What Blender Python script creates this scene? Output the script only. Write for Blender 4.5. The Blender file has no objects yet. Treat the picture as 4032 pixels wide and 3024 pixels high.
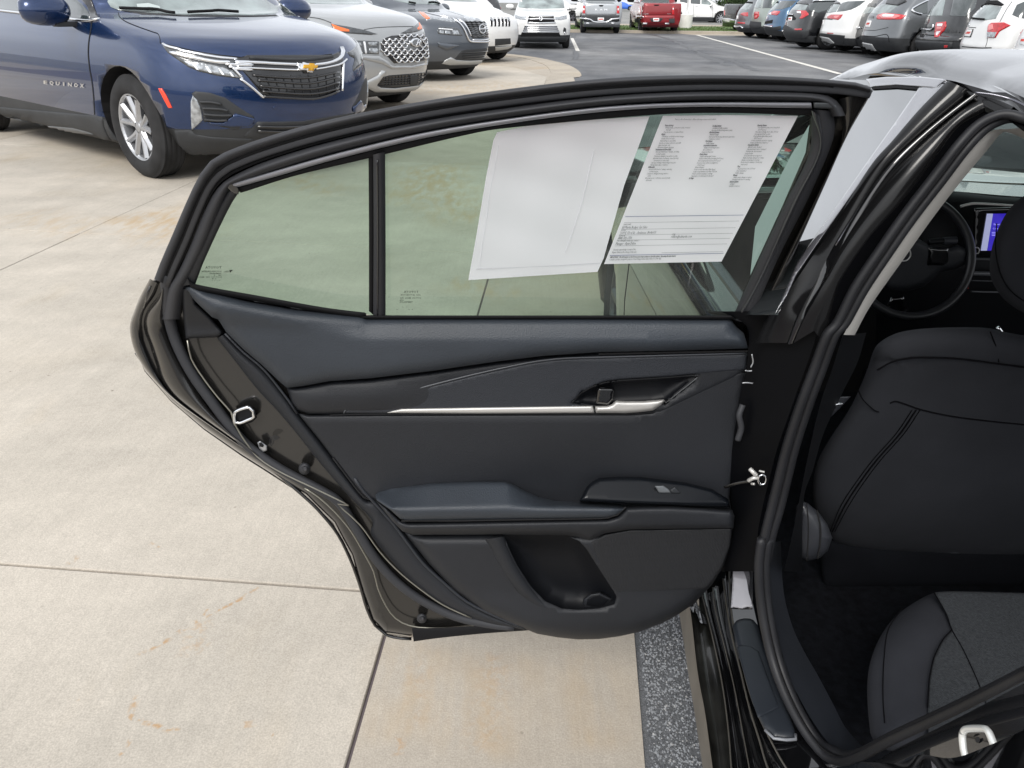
import bpy, bmesh, math, random
import numpy as np
from mathutils import Vector, Matrix
from mathutils.bvhtree import BVHTree
from mathutils.geometry import delaunay_2d_cdt

random.seed(4); np.random.seed(4)
SC = bpy.context.scene
COL = SC.collection
R = math.radians

# ------------------------------------------------------------------ camera, sky, sun, exposure
CAM_H, PITCH, ROLL, FPX = 1.42, R(27.2), R(0.7), 2935.0     # height, downward pitch, roll, focal length in photo pixels
cam_d = bpy.data.cameras.new('camera'); cam = bpy.data.objects.new('camera', cam_d); COL.objects.link(cam)
cam_d.sensor_width = 36; cam_d.lens = FPX / 4032 * 36; cam_d.clip_start = 0.02; cam_d.clip_end = 2000
_m = Matrix.Rotation(math.pi/2 - PITCH, 4, 'X') @ Matrix.Rotation(ROLL, 4, 'Z')
cam.matrix_world = Matrix.Translation((0, 0, CAM_H)) @ _m
SC.camera = cam
CAM = Vector((0, 0, CAM_H)); _m3 = _m.to_3x3()

world = bpy.data.worlds.new("World"); SC.world = world; world.use_nodes = True
wn = world.node_tree.nodes; wl = world.node_tree.links; wn.clear()
SUN_EL, SUN_AZ = R(44), R(200)
sky = wn.new('ShaderNodeTexSky'); sky.sky_type = 'NISHITA'; sky.sun_disc = False
sky.sun_elevation = SUN_EL; sky.sun_rotation = SUN_AZ; sky.air_density = 1.0; sky.dust_density = 3.0
hs = wn.new('ShaderNodeHueSaturation'); hs.inputs['Saturation'].default_value = 0.22
tc = wn.new('ShaderNodeTexCoord'); mp = wn.new('ShaderNodeMapping'); mp.inputs['Scale'].default_value = (1.2, 1.2, 3.5)
cl = wn.new('ShaderNodeTexNoise'); cl.inputs['Scale'].default_value = 2.2; cl.inputs['Detail'].default_value = 7
cr = wn.new('ShaderNodeMapRange'); cr.inputs['From Min'].default_value = .3; cr.inputs['From Max'].default_value = .7
cr.inputs['To Min'].default_value = .78; cr.inputs['To Max'].default_value = 1.18
mx = wn.new('ShaderNodeMix'); mx.data_type = 'RGBA'; mx.inputs['Factor'].default_value = .55
mx.inputs['B'].default_value = (8.6, 8.9, 9.4, 1)
mul = wn.new('ShaderNodeVectorMath'); mul.operation = 'SCALE'
bg = wn.new('ShaderNodeBackground'); bg.inputs['Strength'].default_value = 0.12
wo = wn.new('ShaderNodeOutputWorld')
wl.new(sky.outputs[0], hs.inputs['Color']); wl.new(hs.outputs[0], mx.inputs['A'])
wl.new(tc.outputs['Generated'], mp.inputs[0]); wl.new(mp.outputs[0], cl.inputs['Vector']); wl.new(cl.outputs['Fac'], cr.inputs['Value'])
wl.new(mx.outputs['Result'], mul.inputs[0]); wl.new(cr.outputs[0], mul.inputs['Scale'])
wl.new(mul.outputs[0], bg.inputs['Color']); wl.new(bg.outputs[0], wo.inputs['Surface'])

sun_d = bpy.data.lights.new('sun', 'SUN'); sun_d.energy = 1.5; sun_d.angle = R(24); sun_d.color = (1, .965, .91)
sun = bpy.data.objects.new('sun', sun_d); COL.objects.link(sun)
sun.rotation_euler = (math.pi/2 - SUN_EL, 0, math.pi - SUN_AZ)
SC.view_settings.view_transform = 'Standard'; SC.view_settings.look = 'None'
SC.view_settings.gamma = 1; SC.view_settings.use_curve_mapping = False
SC.view_settings.exposure = 0.60
SC.render.engine = 'CYCLES'
try:
    SC.cycles.transparent_max_bounces = 24; SC.cycles.max_bounces = 8
except Exception: pass

# ------------------------------------------------------------------ pixel -> point (photo pixels, 4032 x 3024)
def ray(px, py):
    return (_m3 @ Vector(((px-2016)/FPX, -(py-1512)/FPX, -1))).normalized()
def at(px, py, X=None, Y=None, Z=None):
    d = ray(px, py)
    if X is not None: t = X/d.x
    elif Y is not None: t = Y/d.y
    else: t = (Z-CAM_H)/d.z
    return CAM + d*t
def zz(x0, y0, s):                      # a traced list of points in an enlarged crop -> photo pixels
    return lambda pts: [((p[0]/s+x0, p[1]/s+y0) + tuple(p[2:])) for p in pts]
Z1, Z2, Z3, Z4 = zz(0,0,2.212), zz(900,0,2.212), zz(1800,0,2.0109), zz(2800,0,1.7955)
R1, R2, R3, R4, R5, R6 = zz(0,0,3.16), zz(1500,0,3.6867), zz(2200,0,3.16), zz(2850,0,3.6867), zz(3350,0,3.2434), zz(3300,550,2.0738)
Z5, Z6, Z7 = zz(500,250,1.58), zz(1400,350,1.4747), zz(2800,200,1.4424)
S1, S2, S3, S4, S5, S6, S7 = zz(500,1050,1.659), zz(1300,1250,1.2288), zz(2700,1250,1.6592), zz(2500,2050,1.4439), zz(0,2000,1.4747), zz(1200,1800,1.8433), zz(2500,1800,1.355)
VV = zz(0,0,0.54861)

# ------------------------------------------------------------------ materials
MAT = {}
def nodes_of(name):
    m = bpy.data.materials.new(name); m.use_nodes = True
    nt = m.node_tree; return m, nt.nodes, nt.links, nt.nodes['Principled BSDF']
def setp(b, **k):
    names = dict(rough='Roughness', metal='Metallic', coat='Coat Weight', coatr='Coat Roughness', spec='Specular IOR Level',
                 trans='Transmission Weight', ior='IOR', sheen='Sheen Weight', emit='Emission Strength')
    for a, v in k.items(): b.inputs[names[a]].default_value = v
def grain(n, l, b, scale, strength, dist=.001, kind='noise', coords='Object', base=None, var=0, vscale=3, rough=None, stretch=None):
    tcn = n.new('ShaderNodeTexCoord'); src = tcn.outputs[coords]
    if stretch:
        mpn = n.new('ShaderNodeMapping'); mpn.inputs['Scale'].default_value = stretch; l.new(src, mpn.inputs[0]); src = mpn.outputs[0]
    if strength:
        t = n.new('ShaderNodeTexNoise' if kind == 'noise' else 'ShaderNodeTexVoronoi'); t.inputs['Scale'].default_value = scale
        l.new(src, t.inputs['Vector'])
        bp = n.new('ShaderNodeBump'); bp.inputs['Strength'].default_value = strength; bp.inputs['Distance'].default_value = dist
        l.new(t.outputs[0], bp.inputs['Height']); l.new(bp.outputs[0], b.inputs['Normal'])
    if var:
        t2 = n.new('ShaderNodeTexNoise'); t2.inputs['Scale'].default_value = vscale; t2.inputs['Detail'].default_value = 5
        l.new(src, t2.inputs['Vector'])
        rp = n.new('ShaderNodeValToRGB'); rp.color_ramp.elements[0].position = .3; rp.color_ramp.elements[1].position = .7
        c = base
        rp.color_ramp.elements[0].color = tuple(max(0, x*(1-var)) for x in c[:3]) + (1,)
        rp.color_ramp.elements[1].color = tuple(min(1, x*(1+var)) for x in c[:3]) + (1,)
        l.new(t2.outputs[0], rp.inputs[0]); l.new(rp.outputs[0], b.inputs['Base Color'])
        if rough:
            mr = n.new('ShaderNodeMapRange'); mr.inputs['To Min'].default_value = rough[0]; mr.inputs['To Max'].default_value = rough[1]
            l.new(t2.outputs[0], mr.inputs['Value']); l.new(mr.outputs[0], b.inputs['Roughness'])
def mat(name, col, grainy=None, **k):
    if name in MAT: return MAT[name]
    m, n, l, b = nodes_of(name); b.inputs['Base Color'].default_value = tuple(col)+(1,); setp(b, **k)
    if grainy: grain(n, l, b, base=col, **grainy)
    MAT[name] = m; return m
def paint(name, col, metal=.35, rough=.32, flake=True):
    if name in MAT: return MAT[name]
    m, n, l, b = nodes_of(name); b.inputs['Base Color'].default_value = tuple(col)+(1,)
    setp(b, metal=metal, rough=rough, coat=1.0, coatr=.03)
    grain(n, l, b, 900, .03 if flake else 0, .0004, base=col, var=.05, vscale=1.5)
    MAT[name] = m; return m

def concrete(name, base, dark, tan, rust=(), scale=1.0, tanamt=.35):
    m, n, l, b = nodes_of(name); setp(b, rough=.85, spec=.25)
    tcn = n.new('ShaderNodeTexCoord'); P = tcn.outputs['Object']
    def noise(s, det=4, stretch=None, ro=.55):
        src = P
        if stretch:
            mpn = n.new('ShaderNodeMapping'); mpn.inputs['Scale'].default_value = stretch; l.new(P, mpn.inputs[0]); src = mpn.outputs[0]
        t = n.new('ShaderNodeTexNoise'); t.inputs['Scale'].default_value = s; t.inputs['Detail'].default_value = det
        t.inputs['Roughness'].default_value = ro; l.new(src, t.inputs['Vector']); return t.outputs['Fac']
    def rng(v, a, c, lo=0, hi=1):
        r = n.new('ShaderNodeMapRange'); r.inputs['From Min'].default_value = a; r.inputs['From Max'].default_value = c
        r.inputs['To Min'].default_value = lo; r.inputs['To Max'].default_value = hi; l.new(v, r.inputs['Value']); return r.outputs[0]
    def mixc(f, a, c, mode='MIX'):
        x = n.new('ShaderNodeMix'); x.data_type = 'RGBA'; x.blend_type = mode
        if isinstance(f, float): x.inputs['Factor'].default_value = f
        else: l.new(f, x.inputs['Factor'])
        for s, v in (('A', a), ('B', c)):
            if isinstance(v, tuple): x.inputs[s].default_value = v + (1,)
            else: l.new(v, x.inputs[s])
        return x.outputs['Result']
    c = mixc(rng(noise(.9, 8, None, .65), .38, .64), base, dark)
    c = mixc(rng(noise(.33, 6), .52, .70, 0, tanamt), c, tan)
    c = mixc(rng(noise(1.7, 6, (1, .35, 1)), .60, .78, 0, tanamt), c, tuple(x*.93 for x in tan))
    f1 = rng(noise(55*scale, 4), .3, .7, .955, 1.045); f2 = rng(noise(240*scale, 2), .3, .72, .84, 1.13)
    f3 = rng(noise(26, 3, (3.2, .12, 1)), .3, .7, .965, 1.03)          # broom finish along the drive
    f4 = rng(noise(3.5, 9, None, .68), .32, .68, .93, 1.06)
    for f in (f1, f2, f3, f4):
        v = n.new('ShaderNodeVectorMath'); v.operation = 'SCALE'; l.new(c, v.inputs[0]); l.new(f, v.inputs['Scale']); c = v.outputs[0]
    # dark pits
    vo = n.new('ShaderNodeTexVoronoi'); vo.inputs['Scale'].default_value = 14*scale; l.new(P, vo.inputs['Vector'])
    pit = rng(vo.outputs['Distance'], .035, .09, .8, 0); pm = n.new('ShaderNodeMath'); pm.operation = 'MULTIPLY'
    l.new(pit, pm.inputs[0]); l.new(rng(noise(6, 2), .5, .6), pm.inputs[1])
    c = mixc(pm.outputs[0], c, (.12, .10, .08))
    # orange leaf and rust stains with a shape of their own
    sep = n.new('ShaderNodeSeparateXYZ'); wob = n.new('ShaderNodeTexNoise'); wob.inputs['Scale'].default_value = 9; l.new(P, wob.inputs['Vector'])
    wa = n.new('ShaderNodeVectorMath'); wa.operation = 'SCALE'; wa.inputs['Scale'].default_value = .05; l.new(wob.outputs['Color'], wa.inputs[0])
    wv = n.new('ShaderNodeVectorMath'); l.new(P, wv.inputs[0]); l.new(wa.outputs[0], wv.inputs[1])
    def M(op, a, c2=None, clamp=False):
        q = n.new('ShaderNodeMath'); q.operation = op; q.use_clamp = clamp
        for i, v in enumerate((a, c2)):
            if v is None: continue
            if isinstance(v, (int, float)): q.inputs[i].default_value = v
            else: l.new(v, q.inputs[i])
        return q.outputs[0]
    spots = rng(noise(60, 3), .47, .60); soft = rng(noise(9, 7, (1.6, .5, 1)), .40, .66)
    for (ax, ay, bx, by, wd, st) in rust:
        L = math.hypot(bx-ax, by-ay); ux, uy = (bx-ax)/L, (by-ay)/L
        d1 = n.new('ShaderNodeVectorMath'); d1.operation = 'SUBTRACT'; l.new(wv.outputs[0], d1.inputs[0]); d1.inputs[1].default_value = (ax+.025, ay+.025, 0)
        du = n.new('ShaderNodeVectorMath'); du.operation = 'DOT_PRODUCT'; l.new(d1.outputs[0], du.inputs[0]); du.inputs[1].default_value = (ux, uy, 0)
        dv = n.new('ShaderNodeVectorMath'); dv.operation = 'DOT_PRODUCT'; l.new(d1.outputs[0], dv.inputs[0]); dv.inputs[1].default_value = (-uy, ux, 0)
        fu = M('SUBTRACT', 1.0, M('MULTIPLY', M('ABSOLUTE', M('SUBTRACT', du.outputs['Value'], L/2)), 2/L), True)
        fu = M('MINIMUM', M('MULTIPLY', fu, 4), 1.0)
        fv = M('SUBTRACT', 1.0, M('MULTIPLY', M('ABSOLUTE', dv.outputs['Value']), 1/wd), True)
        k = M('MULTIPLY', M('MULTIPLY', fu, fv), M('MULTIPLY', spots if st > 0 else soft, abs(st)), True)
        c = mixc(k, c, (.40, .26, .14) if st > 0 else (.40, .30, .185))
    l.new(c, b.inputs['Base Color'])
    bp = n.new('ShaderNodeBump'); bp.inputs['Strength'].default_value = .4; bp.inputs['Distance'].default_value = .002
    ad = M('ADD', noise(150*scale, 3), M('MULTIPLY', noise(30, 3, (3.2, .12, 1)), .35))
    l.new(ad, bp.inputs['Height']); l.new(bp.outputs[0], b.inputs['Normal'])
    MAT[name] = m; return m

def asphalt(name, base, patch, agg=160):
    m, n, l, b = nodes_of(name); setp(b, rough=.8, spec=.35)
    tcn = n.new('ShaderNodeTexCoord'); P = tcn.outputs['Object']
    def tex(s, det=4, st=None):
        src = P
        if st:
            mpn = n.new('ShaderNodeMapping'); mpn.inputs['Scale'].default_value = st; l.new(P, mpn.inputs[0]); src = mpn.outputs[0]
        t = n.new('ShaderNodeTexNoise'); t.inputs['Scale'].default_value = s; t.inputs['Detail'].default_value = det; l.new(src, t.inputs['Vector']); return t
    r = n.new('ShaderNodeValToRGB'); e = r.color_ramp.elements
    e[0].position = .36; e[0].color = tuple(base)+(1,); e[1].position = .66; e[1].color = tuple(patch)+(1,)
    l.new(tex(.28, 7, (1, .8, 1)).outputs['Fac'], r.inputs[0])
    r2 = n.new('ShaderNodeMapRange'); r2.inputs['From Min'].default_value = .35; r2.inputs['From Max'].default_value = .7
    r2.inputs['To Min'].default_value = .7; r2.inputs['To Max'].default_value = 1.35; l.new(tex(agg, 2).outputs['Fac'], r2.inputs['Value'])
    r3 = n.new('ShaderNodeMapRange'); r3.inputs['From Min'].default_value = .4; r3.inputs['From Max'].default_value = .62
    r3.inputs['To Min'].default_value = .86; r3.inputs['To Max'].default_value = 1.12; l.new(tex(1.6, 8, (1, .6, 1)).outputs['Fac'], r3.inputs['Value'])
    v = n.new('ShaderNodeVectorMath'); v.operation = 'SCALE'; l.new(r.outputs[0], v.inputs[0]); l.new(r2.outputs[0], v.inputs['Scale'])
    v2 = n.new('ShaderNodeVectorMath'); v2.operation = 'SCALE'; l.new(v.outputs[0], v2.inputs[0]); l.new(r3.outputs[0], v2.inputs['Scale'])
    l.new(v2.outputs[0], b.inputs['Base Color'])
    bp = n.new('ShaderNodeBump'); bp.inputs['Strength'].default_value = .6; bp.inputs['Distance'].default_value = .004
    l.new(tex(agg, 2).outputs['Fac'], bp.inputs['Height']); l.new(bp.outputs[0], b.inputs['Normal'])
    MAT[name] = m; return m

def glass(name, tint, refl=1.0):                    # thin clear sheet: tinted see-through with a fresnel mirror on top
    if name in MAT: return MAT[name]
    m = bpy.data.materials.new(name); m.use_nodes = True; n = m.node_tree.nodes; l = m.node_tree.links; n.clear()
    o = n.new('ShaderNodeOutputMaterial'); t = n.new('ShaderNodeBsdfTransparent'); t.inputs[0].default_value = tuple(tint)+(1,)
    g = n.new('ShaderNodeBsdfGlossy'); g.inputs['Roughness'].default_value = 0.0; g.inputs[0].default_value = (refl, refl, refl, 1)
    f = n.new('ShaderNodeFresnel'); f.inputs[0].default_value = 1.5; x = n.new('ShaderNodeMixShader')
    df = n.new('ShaderNodeBsdfDiffuse'); df.inputs[0].default_value = (.6, .62, .6, 1); tcg = n.new('ShaderNodeTexCoord'); ng = n.new('ShaderNodeTexNoise'); ng.inputs['Scale'].default_value = 5; ng.inputs['Detail'].default_value = 7; rg = n.new('ShaderNodeMapRange'); rg.inputs['From Min'].default_value = .35; rg.inputs['From Max'].default_value = .75; rg.inputs['To Min'].default_value = .02; rg.inputs['To Max'].default_value = .13
    xd = n.new('ShaderNodeMixShader'); l.new(tcg.outputs['Object'], ng.inputs['Vector']); l.new(ng.outputs['Fac'], rg.inputs['Value']); l.new(rg.outputs[0], xd.inputs[0]); l.new(t.outputs[0], xd.inputs[1]); l.new(df.outputs[0], xd.inputs[2])
    l.new(f.outputs[0], x.inputs[0]); l.new(xd.outputs[0], x.inputs[1]); l.new(g.outputs[0], x.inputs[2]); l.new(x.outputs[0], o.inputs[0])
    MAT[name] = m; return m

# ------------------------------------------------------------------ objects
INV = {}
def tag(o, label=None, cat=None, group=None, kind=None):
    for k, v in (('label', label), ('category', cat), ('group', group), ('kind', kind)):
        if v: o[k] = v
    return o
def empty(name, loc=(0,0,0), rz=0, s=1, parent=None, **t):
    o = bpy.data.objects.new(name, None); COL.objects.link(o); o.empty_display_size = .2
    if parent is None:
        M = Matrix.Translation(loc) @ Matrix.Rotation(rz, 4, 'Z') @ Matrix.Scale(s, 4); o.matrix_world = M
        INV[o] = M.inverted()
    else: o.parent = parent; INV[o] = INV[parent]
    tag(o, **t); return o
def mobj(name, verts, faces, m, parent=None, smooth=True, mats=None, fm=None, local=False, **t):
    me = bpy.data.meshes.new(name)
    inv = INV.get(parent) if parent is not None else None
    if inv is not None and not local: verts = [inv @ Vector(v) for v in verts]
    me.from_pydata([tuple(v) for v in verts], [], faces)
    for x in (mats or [m]): me.materials.append(x)
    if fm is not None: me.polygons.foreach_set('material_index', fm)
    me.polygons.foreach_set('use_smooth', [smooth]*len(me.polygons))
    me.update(); me.validate()
    o = bpy.data.objects.new(name, me); COL.objects.link(o)
    if parent is not None: o.parent = parent
    INV[o] = inv if inv is not None else Matrix.Identity(4)
    tag(o, **t); return o
def catmull(P, step=None, n=8, closed=False):
    P = [np.array(p, float) for p in P]; out = []; N = len(P)
    for i in range(N if closed else N-1):
        p0 = P[(i-1) % N] if (closed or i > 0) else 2*P[0]-P[1]
        p1, p2 = P[i], P[(i+1) % N]
        p3 = P[(i+2) % N] if (closed or i+2 < N) else 2*P[-1]-P[-2]
        k = n if step is None else max(1, int(np.linalg.norm(p2[:2]-p1[:2])/step))
        for j in range(k):
            t = j/k
            out.append(.5*((2*p1)+(-p0+p2)*t+(2*p0-5*p1+4*p2-p3)*t*t+(-p0+3*p1-3*p2+p3)*t**3))
    if not closed: out.append(P[-1])
    return out
def densify(P, step, closed=True):
    out = []; N = len(P)
    for i in range(N if closed else N-1):
        a = np.array(P[i], float); b = np.array(P[(i+1) % N], float); k = max(1, int(round(np.linalg.norm(b-a)/step)))
        out += [a+(b-a)*j/k for j in range(k)]
    if not closed: out.append(np.array(P[-1], float))
    return out
def chaikin(P, it=2, closed=True):
    P = [np.array(p, float) for p in P]
    for _ in range(it):
        Q = []
        N = len(P)
        if not closed: Q.append(P[0])
        for i in range(N if closed else N-1):
            a, b = P[i], P[(i+1) % N]; Q += [a*.75+b*.25, a*.25+b*.75]
        if not closed: Q.append(P[-1])
        P = Q
    return P
def tube(name, pts, r, m, parent=None, seg=10, flat=1.0, up=Vector((0,0,1)), caps=True, smooth=True, closed=False, **t):
    pts = [Vector(p) for p in pts]; N = len(pts); V, F = [], []
    rr = r if isinstance(r, (list, tuple)) else [r]*N
    for i, p in enumerate(pts):
        a = pts[(i+1) % N] if (closed or i < N-1) else pts[i]; b = pts[i-1] if (closed or i > 0) else pts[i]
        d = (a-b).normalized(); s = d.cross(up)
        if s.length < 1e-4: s = d.cross(Vector((1, 0, 0)))
        s.normalize(); u = s.cross(d)
        for k in range(seg):
            an = 2*math.pi*k/seg; V.append(p + s*math.cos(an)*rr[i] + u*math.sin(an)*rr[i]*flat)
    for i in range(N if closed else N-1):
        for k in range(seg):
            j = (i+1) % N
            F.append((i*seg+k, i*seg+(k+1) % seg, j*seg+(k+1) % seg, j*seg+k))
    if caps and not closed: F += [tuple(range(seg))[::-1], tuple((N-1)*seg+k for k in range(seg))]
    return mobj(name, V, F, m, parent, smooth, **t)
def boxv(c, s, rot=None):
    c = Vector(c); V = []
    for x in (-1, 1):
        for y in (-1, 1):
            for z in (-1, 1):
                v = Vector((x*s[0]/2, y*s[1]/2, z*s[2]/2))
                if rot is not None: v = rot @ v
                V.append(c+v)
    return V, [(0,1,3,2), (4,6,7,5), (0,4,5,1), (2,3,7,6), (0,2,6,4), (1,5,7,3)]
def box(name, c, s, m, parent=None, bevel=0, rot=None, local=False, **t):
    V, F = boxv((0,0,0), s)
    bm = bmesh.new(); vs = [bm.verts.new(v) for v in V]
    for f in F: bm.faces.new([vs[i] for i in f])
    if bevel: bmesh.ops.bevel(bm, geom=bm.edges[:], offset=bevel, segments=3, profile=.6, affect='EDGES')
    bm.verts.index_update()
    V = [(Vector(c) + ((rot @ v.co) if rot is not None else v.co)) for v in bm.verts]; F = [[v.index for v in f.verts] for f in bm.faces]
    bm.free()
    o = mobj(name, V, F, m, parent, smooth=bool(bevel), local=local, **t)
    return o
def strip(name, rails, m, parent=None, smooth=True, thick=0, closed=False, **t):   # rails: equal-length lists of world points
    V, F = [], []; n = len(rails[0]); k = len(rails)
    for r_ in rails: V += list(r_)
    for a in range(k-1):
        for i in range(n if closed else n-1):
            j = (i+1) % n
            F.append((a*n+i, a*n+j, (a+1)*n+j, (a+1)*n+i))
    o = mobj(name, V, F, m, parent, smooth, **t)
    if thick:
        md = o.modifiers.new('thickness', 'SOLIDIFY'); md.thickness = thick; md.offset = 0
    return o
def rsmp(P, n):                                   # resample a polyline to n points by arc length
    P = [np.array(p, float) for p in P]; L = [0]
    for a, b in zip(P[:-1], P[1:]): L.append(L[-1]+np.linalg.norm((b-a)[:2]))
    out = []
    for s in np.linspace(0, L[-1], n):
        i = min(max(np.searchsorted(L, s)-1, 0), len(P)-2); u = (s-L[i])/max(L[i+1]-L[i], 1e-9); out.append(P[i]+(P[i+1]-P[i])*u)
    return out
def ribbon(name, A, B, m, parent=None, n=24, k=6, bulge=0, bdir=(0,-1,0), thick=0, prof=None, **t):
    """A, B: rails of (px, py, depthY); the surface between them bulges towards bdir."""
    A = rsmp(catmull(A, n=6), n); B = rsmp(catmull(B, n=6), n)
    A = [at(p[0], p[1], Y=p[2]) for p in A]; B = [at(p[0], p[1], Y=p[2]) for p in B]
    bd = Vector(bdir); rails = []
    for j in range(k+1):
        u = j/k; h = bulge*(math.sin(math.pi*u)**.7 if prof is None else prof(u))
        rails.append([a.lerp(b, u) + bd*h for a, b in zip(A, B)])
    return strip(name, rails, m, parent, thick=thick, **t)
def pdist(P, poly):                                # unsigned distance to and inside-test of a closed polygon
    P = np.asarray(P, float); A = np.asarray(poly, float); B = np.roll(A, -1, 0); D = np.full(len(P), 1e9); ins = np.zeros(len(P), bool)
    for a, b in zip(A, B):
        ab = b-a; q = ((P-a)@ab)/max(ab@ab, 1e-12); q = np.clip(q, 0, 1); d = np.linalg.norm(P-(a+q[:, None]*ab), axis=1); D = np.minimum(D, d)
        c = (a[1] > P[:, 1]) != (b[1] > P[:, 1])
        with np.errstate(divide='ignore', invalid='ignore'):
            xi = (b[0]-a[0])*(P[:, 1]-a[1])/(b[1]-a[1])+a[0]
        ins ^= c & (P[:, 0] < xi)
    return D, ins
def panel(name, poly, surf, m, parent=None, off=0., bevel=12., height=.01, g=14., disp=None, back=.0, flat=False, hole=None, smooth=True, **t):
    """poly: outline in photo pixels. surf(px, py) -> (point, normal). Rounded-edge relief of the given height standing on the surface."""
    B = densify([tuple(p[:2]) for p in poly], g*.7)
    Bn = np.array(B); xs = np.arange(Bn[:, 0].min(), Bn[:, 0].max(), g); ys = np.arange(Bn[:, 1].min(), Bn[:, 1].max(), g)
    G = np.array([(x+(g/2 if j % 2 else 0), y) for j, y in enumerate(ys) for x in xs]) if len(xs) and len(ys) else np.zeros((0, 2))
    pts = [tuple(b) for b in B]
    H = densify([tuple(p[:2]) for p in hole], g*.7) if hole else []
    if len(G):
        D, I = pdist(G, Bn); ok = I & (D > (bevel*1.25 if not flat else g*.4))
        if H:
            Dh, Ih = pdist(G, H); ok &= (~Ih) & (Dh > g*.4)
    inner = [tuple(q) for q in G[ok]] if len(G) else []
    if not flat:
        nx = np.roll(Bn, -1, 0)-np.roll(Bn, 1, 0); nx /= np.maximum(np.linalg.norm(nx, axis=1), 1e-9)[:, None]; nn = np.stack([-nx[:, 1], nx[:, 0]], 1)
        for fr in (.12, .35, .65, 1.0):
            for sgn in (1, -1):
                Q = Bn+nn*sgn*bevel*fr; Dq, Iq = pdist(Q, Bn); kk = Iq & (Dq > bevel*fr*.93)
                if H:
                    Dh, Ih = pdist(Q, H); kk &= (~Ih) & (Dh > g*.4)
                inner += [tuple(q) for q in Q[kk]]
    nb = len(pts); edges = [(i, (i+1) % nb) for i in range(nb)]; nh = len(H)
    pts = pts+[tuple(h) for h in H]; edges += [(nb+i, nb+(i+1) % nh) for i in range(nh)]
    allp = pts+inner
    r_ = delaunay_2d_cdt([Vector(p) for p in allp], edges, [], 0, 1e-4)
    vv, ff = r_[0], [list(f) for f in r_[2]]
    P2 = np.array([(v[0], v[1]) for v in vv])
    cen = np.array([P2[f].mean(0) for f in ff]); _, Ic = pdist(cen, Bn); keep = Ic
    if H: keep = Ic & ~pdist(cen, H)[1]
    ff = [f for f, k_ in zip(ff, keep) if k_]
    D, I = pdist(P2, Bn)
    V = []
    for (x, y), d in zip(P2, D):
        p, nrm = surf(x, y)
        if flat: h = off
        else:
            u = min(d/bevel, 1); h = off+height*math.sqrt(max(0, 1-(1-u)**2))
        if disp is not None: h += disp(x, y, d)
        V.append(Vector(p)+Vector(nrm)*h)
    # orient towards the camera and add an edge wall going back
    f0 = ff[len(ff)//2]; nf = (V[f0[1]]-V[f0[0]]).cross(V[f0[2]]-V[f0[0]])
    if nf.dot(Vector(surf(*P2[f0[0]])[1])) < 0: ff = [f[::-1] for f in ff]
    if back:
        ec = {}
        for f in ff:
            for a, b in zip(f, f[1:]+f[:1]): ec[(a, b)] = 1
        bd = [(a, b) for (a, b) in ec if (b, a) not in ec]; mp_ = {}
        for a, b in bd:
            for q in (a, b):
                if q not in mp_:
                    nrm = Vector(surf(*P2[q])[1]); V.append(V[q]-nrm*back); mp_[q] = len(V)-1
        ff += [[b, a, mp_[a], mp_[b]] for a, b in bd]
    return mobj(name, V, ff, m, parent, smooth, **t)
def plane_surf(p0, nrm):
    p0 = Vector(p0); nrm = Vector(nrm).normalized()
    def f(px, py):
        d = ray(px, py); t_ = (p0-CAM).dot(nrm)/d.dot(nrm); return CAM+d*t_, nrm
    return f
def text(name, s, fn, size, m, parent=None, width=None, thick=0.0, res=1, bold=0, **t):
    """Lettering laid out in its own flat frame and mapped through fn(u, v) -> world point."""
    cu = bpy.data.curves.new(name, 'FONT'); cu.body = s; cu.size = size; cu.resolution_u = res; cu.offset = bold
    ob = bpy.data.objects.new('tmp', cu); COL.objects.link(ob); bpy.context.view_layer.update()
    me = bpy.data.meshes.new_from_object(ob); bpy.data.objects.remove(ob); bpy.data.curves.remove(cu)
    V = [v.co.copy() for v in me.vertices]; F = [list(p.vertices) for p in me.polygons]; bpy.data.meshes.remove(me)
    if not V: return None
    if width:
        x0 = min(v.x for v in V); x1 = max(v.x for v in V); k = width/(x1-x0)
        for v in V: v.x = (v.x-x0)*k
    return mobj(name, [fn(v.x, v.y) for v in V], F, m, parent, False, **t)
def merge_text(name, items, fn, m, parent, **t):    # many short lines of print as one flat part
    V, F = [], []
    for (x, y, size, s, bold) in items:
        cu = bpy.data.curves.new('t', 'FONT'); cu.body = s; cu.size = size; cu.resolution_u = 0; cu.offset = bold
        ob = bpy.data.objects.new('tmp', cu); COL.objects.link(ob); me = bpy.data.meshes.new_from_object(ob)
        bpy.data.objects.remove(ob); bpy.data.curves.remove(cu)
        b = len(V); V += [fn(x+v.co.x, y+v.co.y) for v in me.vertices]; F += [[i+b for i in p.vertices] for p in me.polygons]; bpy.data.meshes.remove(me)
    return mobj(name, V, F, m, parent, False, **t)

# ------------------------------------------------------------------ shared materials
TYRE = mat('tyre_rubber', (.022, .022, .023), dict(scale=60, strength=.3, dist=.002, var=.3, vscale=8), rough=.85, spec=.3)
CLAD = mat('grey_plastic_cladding', (.035, .037, .040), dict(scale=400, strength=.2, dist=.0005, var=.15, vscale=6), rough=.6, spec=.35)
DARK = mat('dark_underbody', (.010, .010, .011), rough=.8, spec=.2)
GLOSSBLK = mat('gloss_black_trim', (.010, .010, .011), rough=.06, coat=.6)
ALLOY = mat('alloy_silver', (.46, .47, .49), metal=.8, rough=.36)
ALLOYD = mat('alloy_dark', (.10, .10, .11), metal=.8, rough=.3)
CHROME = mat('chrome', (.80, .81, .83), metal=1, rough=.07)
CGLASS = mat('dark_car_glass', (.03, .04, .04), rough=.02, spec=.9, coat=1)
PGLASS = mat('pale_car_glass', (.20, .24, .235), rough=.03, spec=.7, coat=1, grainy=dict(scale=4, strength=0, var=.5, vscale=3))
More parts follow.
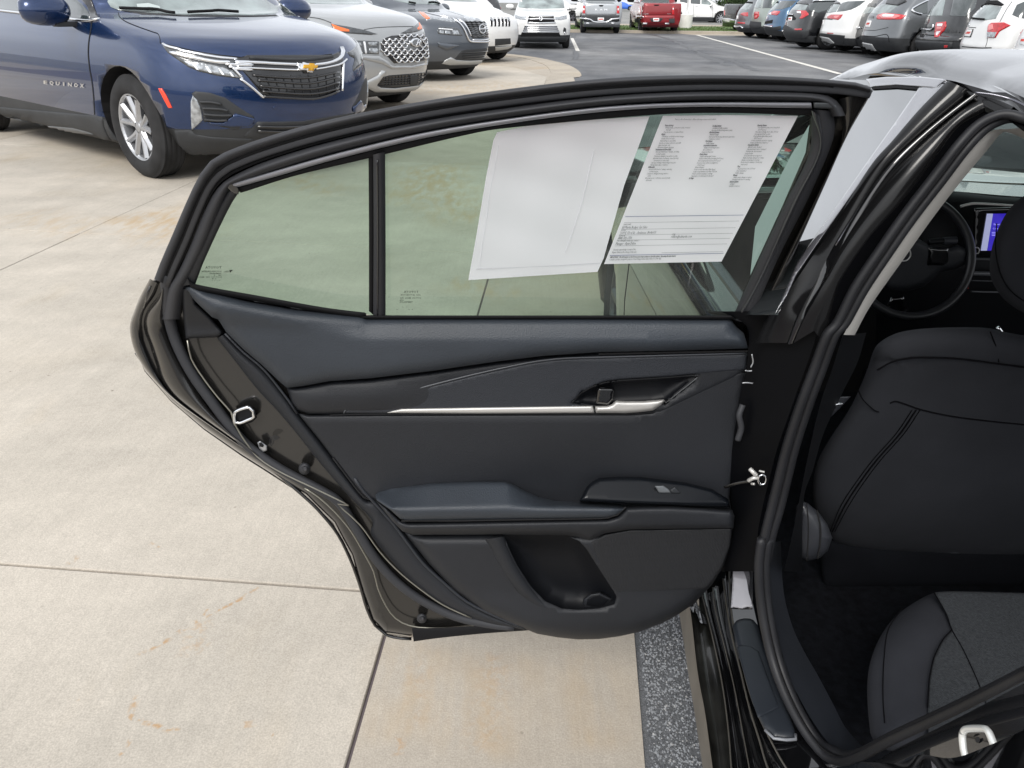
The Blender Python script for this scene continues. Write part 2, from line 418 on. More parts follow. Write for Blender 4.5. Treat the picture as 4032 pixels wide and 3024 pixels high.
LENS = mat('lamp_clear_lens', (.35, .37, .39), rough=.08, metal=.5, coat=1, grainy=dict(scale=50, strength=.6, dist=.006, var=.5, vscale=30))
LENSD = mat('lamp_dark_housing', (.05, .055, .06), rough=.1, coat=1, grainy=dict(scale=50, strength=.2, dist=.004, var=.5, vscale=30))
LAMPW = mat('lamp_white_reflector', (.85, .87, .9), rough=.15, coat=1)
RED = mat('red_tail_lens', (.50, .012, .018), rough=.1, coat=1, grainy=dict(scale=40, strength=.1, dist=.003, var=.3, vscale=25))
PINK = mat('pale_red_tail_lens', (.75, .22, .22), rough=.12, coat=1)
ORANGE = mat('orange_reflector', (.75, .16, .03), rough=.2, coat=.6)
REDREF = mat('red_side_reflector', (.80, .055, .02), rough=.3, coat=.5)
WHITEP = mat('white_plate', (.78, .78, .78), rough=.4)
PLATERED = mat('plate_red_print', (.62, .05, .03), rough=.5)
PAINTW = mat('white_road_paint', (.62, .60, .55), rough=.7, grainy=dict(scale=80, strength=.4, dist=.002, var=.22, vscale=9))
GRASSM = mat('green_grass', (.075, .125, .03), dict(scale=30, strength=.8, dist=.02, var=.35, vscale=6), rough=.9)
P_BLUE = paint('blue_metallic_paint', (.0045, .024, .088), .5, .22)
P_SILV = paint('silver_metallic_paint', (.40, .41, .415), .55, .3)
P_GREY = paint('slate_grey_paint', (.085, .097, .115), .5)
P_WHITE = paint('white_paint', (.72, .72, .71), 0, .3, False)
P_RED = paint('red_metallic_paint', (.24, .009, .014), .35)
P_BLACK = paint('black_paint', (.006, .0065, .008), 0, .2, False)
P_GREEN = paint('pale_green_grey_paint', (.30, .345, .315), .1)
P_LBLUE = paint('steel_blue_paint', (.045, .115, .21), .4)
P_MGREY = paint('mid_grey_paint', (.15, .16, .17), .5)
P_CGREY = paint('charcoal_paint', (.035, .037, .042), .3)
P_RAM = paint('bright_silver_paint', (.42, .44, .46), .6, .3)
# ------------------------------------------------------------------ ground
GR = lambda px, py, z=0: at(px, py, Z=z)
earth = mobj('ground', [(-400,-40,-.06), (400,-40,-.06), (400,700,-.06), (-400,700,-.06)], [(0,1,2,3)],
             mat('far_ground', (.16, .16, .15), dict(scale=3, strength=.2, dist=.02, var=.3, vscale=.2), rough=.95), smooth=False, kind='structure')
ASPH = asphalt('old_asphalt', (.085, .089, .098), (.20, .20, .20))
ASPHD = asphalt('dark_coarse_asphalt', (.10, .104, .11), (.15, .153, .16), 300)
asph = mobj('asphalt', [(-60,-6,-.004), (90,-6,-.004), (90,43.2,-.004), (-60,43.2,-.004)], [(0,1,2,3)], ASPH, smooth=False, kind='structure')
# concrete pavement: slabs between measured joints
xl = lambda y: .212+.080*y-.0012*max(y,0)**2           # right edge against the asphalt
x2 = lambda y: -.395+.062*y           # second long joint
x3 = lambda y: -3.30+.083*y
RUST = []
for a, b, w, s in (((770,890),(1540,455),.010,1.0), ((1180,650),(1215,590),.006,.9), ((1180,660),(1110,880),.05,.45), ((725,1250),(1080,1335),.010,1.0), ((760,1270),(810,1100),.012,.8),
                   ((680,1480),(745,1370),.006,.9), ((400,350),(450,280),.012,.8), ((390,1125),(560,1120),.008,.5), ((1565,1350),(1575,1300),.006,.9), ((1430,1290),(1450,1240),.02,.6), ((830,210),(930,240),.008,.6)):
    p = GR(*S5([a])[0]); q = GR(*S5([b])[0]); RUST.append((p.x, p.y, q.x, q.y, w, s))
for a, b, w, s in (((1950,2560),(1900,2990),.06,.35), ((1950,2560),(1890,3020),.16,-.55), ((1640,2520),(1600,2960),.14,-.6), ((1650,2590),(1640,2900),.05,.25), ((1560,3000),(1590,2900),.02,.6), ((2300,2560),(2330,2990),.12,-.5), ((560,830),(760,960),.40,-.9), ((420,900),(700,860),.35,-.6), ((1620,650),(1900,900),.5,-.9), ((1560,820),(1800,640),.35,-.9), ((1050,650),(1350,780),.35,-.7), ((1750,1100),(2050,1180),.22,-.7), ((30,840),(400,930),.35,-.5), ((1500,360),(2100,330),1.2,-.6)):
    p = GR(*a); q = GR(*b); RUST.append((p.x, p.y, q.x, q.y, w, s))
CONC = concrete('broom_finished_concrete', (.49, .445, .382), (.385, .352, .302), (.42, .338, .225), RUST, 1.0, .42)
CONC2 = concrete('tan_stained_concrete', (.43, .385, .325), (.355, .315, .262), (.40, .31, .20), RUST, 1.1, .8)
CONC3 = concrete('worn_kerb_concrete', (.42, .375, .31), (.34, .30, .25), (.42, .33, .22), (), 1.0, .5)
pav = empty('pavement', (0,0,0), kind='structure')
base = mobj('joint_bed', [(-40,-6,-.0025), (xl(-6),-6,-.0025), (xl(16),16,-.0025), (1.35,19.5,-.0025), (.3,21.6,-.0025), (-2.2,22.9,-.0025), (-40,24,-.0025)], [tuple(range(7))],
            mat('dark_joint_dirt', (.115, .095, .10), rough=.95), pav, smooth=False)
def slab(pts, m, gap=.006):
    c = np.mean(pts, 0); P = []
    for i, p in enumerate(pts):                  # shrink every side by the joint's half width
        a = np.array(pts[i-1]); b = np.array(p); d = np.array(pts[(i+1) % len(pts)])
        e1 = (b-a)/np.linalg.norm(b-a); e2 = (d-b)/np.linalg.norm(d-b); n1 = np.array([-e1[1], e1[0]]); n2 = np.array([-e2[1], e2[0]])
        q = n1+n2; q /= max(q@n1, .3) * 1.0; P.append(b+q*gap)
    V, F = [], []; n = len(P)
    for (dz, sh) in ((-.012, 0), (.004, 0), (.0075, .003)):
        for i, p in enumerate(P):
            dd = c-p; V.append(tuple(p+dd/np.linalg.norm(dd)*sh)+(dz,))
    for k in range(2):
        for i in range(n): F.append((k*n+i, k*n+(i+1) % n, (k+1)*n+(i+1) % n, (k+1)*n+i))
    F.append(tuple(2*n+i for i in range(n)))
    return mobj('slab', V, F, m, pav, smooth=False)
def ty(i, x):                                    # cross joints
    y0 = (-1.6, 1.525, 4.57, 7.36, 10.5, 13.8, 17.0, 20.0, 23.5)[i]; sl = (-.08, -.086, -.125, -.16, -.15, -.14, -.13, -.12, -.1)[i]
    return y0+sl*(x+.4)
cols = [xl, x2, x3, lambda y: -6.33+.083*y, lambda y: -9.5+.086*y, lambda y: -12.6+.086*y, lambda y: -15.8+.086*y, lambda y: -19+.086*y]
def cross(fx, i):
    x = fx(0); 
    for _ in range(6): y = ty(i, x); x = fx(y)
    return (x, y)
for ci in range(len(cols)-1):
    for ri in range(0, 8):
        a, b = cross(cols[ci+1], ri), cross(cols[ci], ri); c, d = cross(cols[ci], ri+1), cross(cols[ci+1], ri+1)
        m = CONC2 if ci == 0 else (CONC2 if random.random() < .25 and ri > 2 else CONC)
        if ri == 7 or (ci == 0 and ri == 6): continue
        if ri == 6 and ci == 1: c = (-.1, 19.5); 
        slab([a, b, c, d], m, .0045 if ri < 2 else .002)
# rounded concrete apron where the drive meets the asphalt
edge = [GR(*p) for p in Z3([(965,612), (985,600), (960,560), (880,515), (780,488), (640,458), (480,436), (330,420), (150,405)])]
inner = [GR(*p) for p in Z3([(700,640), (735,600), (735,560), (700,520), (640,495), (560,470), (440,450), (300,440), (120,430)])]
e2 = rsmp(catmull([tuple(p) for p in edge], n=4), 24); i2 = rsmp(catmull([tuple(p) for p in inner], n=4), 24)
strip('kerb_apron', [[(p[0], p[1], -.012) for p in e2], [(p[0], p[1], .006) for p in e2], [(p[0], p[1], .0115) for p in i2], [(p[0], p[1], -.012) for p in i2]], CONC3, pav, smooth=False)
mobj('apron_field', [(p[0], p[1], .0035) for p in i2]+[(-40, 24, .0035), (-40, 16, .0035), (xl(16), 16, .0035)], [tuple(range(27))], CONC2, pav, smooth=False)
# crack-filled coarse asphalt strip beside the sedan, with loose chips
mobj('coarse_strip', [(xl(-2)+.004,-2,.001), (1.5,-2,.001), (1.5,4.6,.001), (xl(4.6)+.004,4.6,.001)], [(0,1,2,3)], ASPHD, pav, smooth=False)
V, F = [], []
chipm = [mat('stone_chip_dark', (.09, .094, .102), rough=.6), mat('stone_chip_grey', (.23, .24, .255), rough=.55), mat('stone_chip_pale', (.36, .36, .36), rough=.5)]
FM = []
for i in range(60000):
    y = random.uniform(.72, 2.2) if i < 50000 else random.uniform(2.2, 5.5)
    x = xl(y)+.008+random.random()*(.66 if y < 2.2 else .7); r_ = random.uniform(.0016, .0042); b = len(V)
    z0 = .002; an = random.random()*6.28
    for (dx, dy, dz) in ((1,0,0), (0,1,0), (-1,0,0), (0,-1,0), (0,0,1.1)):
        V.append((x+r_*(dx*math.cos(an)-dy*math.sin(an))*random.uniform(.7,1.2), y+r_*(dx*math.sin(an)+dy*math.cos(an))*random.uniform(.7,1.2), z0+dz*r_*random.uniform(.6,1.1)))
    F += [(b,b+1,b+4), (b+1,b+2,b+4), (b+2,b+3,b+4), (b+3,b,b+4)]
    q = random.random(); FM += [0 if q < .42 else (1 if q < .955 else 2)]*4
mobj('gravel', V, F, None, None, smooth=False, mats=chipm, fm=FM, kind='stuff', label='loose grey stone chips in the coarse asphalt beside the concrete edge', cat='gravel')
# painted lines
def line(px1, px2, w, name='painted_line', z=.003, n=1):
    a = GR(*px1, z); b = GR(*px2, z); d = (b-a); d.z = 0; s = Vector((-d.y, d.x, 0)).normalized()*w/2
    V, F, k = [], [], 40
    for i in range(k+1):
        p = a.lerp(b, i/k); j1, j2 = random.uniform(-.008, .008), random.uniform(-.008, .008)
        V += [p-s*(1+j1*4), p+s*(1+j2*4)]
    for i in range(k): F.append((2*i, 2*i+1, 2*i+3, 2*i+2))
    return mobj(name, V, F, PAINTW, asph, smooth=False)
line((2745, 138), (3310, 291), .17)
line((2252, 150), (2275, 200), .13)
line((2100, 182), (2270, 187), .05)
# crack sealant and darker patches on the asphalt
SEAL = mat('black_crack_sealant', (.045, .046, .05), rough=.5)
def seal(name, pts, w):
    P = rsmp([GR(*p, -.001) for p in pts], 60); V, F = [], []
    for i, p in enumerate(P):
        ww = w*random.uniform(.3, 1.2); off = random.uniform(-.25, .25)*w; V += [(p[0]-ww, p[1]-ww*.4+off, -.001), (p[0]+ww, p[1]+ww*.4+off, -.001)]
    for i in range(59): F.append((2*i, 2*i+1, 2*i+3, 2*i+2))
    mobj(name, V, F, SEAL, asph, smooth=False)
seal('crack_sealant', Z3([(1540,275), (1590,285), (1680,310), (1780,350), (1870,395), (1960,440), (2050,480), (2150,520)]), .14)
seal('crack_sealant', Z3([(1560,355), (1640,370), (1700,385), (1820,400), (1900,412)]), .07)
seal('crack_sealant', Z3([(930,400), (945,430), (935,470)]), .10)
seal('crack_sealant', Z3([(925,270), (920,300)]), .10)
seal('crack_sealant', Z3([(980,270), (1200,272), (1500,276), (1800,278)]), .05)
seal('crack_sealant', Z3([(960,485), (1300,500), (1700,520), (2200,545)]), .015)
seal('crack_sealant', Z4([(20,400), (120,420), (200,450), (260,480), (330,500)]), .16)
# far kerb, verge, sidewalk and road
mobj('kerb', [(-60,42.7,-.02), (90,42.7,-.02), (90,42.7,.12), (-60,42.7,.12), (-60,43.3,.13), (90,43.3,.13)], [(0,1,2,3), (3,2,5,4)], CONC3, None, smooth=False, kind='structure')
pa = [GR(*p, .0) for p in R3([(1440,415), (1720,438), (2212,445), (2212,385), (1440,350)])]
mobj('concrete_apron', [(p.x, p.y, .001) for p in pa]+[(60, pa[3].y, .001), (60, pa[2].y, .001)], [(0,1,2,6,5,3,4)], CONC3, asph, smooth=False)
verge = mobj('verge', [(-60,43.3,.128), (90,43.3,.128), (90,50.5,.16), (-60,50.5,.16)], [(0,1,2,3)], GRASSM, smooth=False, kind='structure')
mobj('sidewalk', [(-60,50.5,.17), (90,50.5,.17), (90,54,.17), (-60,54,.17)], [(0,1,2,3)], CONC3, smooth=False, kind='structure')
mobj('road', [(-80,54,.16), (110,54,.16), (110,120,.16), (-80,120,.16)], [(0,1,2,3)], asphalt('pale_road', (.20,.20,.195), (.26,.255,.24), 40), smooth=False, kind='structure')
V, F = [], []
for i in range(9000):
    x = random.uniform(-14, 34); y = 43.35+random.random()**1.5*6.8; h = random.uniform(.04, .1); w = .02; b = len(V); an = random.random()*6.28; z = .128+(y-43.3)*.0044
    V += [(x-w*math.cos(an), y-w*math.sin(an), z), (x+w*math.cos(an), y+w*math.sin(an), z), (x+random.uniform(-.03,.03), y+random.uniform(-.03,.03), z+h)]; F.append((b,b+1,b+2))
mobj('grass', V, F, GRASSM, smooth=False, kind='stuff', label='short green grass on the verge behind the pickups', cat='grass')
# ------------------------------------------------------------------ vehicles
def interp(tab, z):
    zs = [t[0] for t in tab]; return float(np.interp(z, zs, [t[1] for t in tab]))
SUV = dict(L=4.65, W=1.86, H=1.68, wb=2.73, fo=.93, rw=.362, tw=.225, z0=.20, clad=.40,
    front=[(.20,.22),(.30,.08),(.42,.02),(.60,0),(.78,.02),(.90,.07),(.97,.16),(1.02,.38),(1.07,.70),(1.11,1.02),(1.16,1.12),(1.50,1.72),(1.60,2.0),(1.655,2.35),(1.68,2.9)],
    rear=[(.20,.2),(.36,.06),(.50,0),(.62,.03),(.80,.05),(1.0,.09),(1.12,.14),(1.30,.30),(1.50,.46),(1.58,.50),(1.64,.62),(1.68,1.3)],
    wid=[(.20,.90),(.30,.96),(.55,1.0),(.80,.985),(.95,.965),(1.05,.93),(1.12,.90),(1.30,.82),(1.50,.735),(1.60,.66),(1.655,.58),(1.68,.42)],
    Lf=[(.2,.55),(.6,.50),(.9,.50),(1.0,.62),(1.1,.5),(1.2,.30),(1.68,.25)], Lr=[(.2,.35),(1.0,.32),(1.2,.25),(1.68,.25)], nf=2.4, nr=2.6)
def spec(**k):
    s = dict(SUV); s.update(k); return s
PICK = spec(L=5.8, W=2.05, H=1.93, wb=3.75, fo=.95, rw=.41, tw=.275, z0=.48, clad=.30,
    front=[(.48,.1),(.6,0),(.9,0),(1.15,.05),(1.22,.3),(1.30,1.3),(1.35,1.42),(1.75,1.95),(1.85,2.2),(1.93,2.9)],
    rear=[(.48,.02),(.6,0),(1.0,0),(1.33,.01),(1.42,.04),(1.43,1.75),(1.48,1.80),(1.75,1.92),(1.86,2.0),(1.93,2.5)],
    wid=[(.48,.94),(.6,.985),(.9,1.0),(1.15,.985),(1.36,.965),(1.43,.955),(1.45,.90),(1.75,.79),(1.86,.72),(1.93,.55)],
    Lf=[(.48,.35),(1.2,.35),(1.4,.2),(1.93,.2)], Lr=[(.48,.10),(1.42,.10),(1.5,.12),(1.93,.15)], nf=2.5, nr=4)

def ground_xy(px, py):
    p = at(px, py, Z=0); return p.x, p.y
def make_body(root, sp, pm, under=DARK, clad=CLAD, archpad=.055):
    L, W = sp['L'], sp['W']/2; xf0 = L-(L-sp['wb']-sp['fo']); # origin at the rear axle? x: 0 = front axle
    nose = sp['fo']; tail = nose-L
    def ch(tab):
        P = chaikin([(z, v) for z, v in tab], 2, False); zs = [p[0] for p in P]; vs = [p[1] for p in P]; return lambda z: float(np.interp(z, zs, vs))
    fx, rx, wx = ch(sp['front']), ch(sp['rear']), ch(sp['wid'])
    zs = [sp['z0']]; z = sp['z0']
    while z < sp['H']-1e-4:
        dz = .028
        while dz > .003 and (abs(fx(z+dz)-fx(z)) > .07 or abs(rx(z+dz)-rx(z)) > .09): dz *= .7
        z = min(z+dz, sp['H']); zs.append(z)
    if sp['clad']:
        j = min(range(len(zs)), key=lambda i: abs(zs[i]-sp['clad'])); zs[j] = sp['clad']
    NC, NS = 13, 26; V, F, FM = [], [], []
    bow = sp.get('bow', .0)
    for z in zs:
        xf, xr, w = nose-fx(z), tail+rx(z), wx(z)*W
        Lf, Lr = interp(sp['Lf'], z), interp(sp['Lr'], z); half = []
        for i in range(NC):
            a = math.pi/2*i/(NC-1); half.append((xf-Lf*(1-math.cos(a)**(2/sp['nf'])), w*math.sin(a)**(2/sp['nf'])))
        for i in range(1, NS):
            u = i/NS; half.append((xf-Lf+(xr+Lr-xf+Lf)*u, w))
        for i in range(NC):
            a = math.pi/2*(1-i/(NC-1)); half.append((xr+Lr*(1-math.cos(a)**(2/sp['nr'])), w*math.sin(a)**(2/sp['nr'])))
        full = half+[(x, -y) for x, y in half[-2:0:-1]]
        xm = (nose+tail)/2
        for x, y in full:
            tp = 1-.05*abs((x-xm)/(L/2))**3
            zc = z + (.03*(1-(y/(W*.8))**2) if z > sp['H']-.05 else 0)
            V.append((x, y*tp, zc))
    n = len(V)//len(zs)
    for k in range(len(zs)-1):
        for i in range(n):
            F.append((k*n+i, k*n+(i+1) % n, (k+1)*n+(i+1) % n, (k+1)*n+i)); FM.append(1 if zs[k+1] <= sp['clad']+1e-6 else 0)
    F.append(tuple(range(n))[::-1]); FM.append(2); F.append(tuple((len(zs)-1)*n+i for i in range(n))); FM.append(0)
    me = bpy.data.meshes.new('body'); me.from_pydata(V, [], F)
    for m in (pm, clad, under): me.materials.append(m)
    me.polygons.foreach_set('material_index', FM)
    ob = bpy.data.objects.new('body', me); COL.objects.link(ob)
    # wheel arches
    cv, cf = [], []
    for wxx in (0, -sp['wb']):
        for s in (-1, 1):
            b = len(cv); r_ = sp['rw']+archpad; S_ = 36
            for yy in (W-.42, W+.3):
                for k in range(S_):
                    a = 2*math.pi*k/S_; cv.append((wxx+r_*math.cos(a), s*yy, sp['rw']+r_*math.sin(a)*(1.0)))
            for k in range(S_): 
                q = (b+k, b+(k+1) % S_, b+S_+(k+1) % S_, b+S_+k); cf.append(q if s < 0 else q[::-1])
            c0, c1 = tuple(b+k for k in range(S_)), tuple(b+S_+k for k in range(S_))
            cf += ([c0[::-1], c1] if s < 0 else [c0, c1[::-1]])
    cm = bpy.data.meshes.new('cut'); cm.from_pydata(cv, [], cf)
    for m in (pm, clad, under): cm.materials.append(m)
    cm.polygons.foreach_set('material_index', [2]*len(cf))
    bm = bmesh.new(); bm.from_mesh(cm); bmesh.ops.recalc_face_normals(bm, faces=bm.faces); bm.to_mesh(cm); bm.free()
    bm = bmesh.new(); bm.from_mesh(me); bmesh.ops.recalc_face_normals(bm, faces=bm.faces); bm.to_mesh(me); bm.free()
    co = bpy.data.objects.new('cut', cm); COL.objects.link(co)
    md = ob.modifiers.new('b', 'BOOLEAN'); md.operation = 'DIFFERENCE'; md.object = co; md.solver = 'EXACT'
    dg = bpy.context.evaluated_depsgraph_get(); me2 = bpy.data.meshes.new_from_object(ob.evaluated_get(dg)); me2.name = 'body'
    bpy.data.objects.remove(ob); bpy.data.objects.remove(co); bpy.data.meshes.remove(me); bpy.data.meshes.remove(cm)
    for p in me2.polygons: p.use_smooth = p.material_index != 2
    ob = bpy.data.objects.new('body', me2); COL.objects.link(ob); ob.parent = root
    M = INV[root].inverted(); VW = [M @ v.co for v in me2.vertices]
    ob_b = BVHTree.FromPolygons(VW, [tuple(p.vertices) for p in me2.polygons])
    INV[ob] = INV[root]
    md = ob.modifiers.new('wn', 'WEIGHTED_NORMAL')
    return ob, ob_b
WHEELS = {}
def wheel_meshes(r, tw, rim, spokes, m):
    key = (r, tw, rim, spokes, m.name)
    if key in WHEELS: return WHEELS[key]
    # tyre: lathe about Y, outer face at -Y
    prof = [(rim, -tw*.40), (rim+.012, -tw*.47), (rim+(r-rim)*.35, -tw*.52), (rim+(r-rim)*.72, -tw*.49), (r-.018, -tw*.42), (r-.004, -tw*.34)]
    tread = []
    for k in range(5):
        y = -tw*.34+tw*.68*k/4.0
        if k: tread += [(r-.009, y-tw*.085), (r-.009, y-tw*.07), (r, y-tw*.06)]
        else: tread += [(r, y)]
    prof += tread+[(r-.018, tw*.42), (rim+(r-rim)*.5, tw*.5), (rim, tw*.4)]
    S_ = 56; V, F = [], []
    for k in range(S_):
        a = 2*math.pi*k/S_
        for j, (rr, y) in enumerate(prof): V.append((rr*math.cos(a), y, rr*math.sin(a)))
    n = len(prof)
    for k in range(S_):
        for j in range(n-1): F.append((k*n+j, k*n+j+1, ((k+1) % S_)*n+j+1, ((k+1) % S_)*n+j))
    ty_ = bpy.data.meshes.new('tyre'); ty_.from_pydata(V, [], F); ty_.materials.append(TYRE); ty_.polygons.foreach_set('use_smooth', [True]*len(F))
    # rim: barrel + lip + spokes
    V, F = [], []; pr = [(rim*.93, tw*.3), (rim*.90, -tw*.1), (rim*.93, -tw*.36), (rim*.965, -tw*.42), (rim*1.0, -tw*.43), (rim*1.02, -tw*.40), (rim*1.02, tw*.3)]; n = len(pr)
    for k in range(S_):
        a = 2*math.pi*k/S_
        for rr, y in pr: V.append((rr*math.cos(a), y, rr*math.sin(a)))
    for k in range(S_):
        for j in range(n-1): F.append((k*n+j, k*n+j+1, ((k+1) % S_)*n+j+1, ((k+1) % S_)*n+j))
    def spoke(a0, a1, w0, w1):
        b = len(V); i_ = (.17*rim, .45*rim, .93*rim); ang = (a0, (a0*.45+a1*.55), a1)
        for q in range(3):
            rr, an = i_[q], ang[q]; cx, cz = rr*math.cos(an), rr*math.sin(an); tx, tz = -math.sin(an), math.cos(an); w = (w0, (w0+w1)/2*.9, w1)[q]
            dep = (-tw*.30, -tw*.33, -tw*.385)[q]
            V.extend([(cx-tx*w, dep+.012, cz-tz*w), (cx-tx*w*.35, dep-.010, cz-tz*w*.35), (cx+tx*w*.35, dep-.010, cz+tz*w*.35), (cx+tx*w, dep+.012, cz+tz*w), (cx+tx*w*.8, dep+.045, cz+tz*w*.8), (cx-tx*w*.8, dep+.045, cz-tz*w*.8)])
        for q in range(2):
            for k in range(6): F.append((b+q*6+k, b+q*6+(k+1) % 6, b+(q+1)*6+(k+1) % 6, b+(q+1)*6+k))
    for k in range(5):
        a = 2*math.pi*k/5+math.pi/2+.15
        if spokes == 10:
            spoke(a-.12, a-.30, .030*rim/.22, .020*rim/.22); spoke(a+.12, a+.30, .030*rim/.22, .020*rim/.22)
        else: spoke(a, a, .045*rim/.22, .035*rim/.22)
    b = len(V)
    for (rr, y) in ((.27*rim, -tw*.26), (.26*rim, -tw*.31), (.15*rim, -tw*.33), (.14*rim, -tw*.35), (.001, -tw*.36)):
        for k in range(24):
            a = 2*math.pi*k/24; V.append((rr*math.cos(a), y, rr*math.sin(a)))
    for q in range(4):
        for k in range(24): F.append((b+q*24+k, b+(q+1)*24+k, b+(q+1)*24+(k+1) % 24, b+q*24+(k+1) % 24))
    ri = bpy.data.meshes.new('rim'); ri.from_pydata(V, [], F); ri.materials.append(m)
    bm = bmesh.new(); bm.from_mesh(ri); bmesh.ops.recalc_face_normals(bm, faces=bm.faces); bm.to_mesh(ri); bm.free()
    V, F = [], []
    for (rr, y) in ((.001, .02), (.72*rim, .02), (.72*rim, .0), (.2*rim, -.005), (.93*rim, .06), (.001, .065)):
        for k in range(32):
            a = 2*math.pi*k/32; V.append((rr*math.cos(a), y-tw*.05, rr*math.sin(a)))
    for q in (0, 1, 2, 4):
        for k in range(32): F.append((q*32+k, q*32+(k+1) % 32, (q+1)*32+(k+1) % 32, (q+1)*32+k))
    br = bpy.data.meshes.new('brake_disc'); br.from_pydata(V, [], F); br.materials.append(mat('brake_iron', (.03, .03, .032), metal=.5, rough=.6))
    WHEELS[key] = (ty_, ri, br); return WHEELS[key]
def add_wheels(root, sp, rimf=.64, spokes=10, m=ALLOY, inset=.03, which=(0,1,2,3), steer=0):
    T_, R_, B_ = wheel_meshes(sp['rw'], sp['tw'], sp['rw']*rimf, spokes, m)
    k = 0
    for wx_ in (0, -sp['wb']):
        for s in (-1, 1):
            k += 1
            w = bpy.data.objects.new('wheel', None); COL.objects.link(w); w.parent = root
            w.location = (wx_, s*(sp['W']/2-inset-sp['tw']/2), sp['rw']); w.rotation_euler = (0, random.random()*6 if not (k == 1 and steer is None) else 0, 0 if s < 0 else math.pi)
            if k == 1 and sp.get('rot') is not None: w.rotation_euler = (0, sp['rot'], 0)
            for nm, me in (('tyre', T_), ('rim', R_), ('brake_disc', B_)):
                o = bpy.data.objects.new(nm, me); COL.objects.link(o); o.parent = w
class Car:
    def __init__(s, name, label, sp, pm, anchor, px, th, sc, group=None, rims=(.64, 10, ALLOY), cat='car'):
        """anchor: local ground point (front axle origin) that stands at photo pixel px."""
        ax, ay = anchor; th = R(th); x, y = ground_xy(*px)
        ox = x-sc*(ax*math.cos(th)-ay*math.sin(th)); oy = y-sc*(ax*math.sin(th)+ay*math.cos(th))
        s.root = empty(name, (ox, oy, 0), th, sc, label=label, cat=cat, group=group); s.sp = sp; s.M = INV[s.root].inverted(); s.pm = pm
        s.body, s.bvh = make_body(s.root, sp, pm); add_wheels(s.root, sp, *rims)
    def hit(s, px, py):
        d = ray(px, py); h = s.bvh.ray_cast(CAM, d)
        if h[0] is None:
            # slide along the ray to the closest approach of the body
            best = None
            c = s.M.translation; t0 = (c-CAM).length
            for t in np.linspace(max(t0-4, .5), t0+4, 60):
                q = CAM+d*t; r_ = s.bvh.find_nearest(q)
                if r_[0] is not None and (best is None or r_[3] < best[3]): best = r_
            return best[0], (best[1] if best[1].dot(d) < 0 else -best[1])
        nrm = h[1] if h[1].dot(d) < 0 else -h[1]
        return h[0], nrm
    def px(s, name, poly, m, h=.004, bevel=None, off=.002, g=None, mirror=False, smooth=True, parent=None, back=.004, disp=None, **t):
        """part traced from the photo, laid on the body's own surface"""
        P = np.array([p[:2] for p in poly]); ext = max(np.ptp(P[:, 0]), np.ptp(P[:, 1])); g = g or max(2.0, ext/14)
        base = lambda x, y: s.hit(x, y)
        o = panel(name, poly, base, m, parent or s.root, off=off, bevel=bevel or max(1.5, ext*.04), height=h, g=g, back=back, smooth=smooth, disp=disp, **t)
        if mirror: s.mirror(o)
        return o
    def mirror(s, o):
        me = o.data.copy(); me.transform(Matrix.Scale(-1, 4, (0, 1, 0))); me.flip_normals()
        q = bpy.data.objects.new(o.name.split('.')[0], me); COL.objects.link(q); q.parent = o.parent; INV[q] = INV[s.root]; return q
    def loc(s, name, poly, ang, m, h=.004, off=.002, bevel=.02, g=.08, mirror=False, parent=None, **t):
        """part given in the body's own frame, seen from azimuth ang (0 front, 180 rear, -90 right side): poly of (t, z)"""
        a = R(ang); d = Vector((math.cos(a), math.sin(a), 0)); pr = Vector((-math.sin(a), math.cos(a), 0)); rot = s.M.to_3x3(); sc = s.M.to_scale()[0]
        cen = Vector((-s.sp['wb']/2, 0, 0))
        def surf(u, v):
            cx = cen*abs(d.x) if abs(d.x) > .5 else Vector((0, 0, 0))
            o_ = s.M @ (d*6+pr*u+Vector((0, 0, v))); dd = (rot @ (-d)).normalized(); hh = s.bvh.ray_cast(o_, dd)
            if hh[0] is None:
                hh = s.bvh.find_nearest(s.M @ (d*1.0+pr*u+Vector((0, 0, v))+cx*0))
            nn = hh[1]; nn = nn if nn.dot(dd) < 0 else -nn
            return hh[0], nn
        o = panel(name, poly, surf, m, parent or s.root, off=off*sc, bevel=bevel, height=h*sc, g=g, back=.006, **t)
        if mirror: s.mirror(o)
        return o
    def mirrorglass(s, z=1.0, x=-.62, m=None, side=(-1, 1), size=1.0):
        for sd in side:
            V, F = [], []; n = 10; W = s.sp['W']/2
            for i in range(n+1):
                u = i/n*math.pi; rr = math.sin(u)**.6
                for k in range(14):
                    a = 2*math.pi*k/14
                    V.append((x+.07*math.cos(a)*rr*(1.3 if math.cos(a) > 0 else .5)*size, sd*(W+.10*size-.135*size*math.cos(u)), z+.085*size*math.sin(a)*rr))
            for i in range(n):
                for k in range(14): F.append((i*14+k, i*14+(k+1) % 14, (i+1)*14+(k+1) % 14, (i+1)*14+k))
            o = mobj('wing_mirror', V, F, m or s.pm, s.root, True, local=True)
            bx = box('mirror_arm', (x, sd*(W-.04), z-.075*size), (.09, .24, .035), CLAD, o, bevel=.01, local=True)
GL, GR_ = 'cars parked nose out in the left row', 'vehicles parked in the row at right'
SHUT = mat('shut_line_gap', (.004, .004, .005), rough=.9)
def seam(car, pts, w=1.6, m=SHUT, parent=None, name='shut_line', mirror=False):
    P = catmull([p[:2] for p in pts], n=6); N = len(P); A, B = [], []
    for i, p in enumerate(P):
        d = P[min(i+1, N-1)]-P[max(i-1, 0)]; d = d/max(np.linalg.norm(d), 1e-6); n = np.array([-d[1], d[0]])*w/2
        for L_, q in ((A, p+n), (B, p-n)):
            h, nr = car.hit(q[0], q[1]); L_.append(h+nr*.0025)
    o = strip(name, [A, B], m, parent or car.root)
    if mirror: car.mirror(o)
    return o
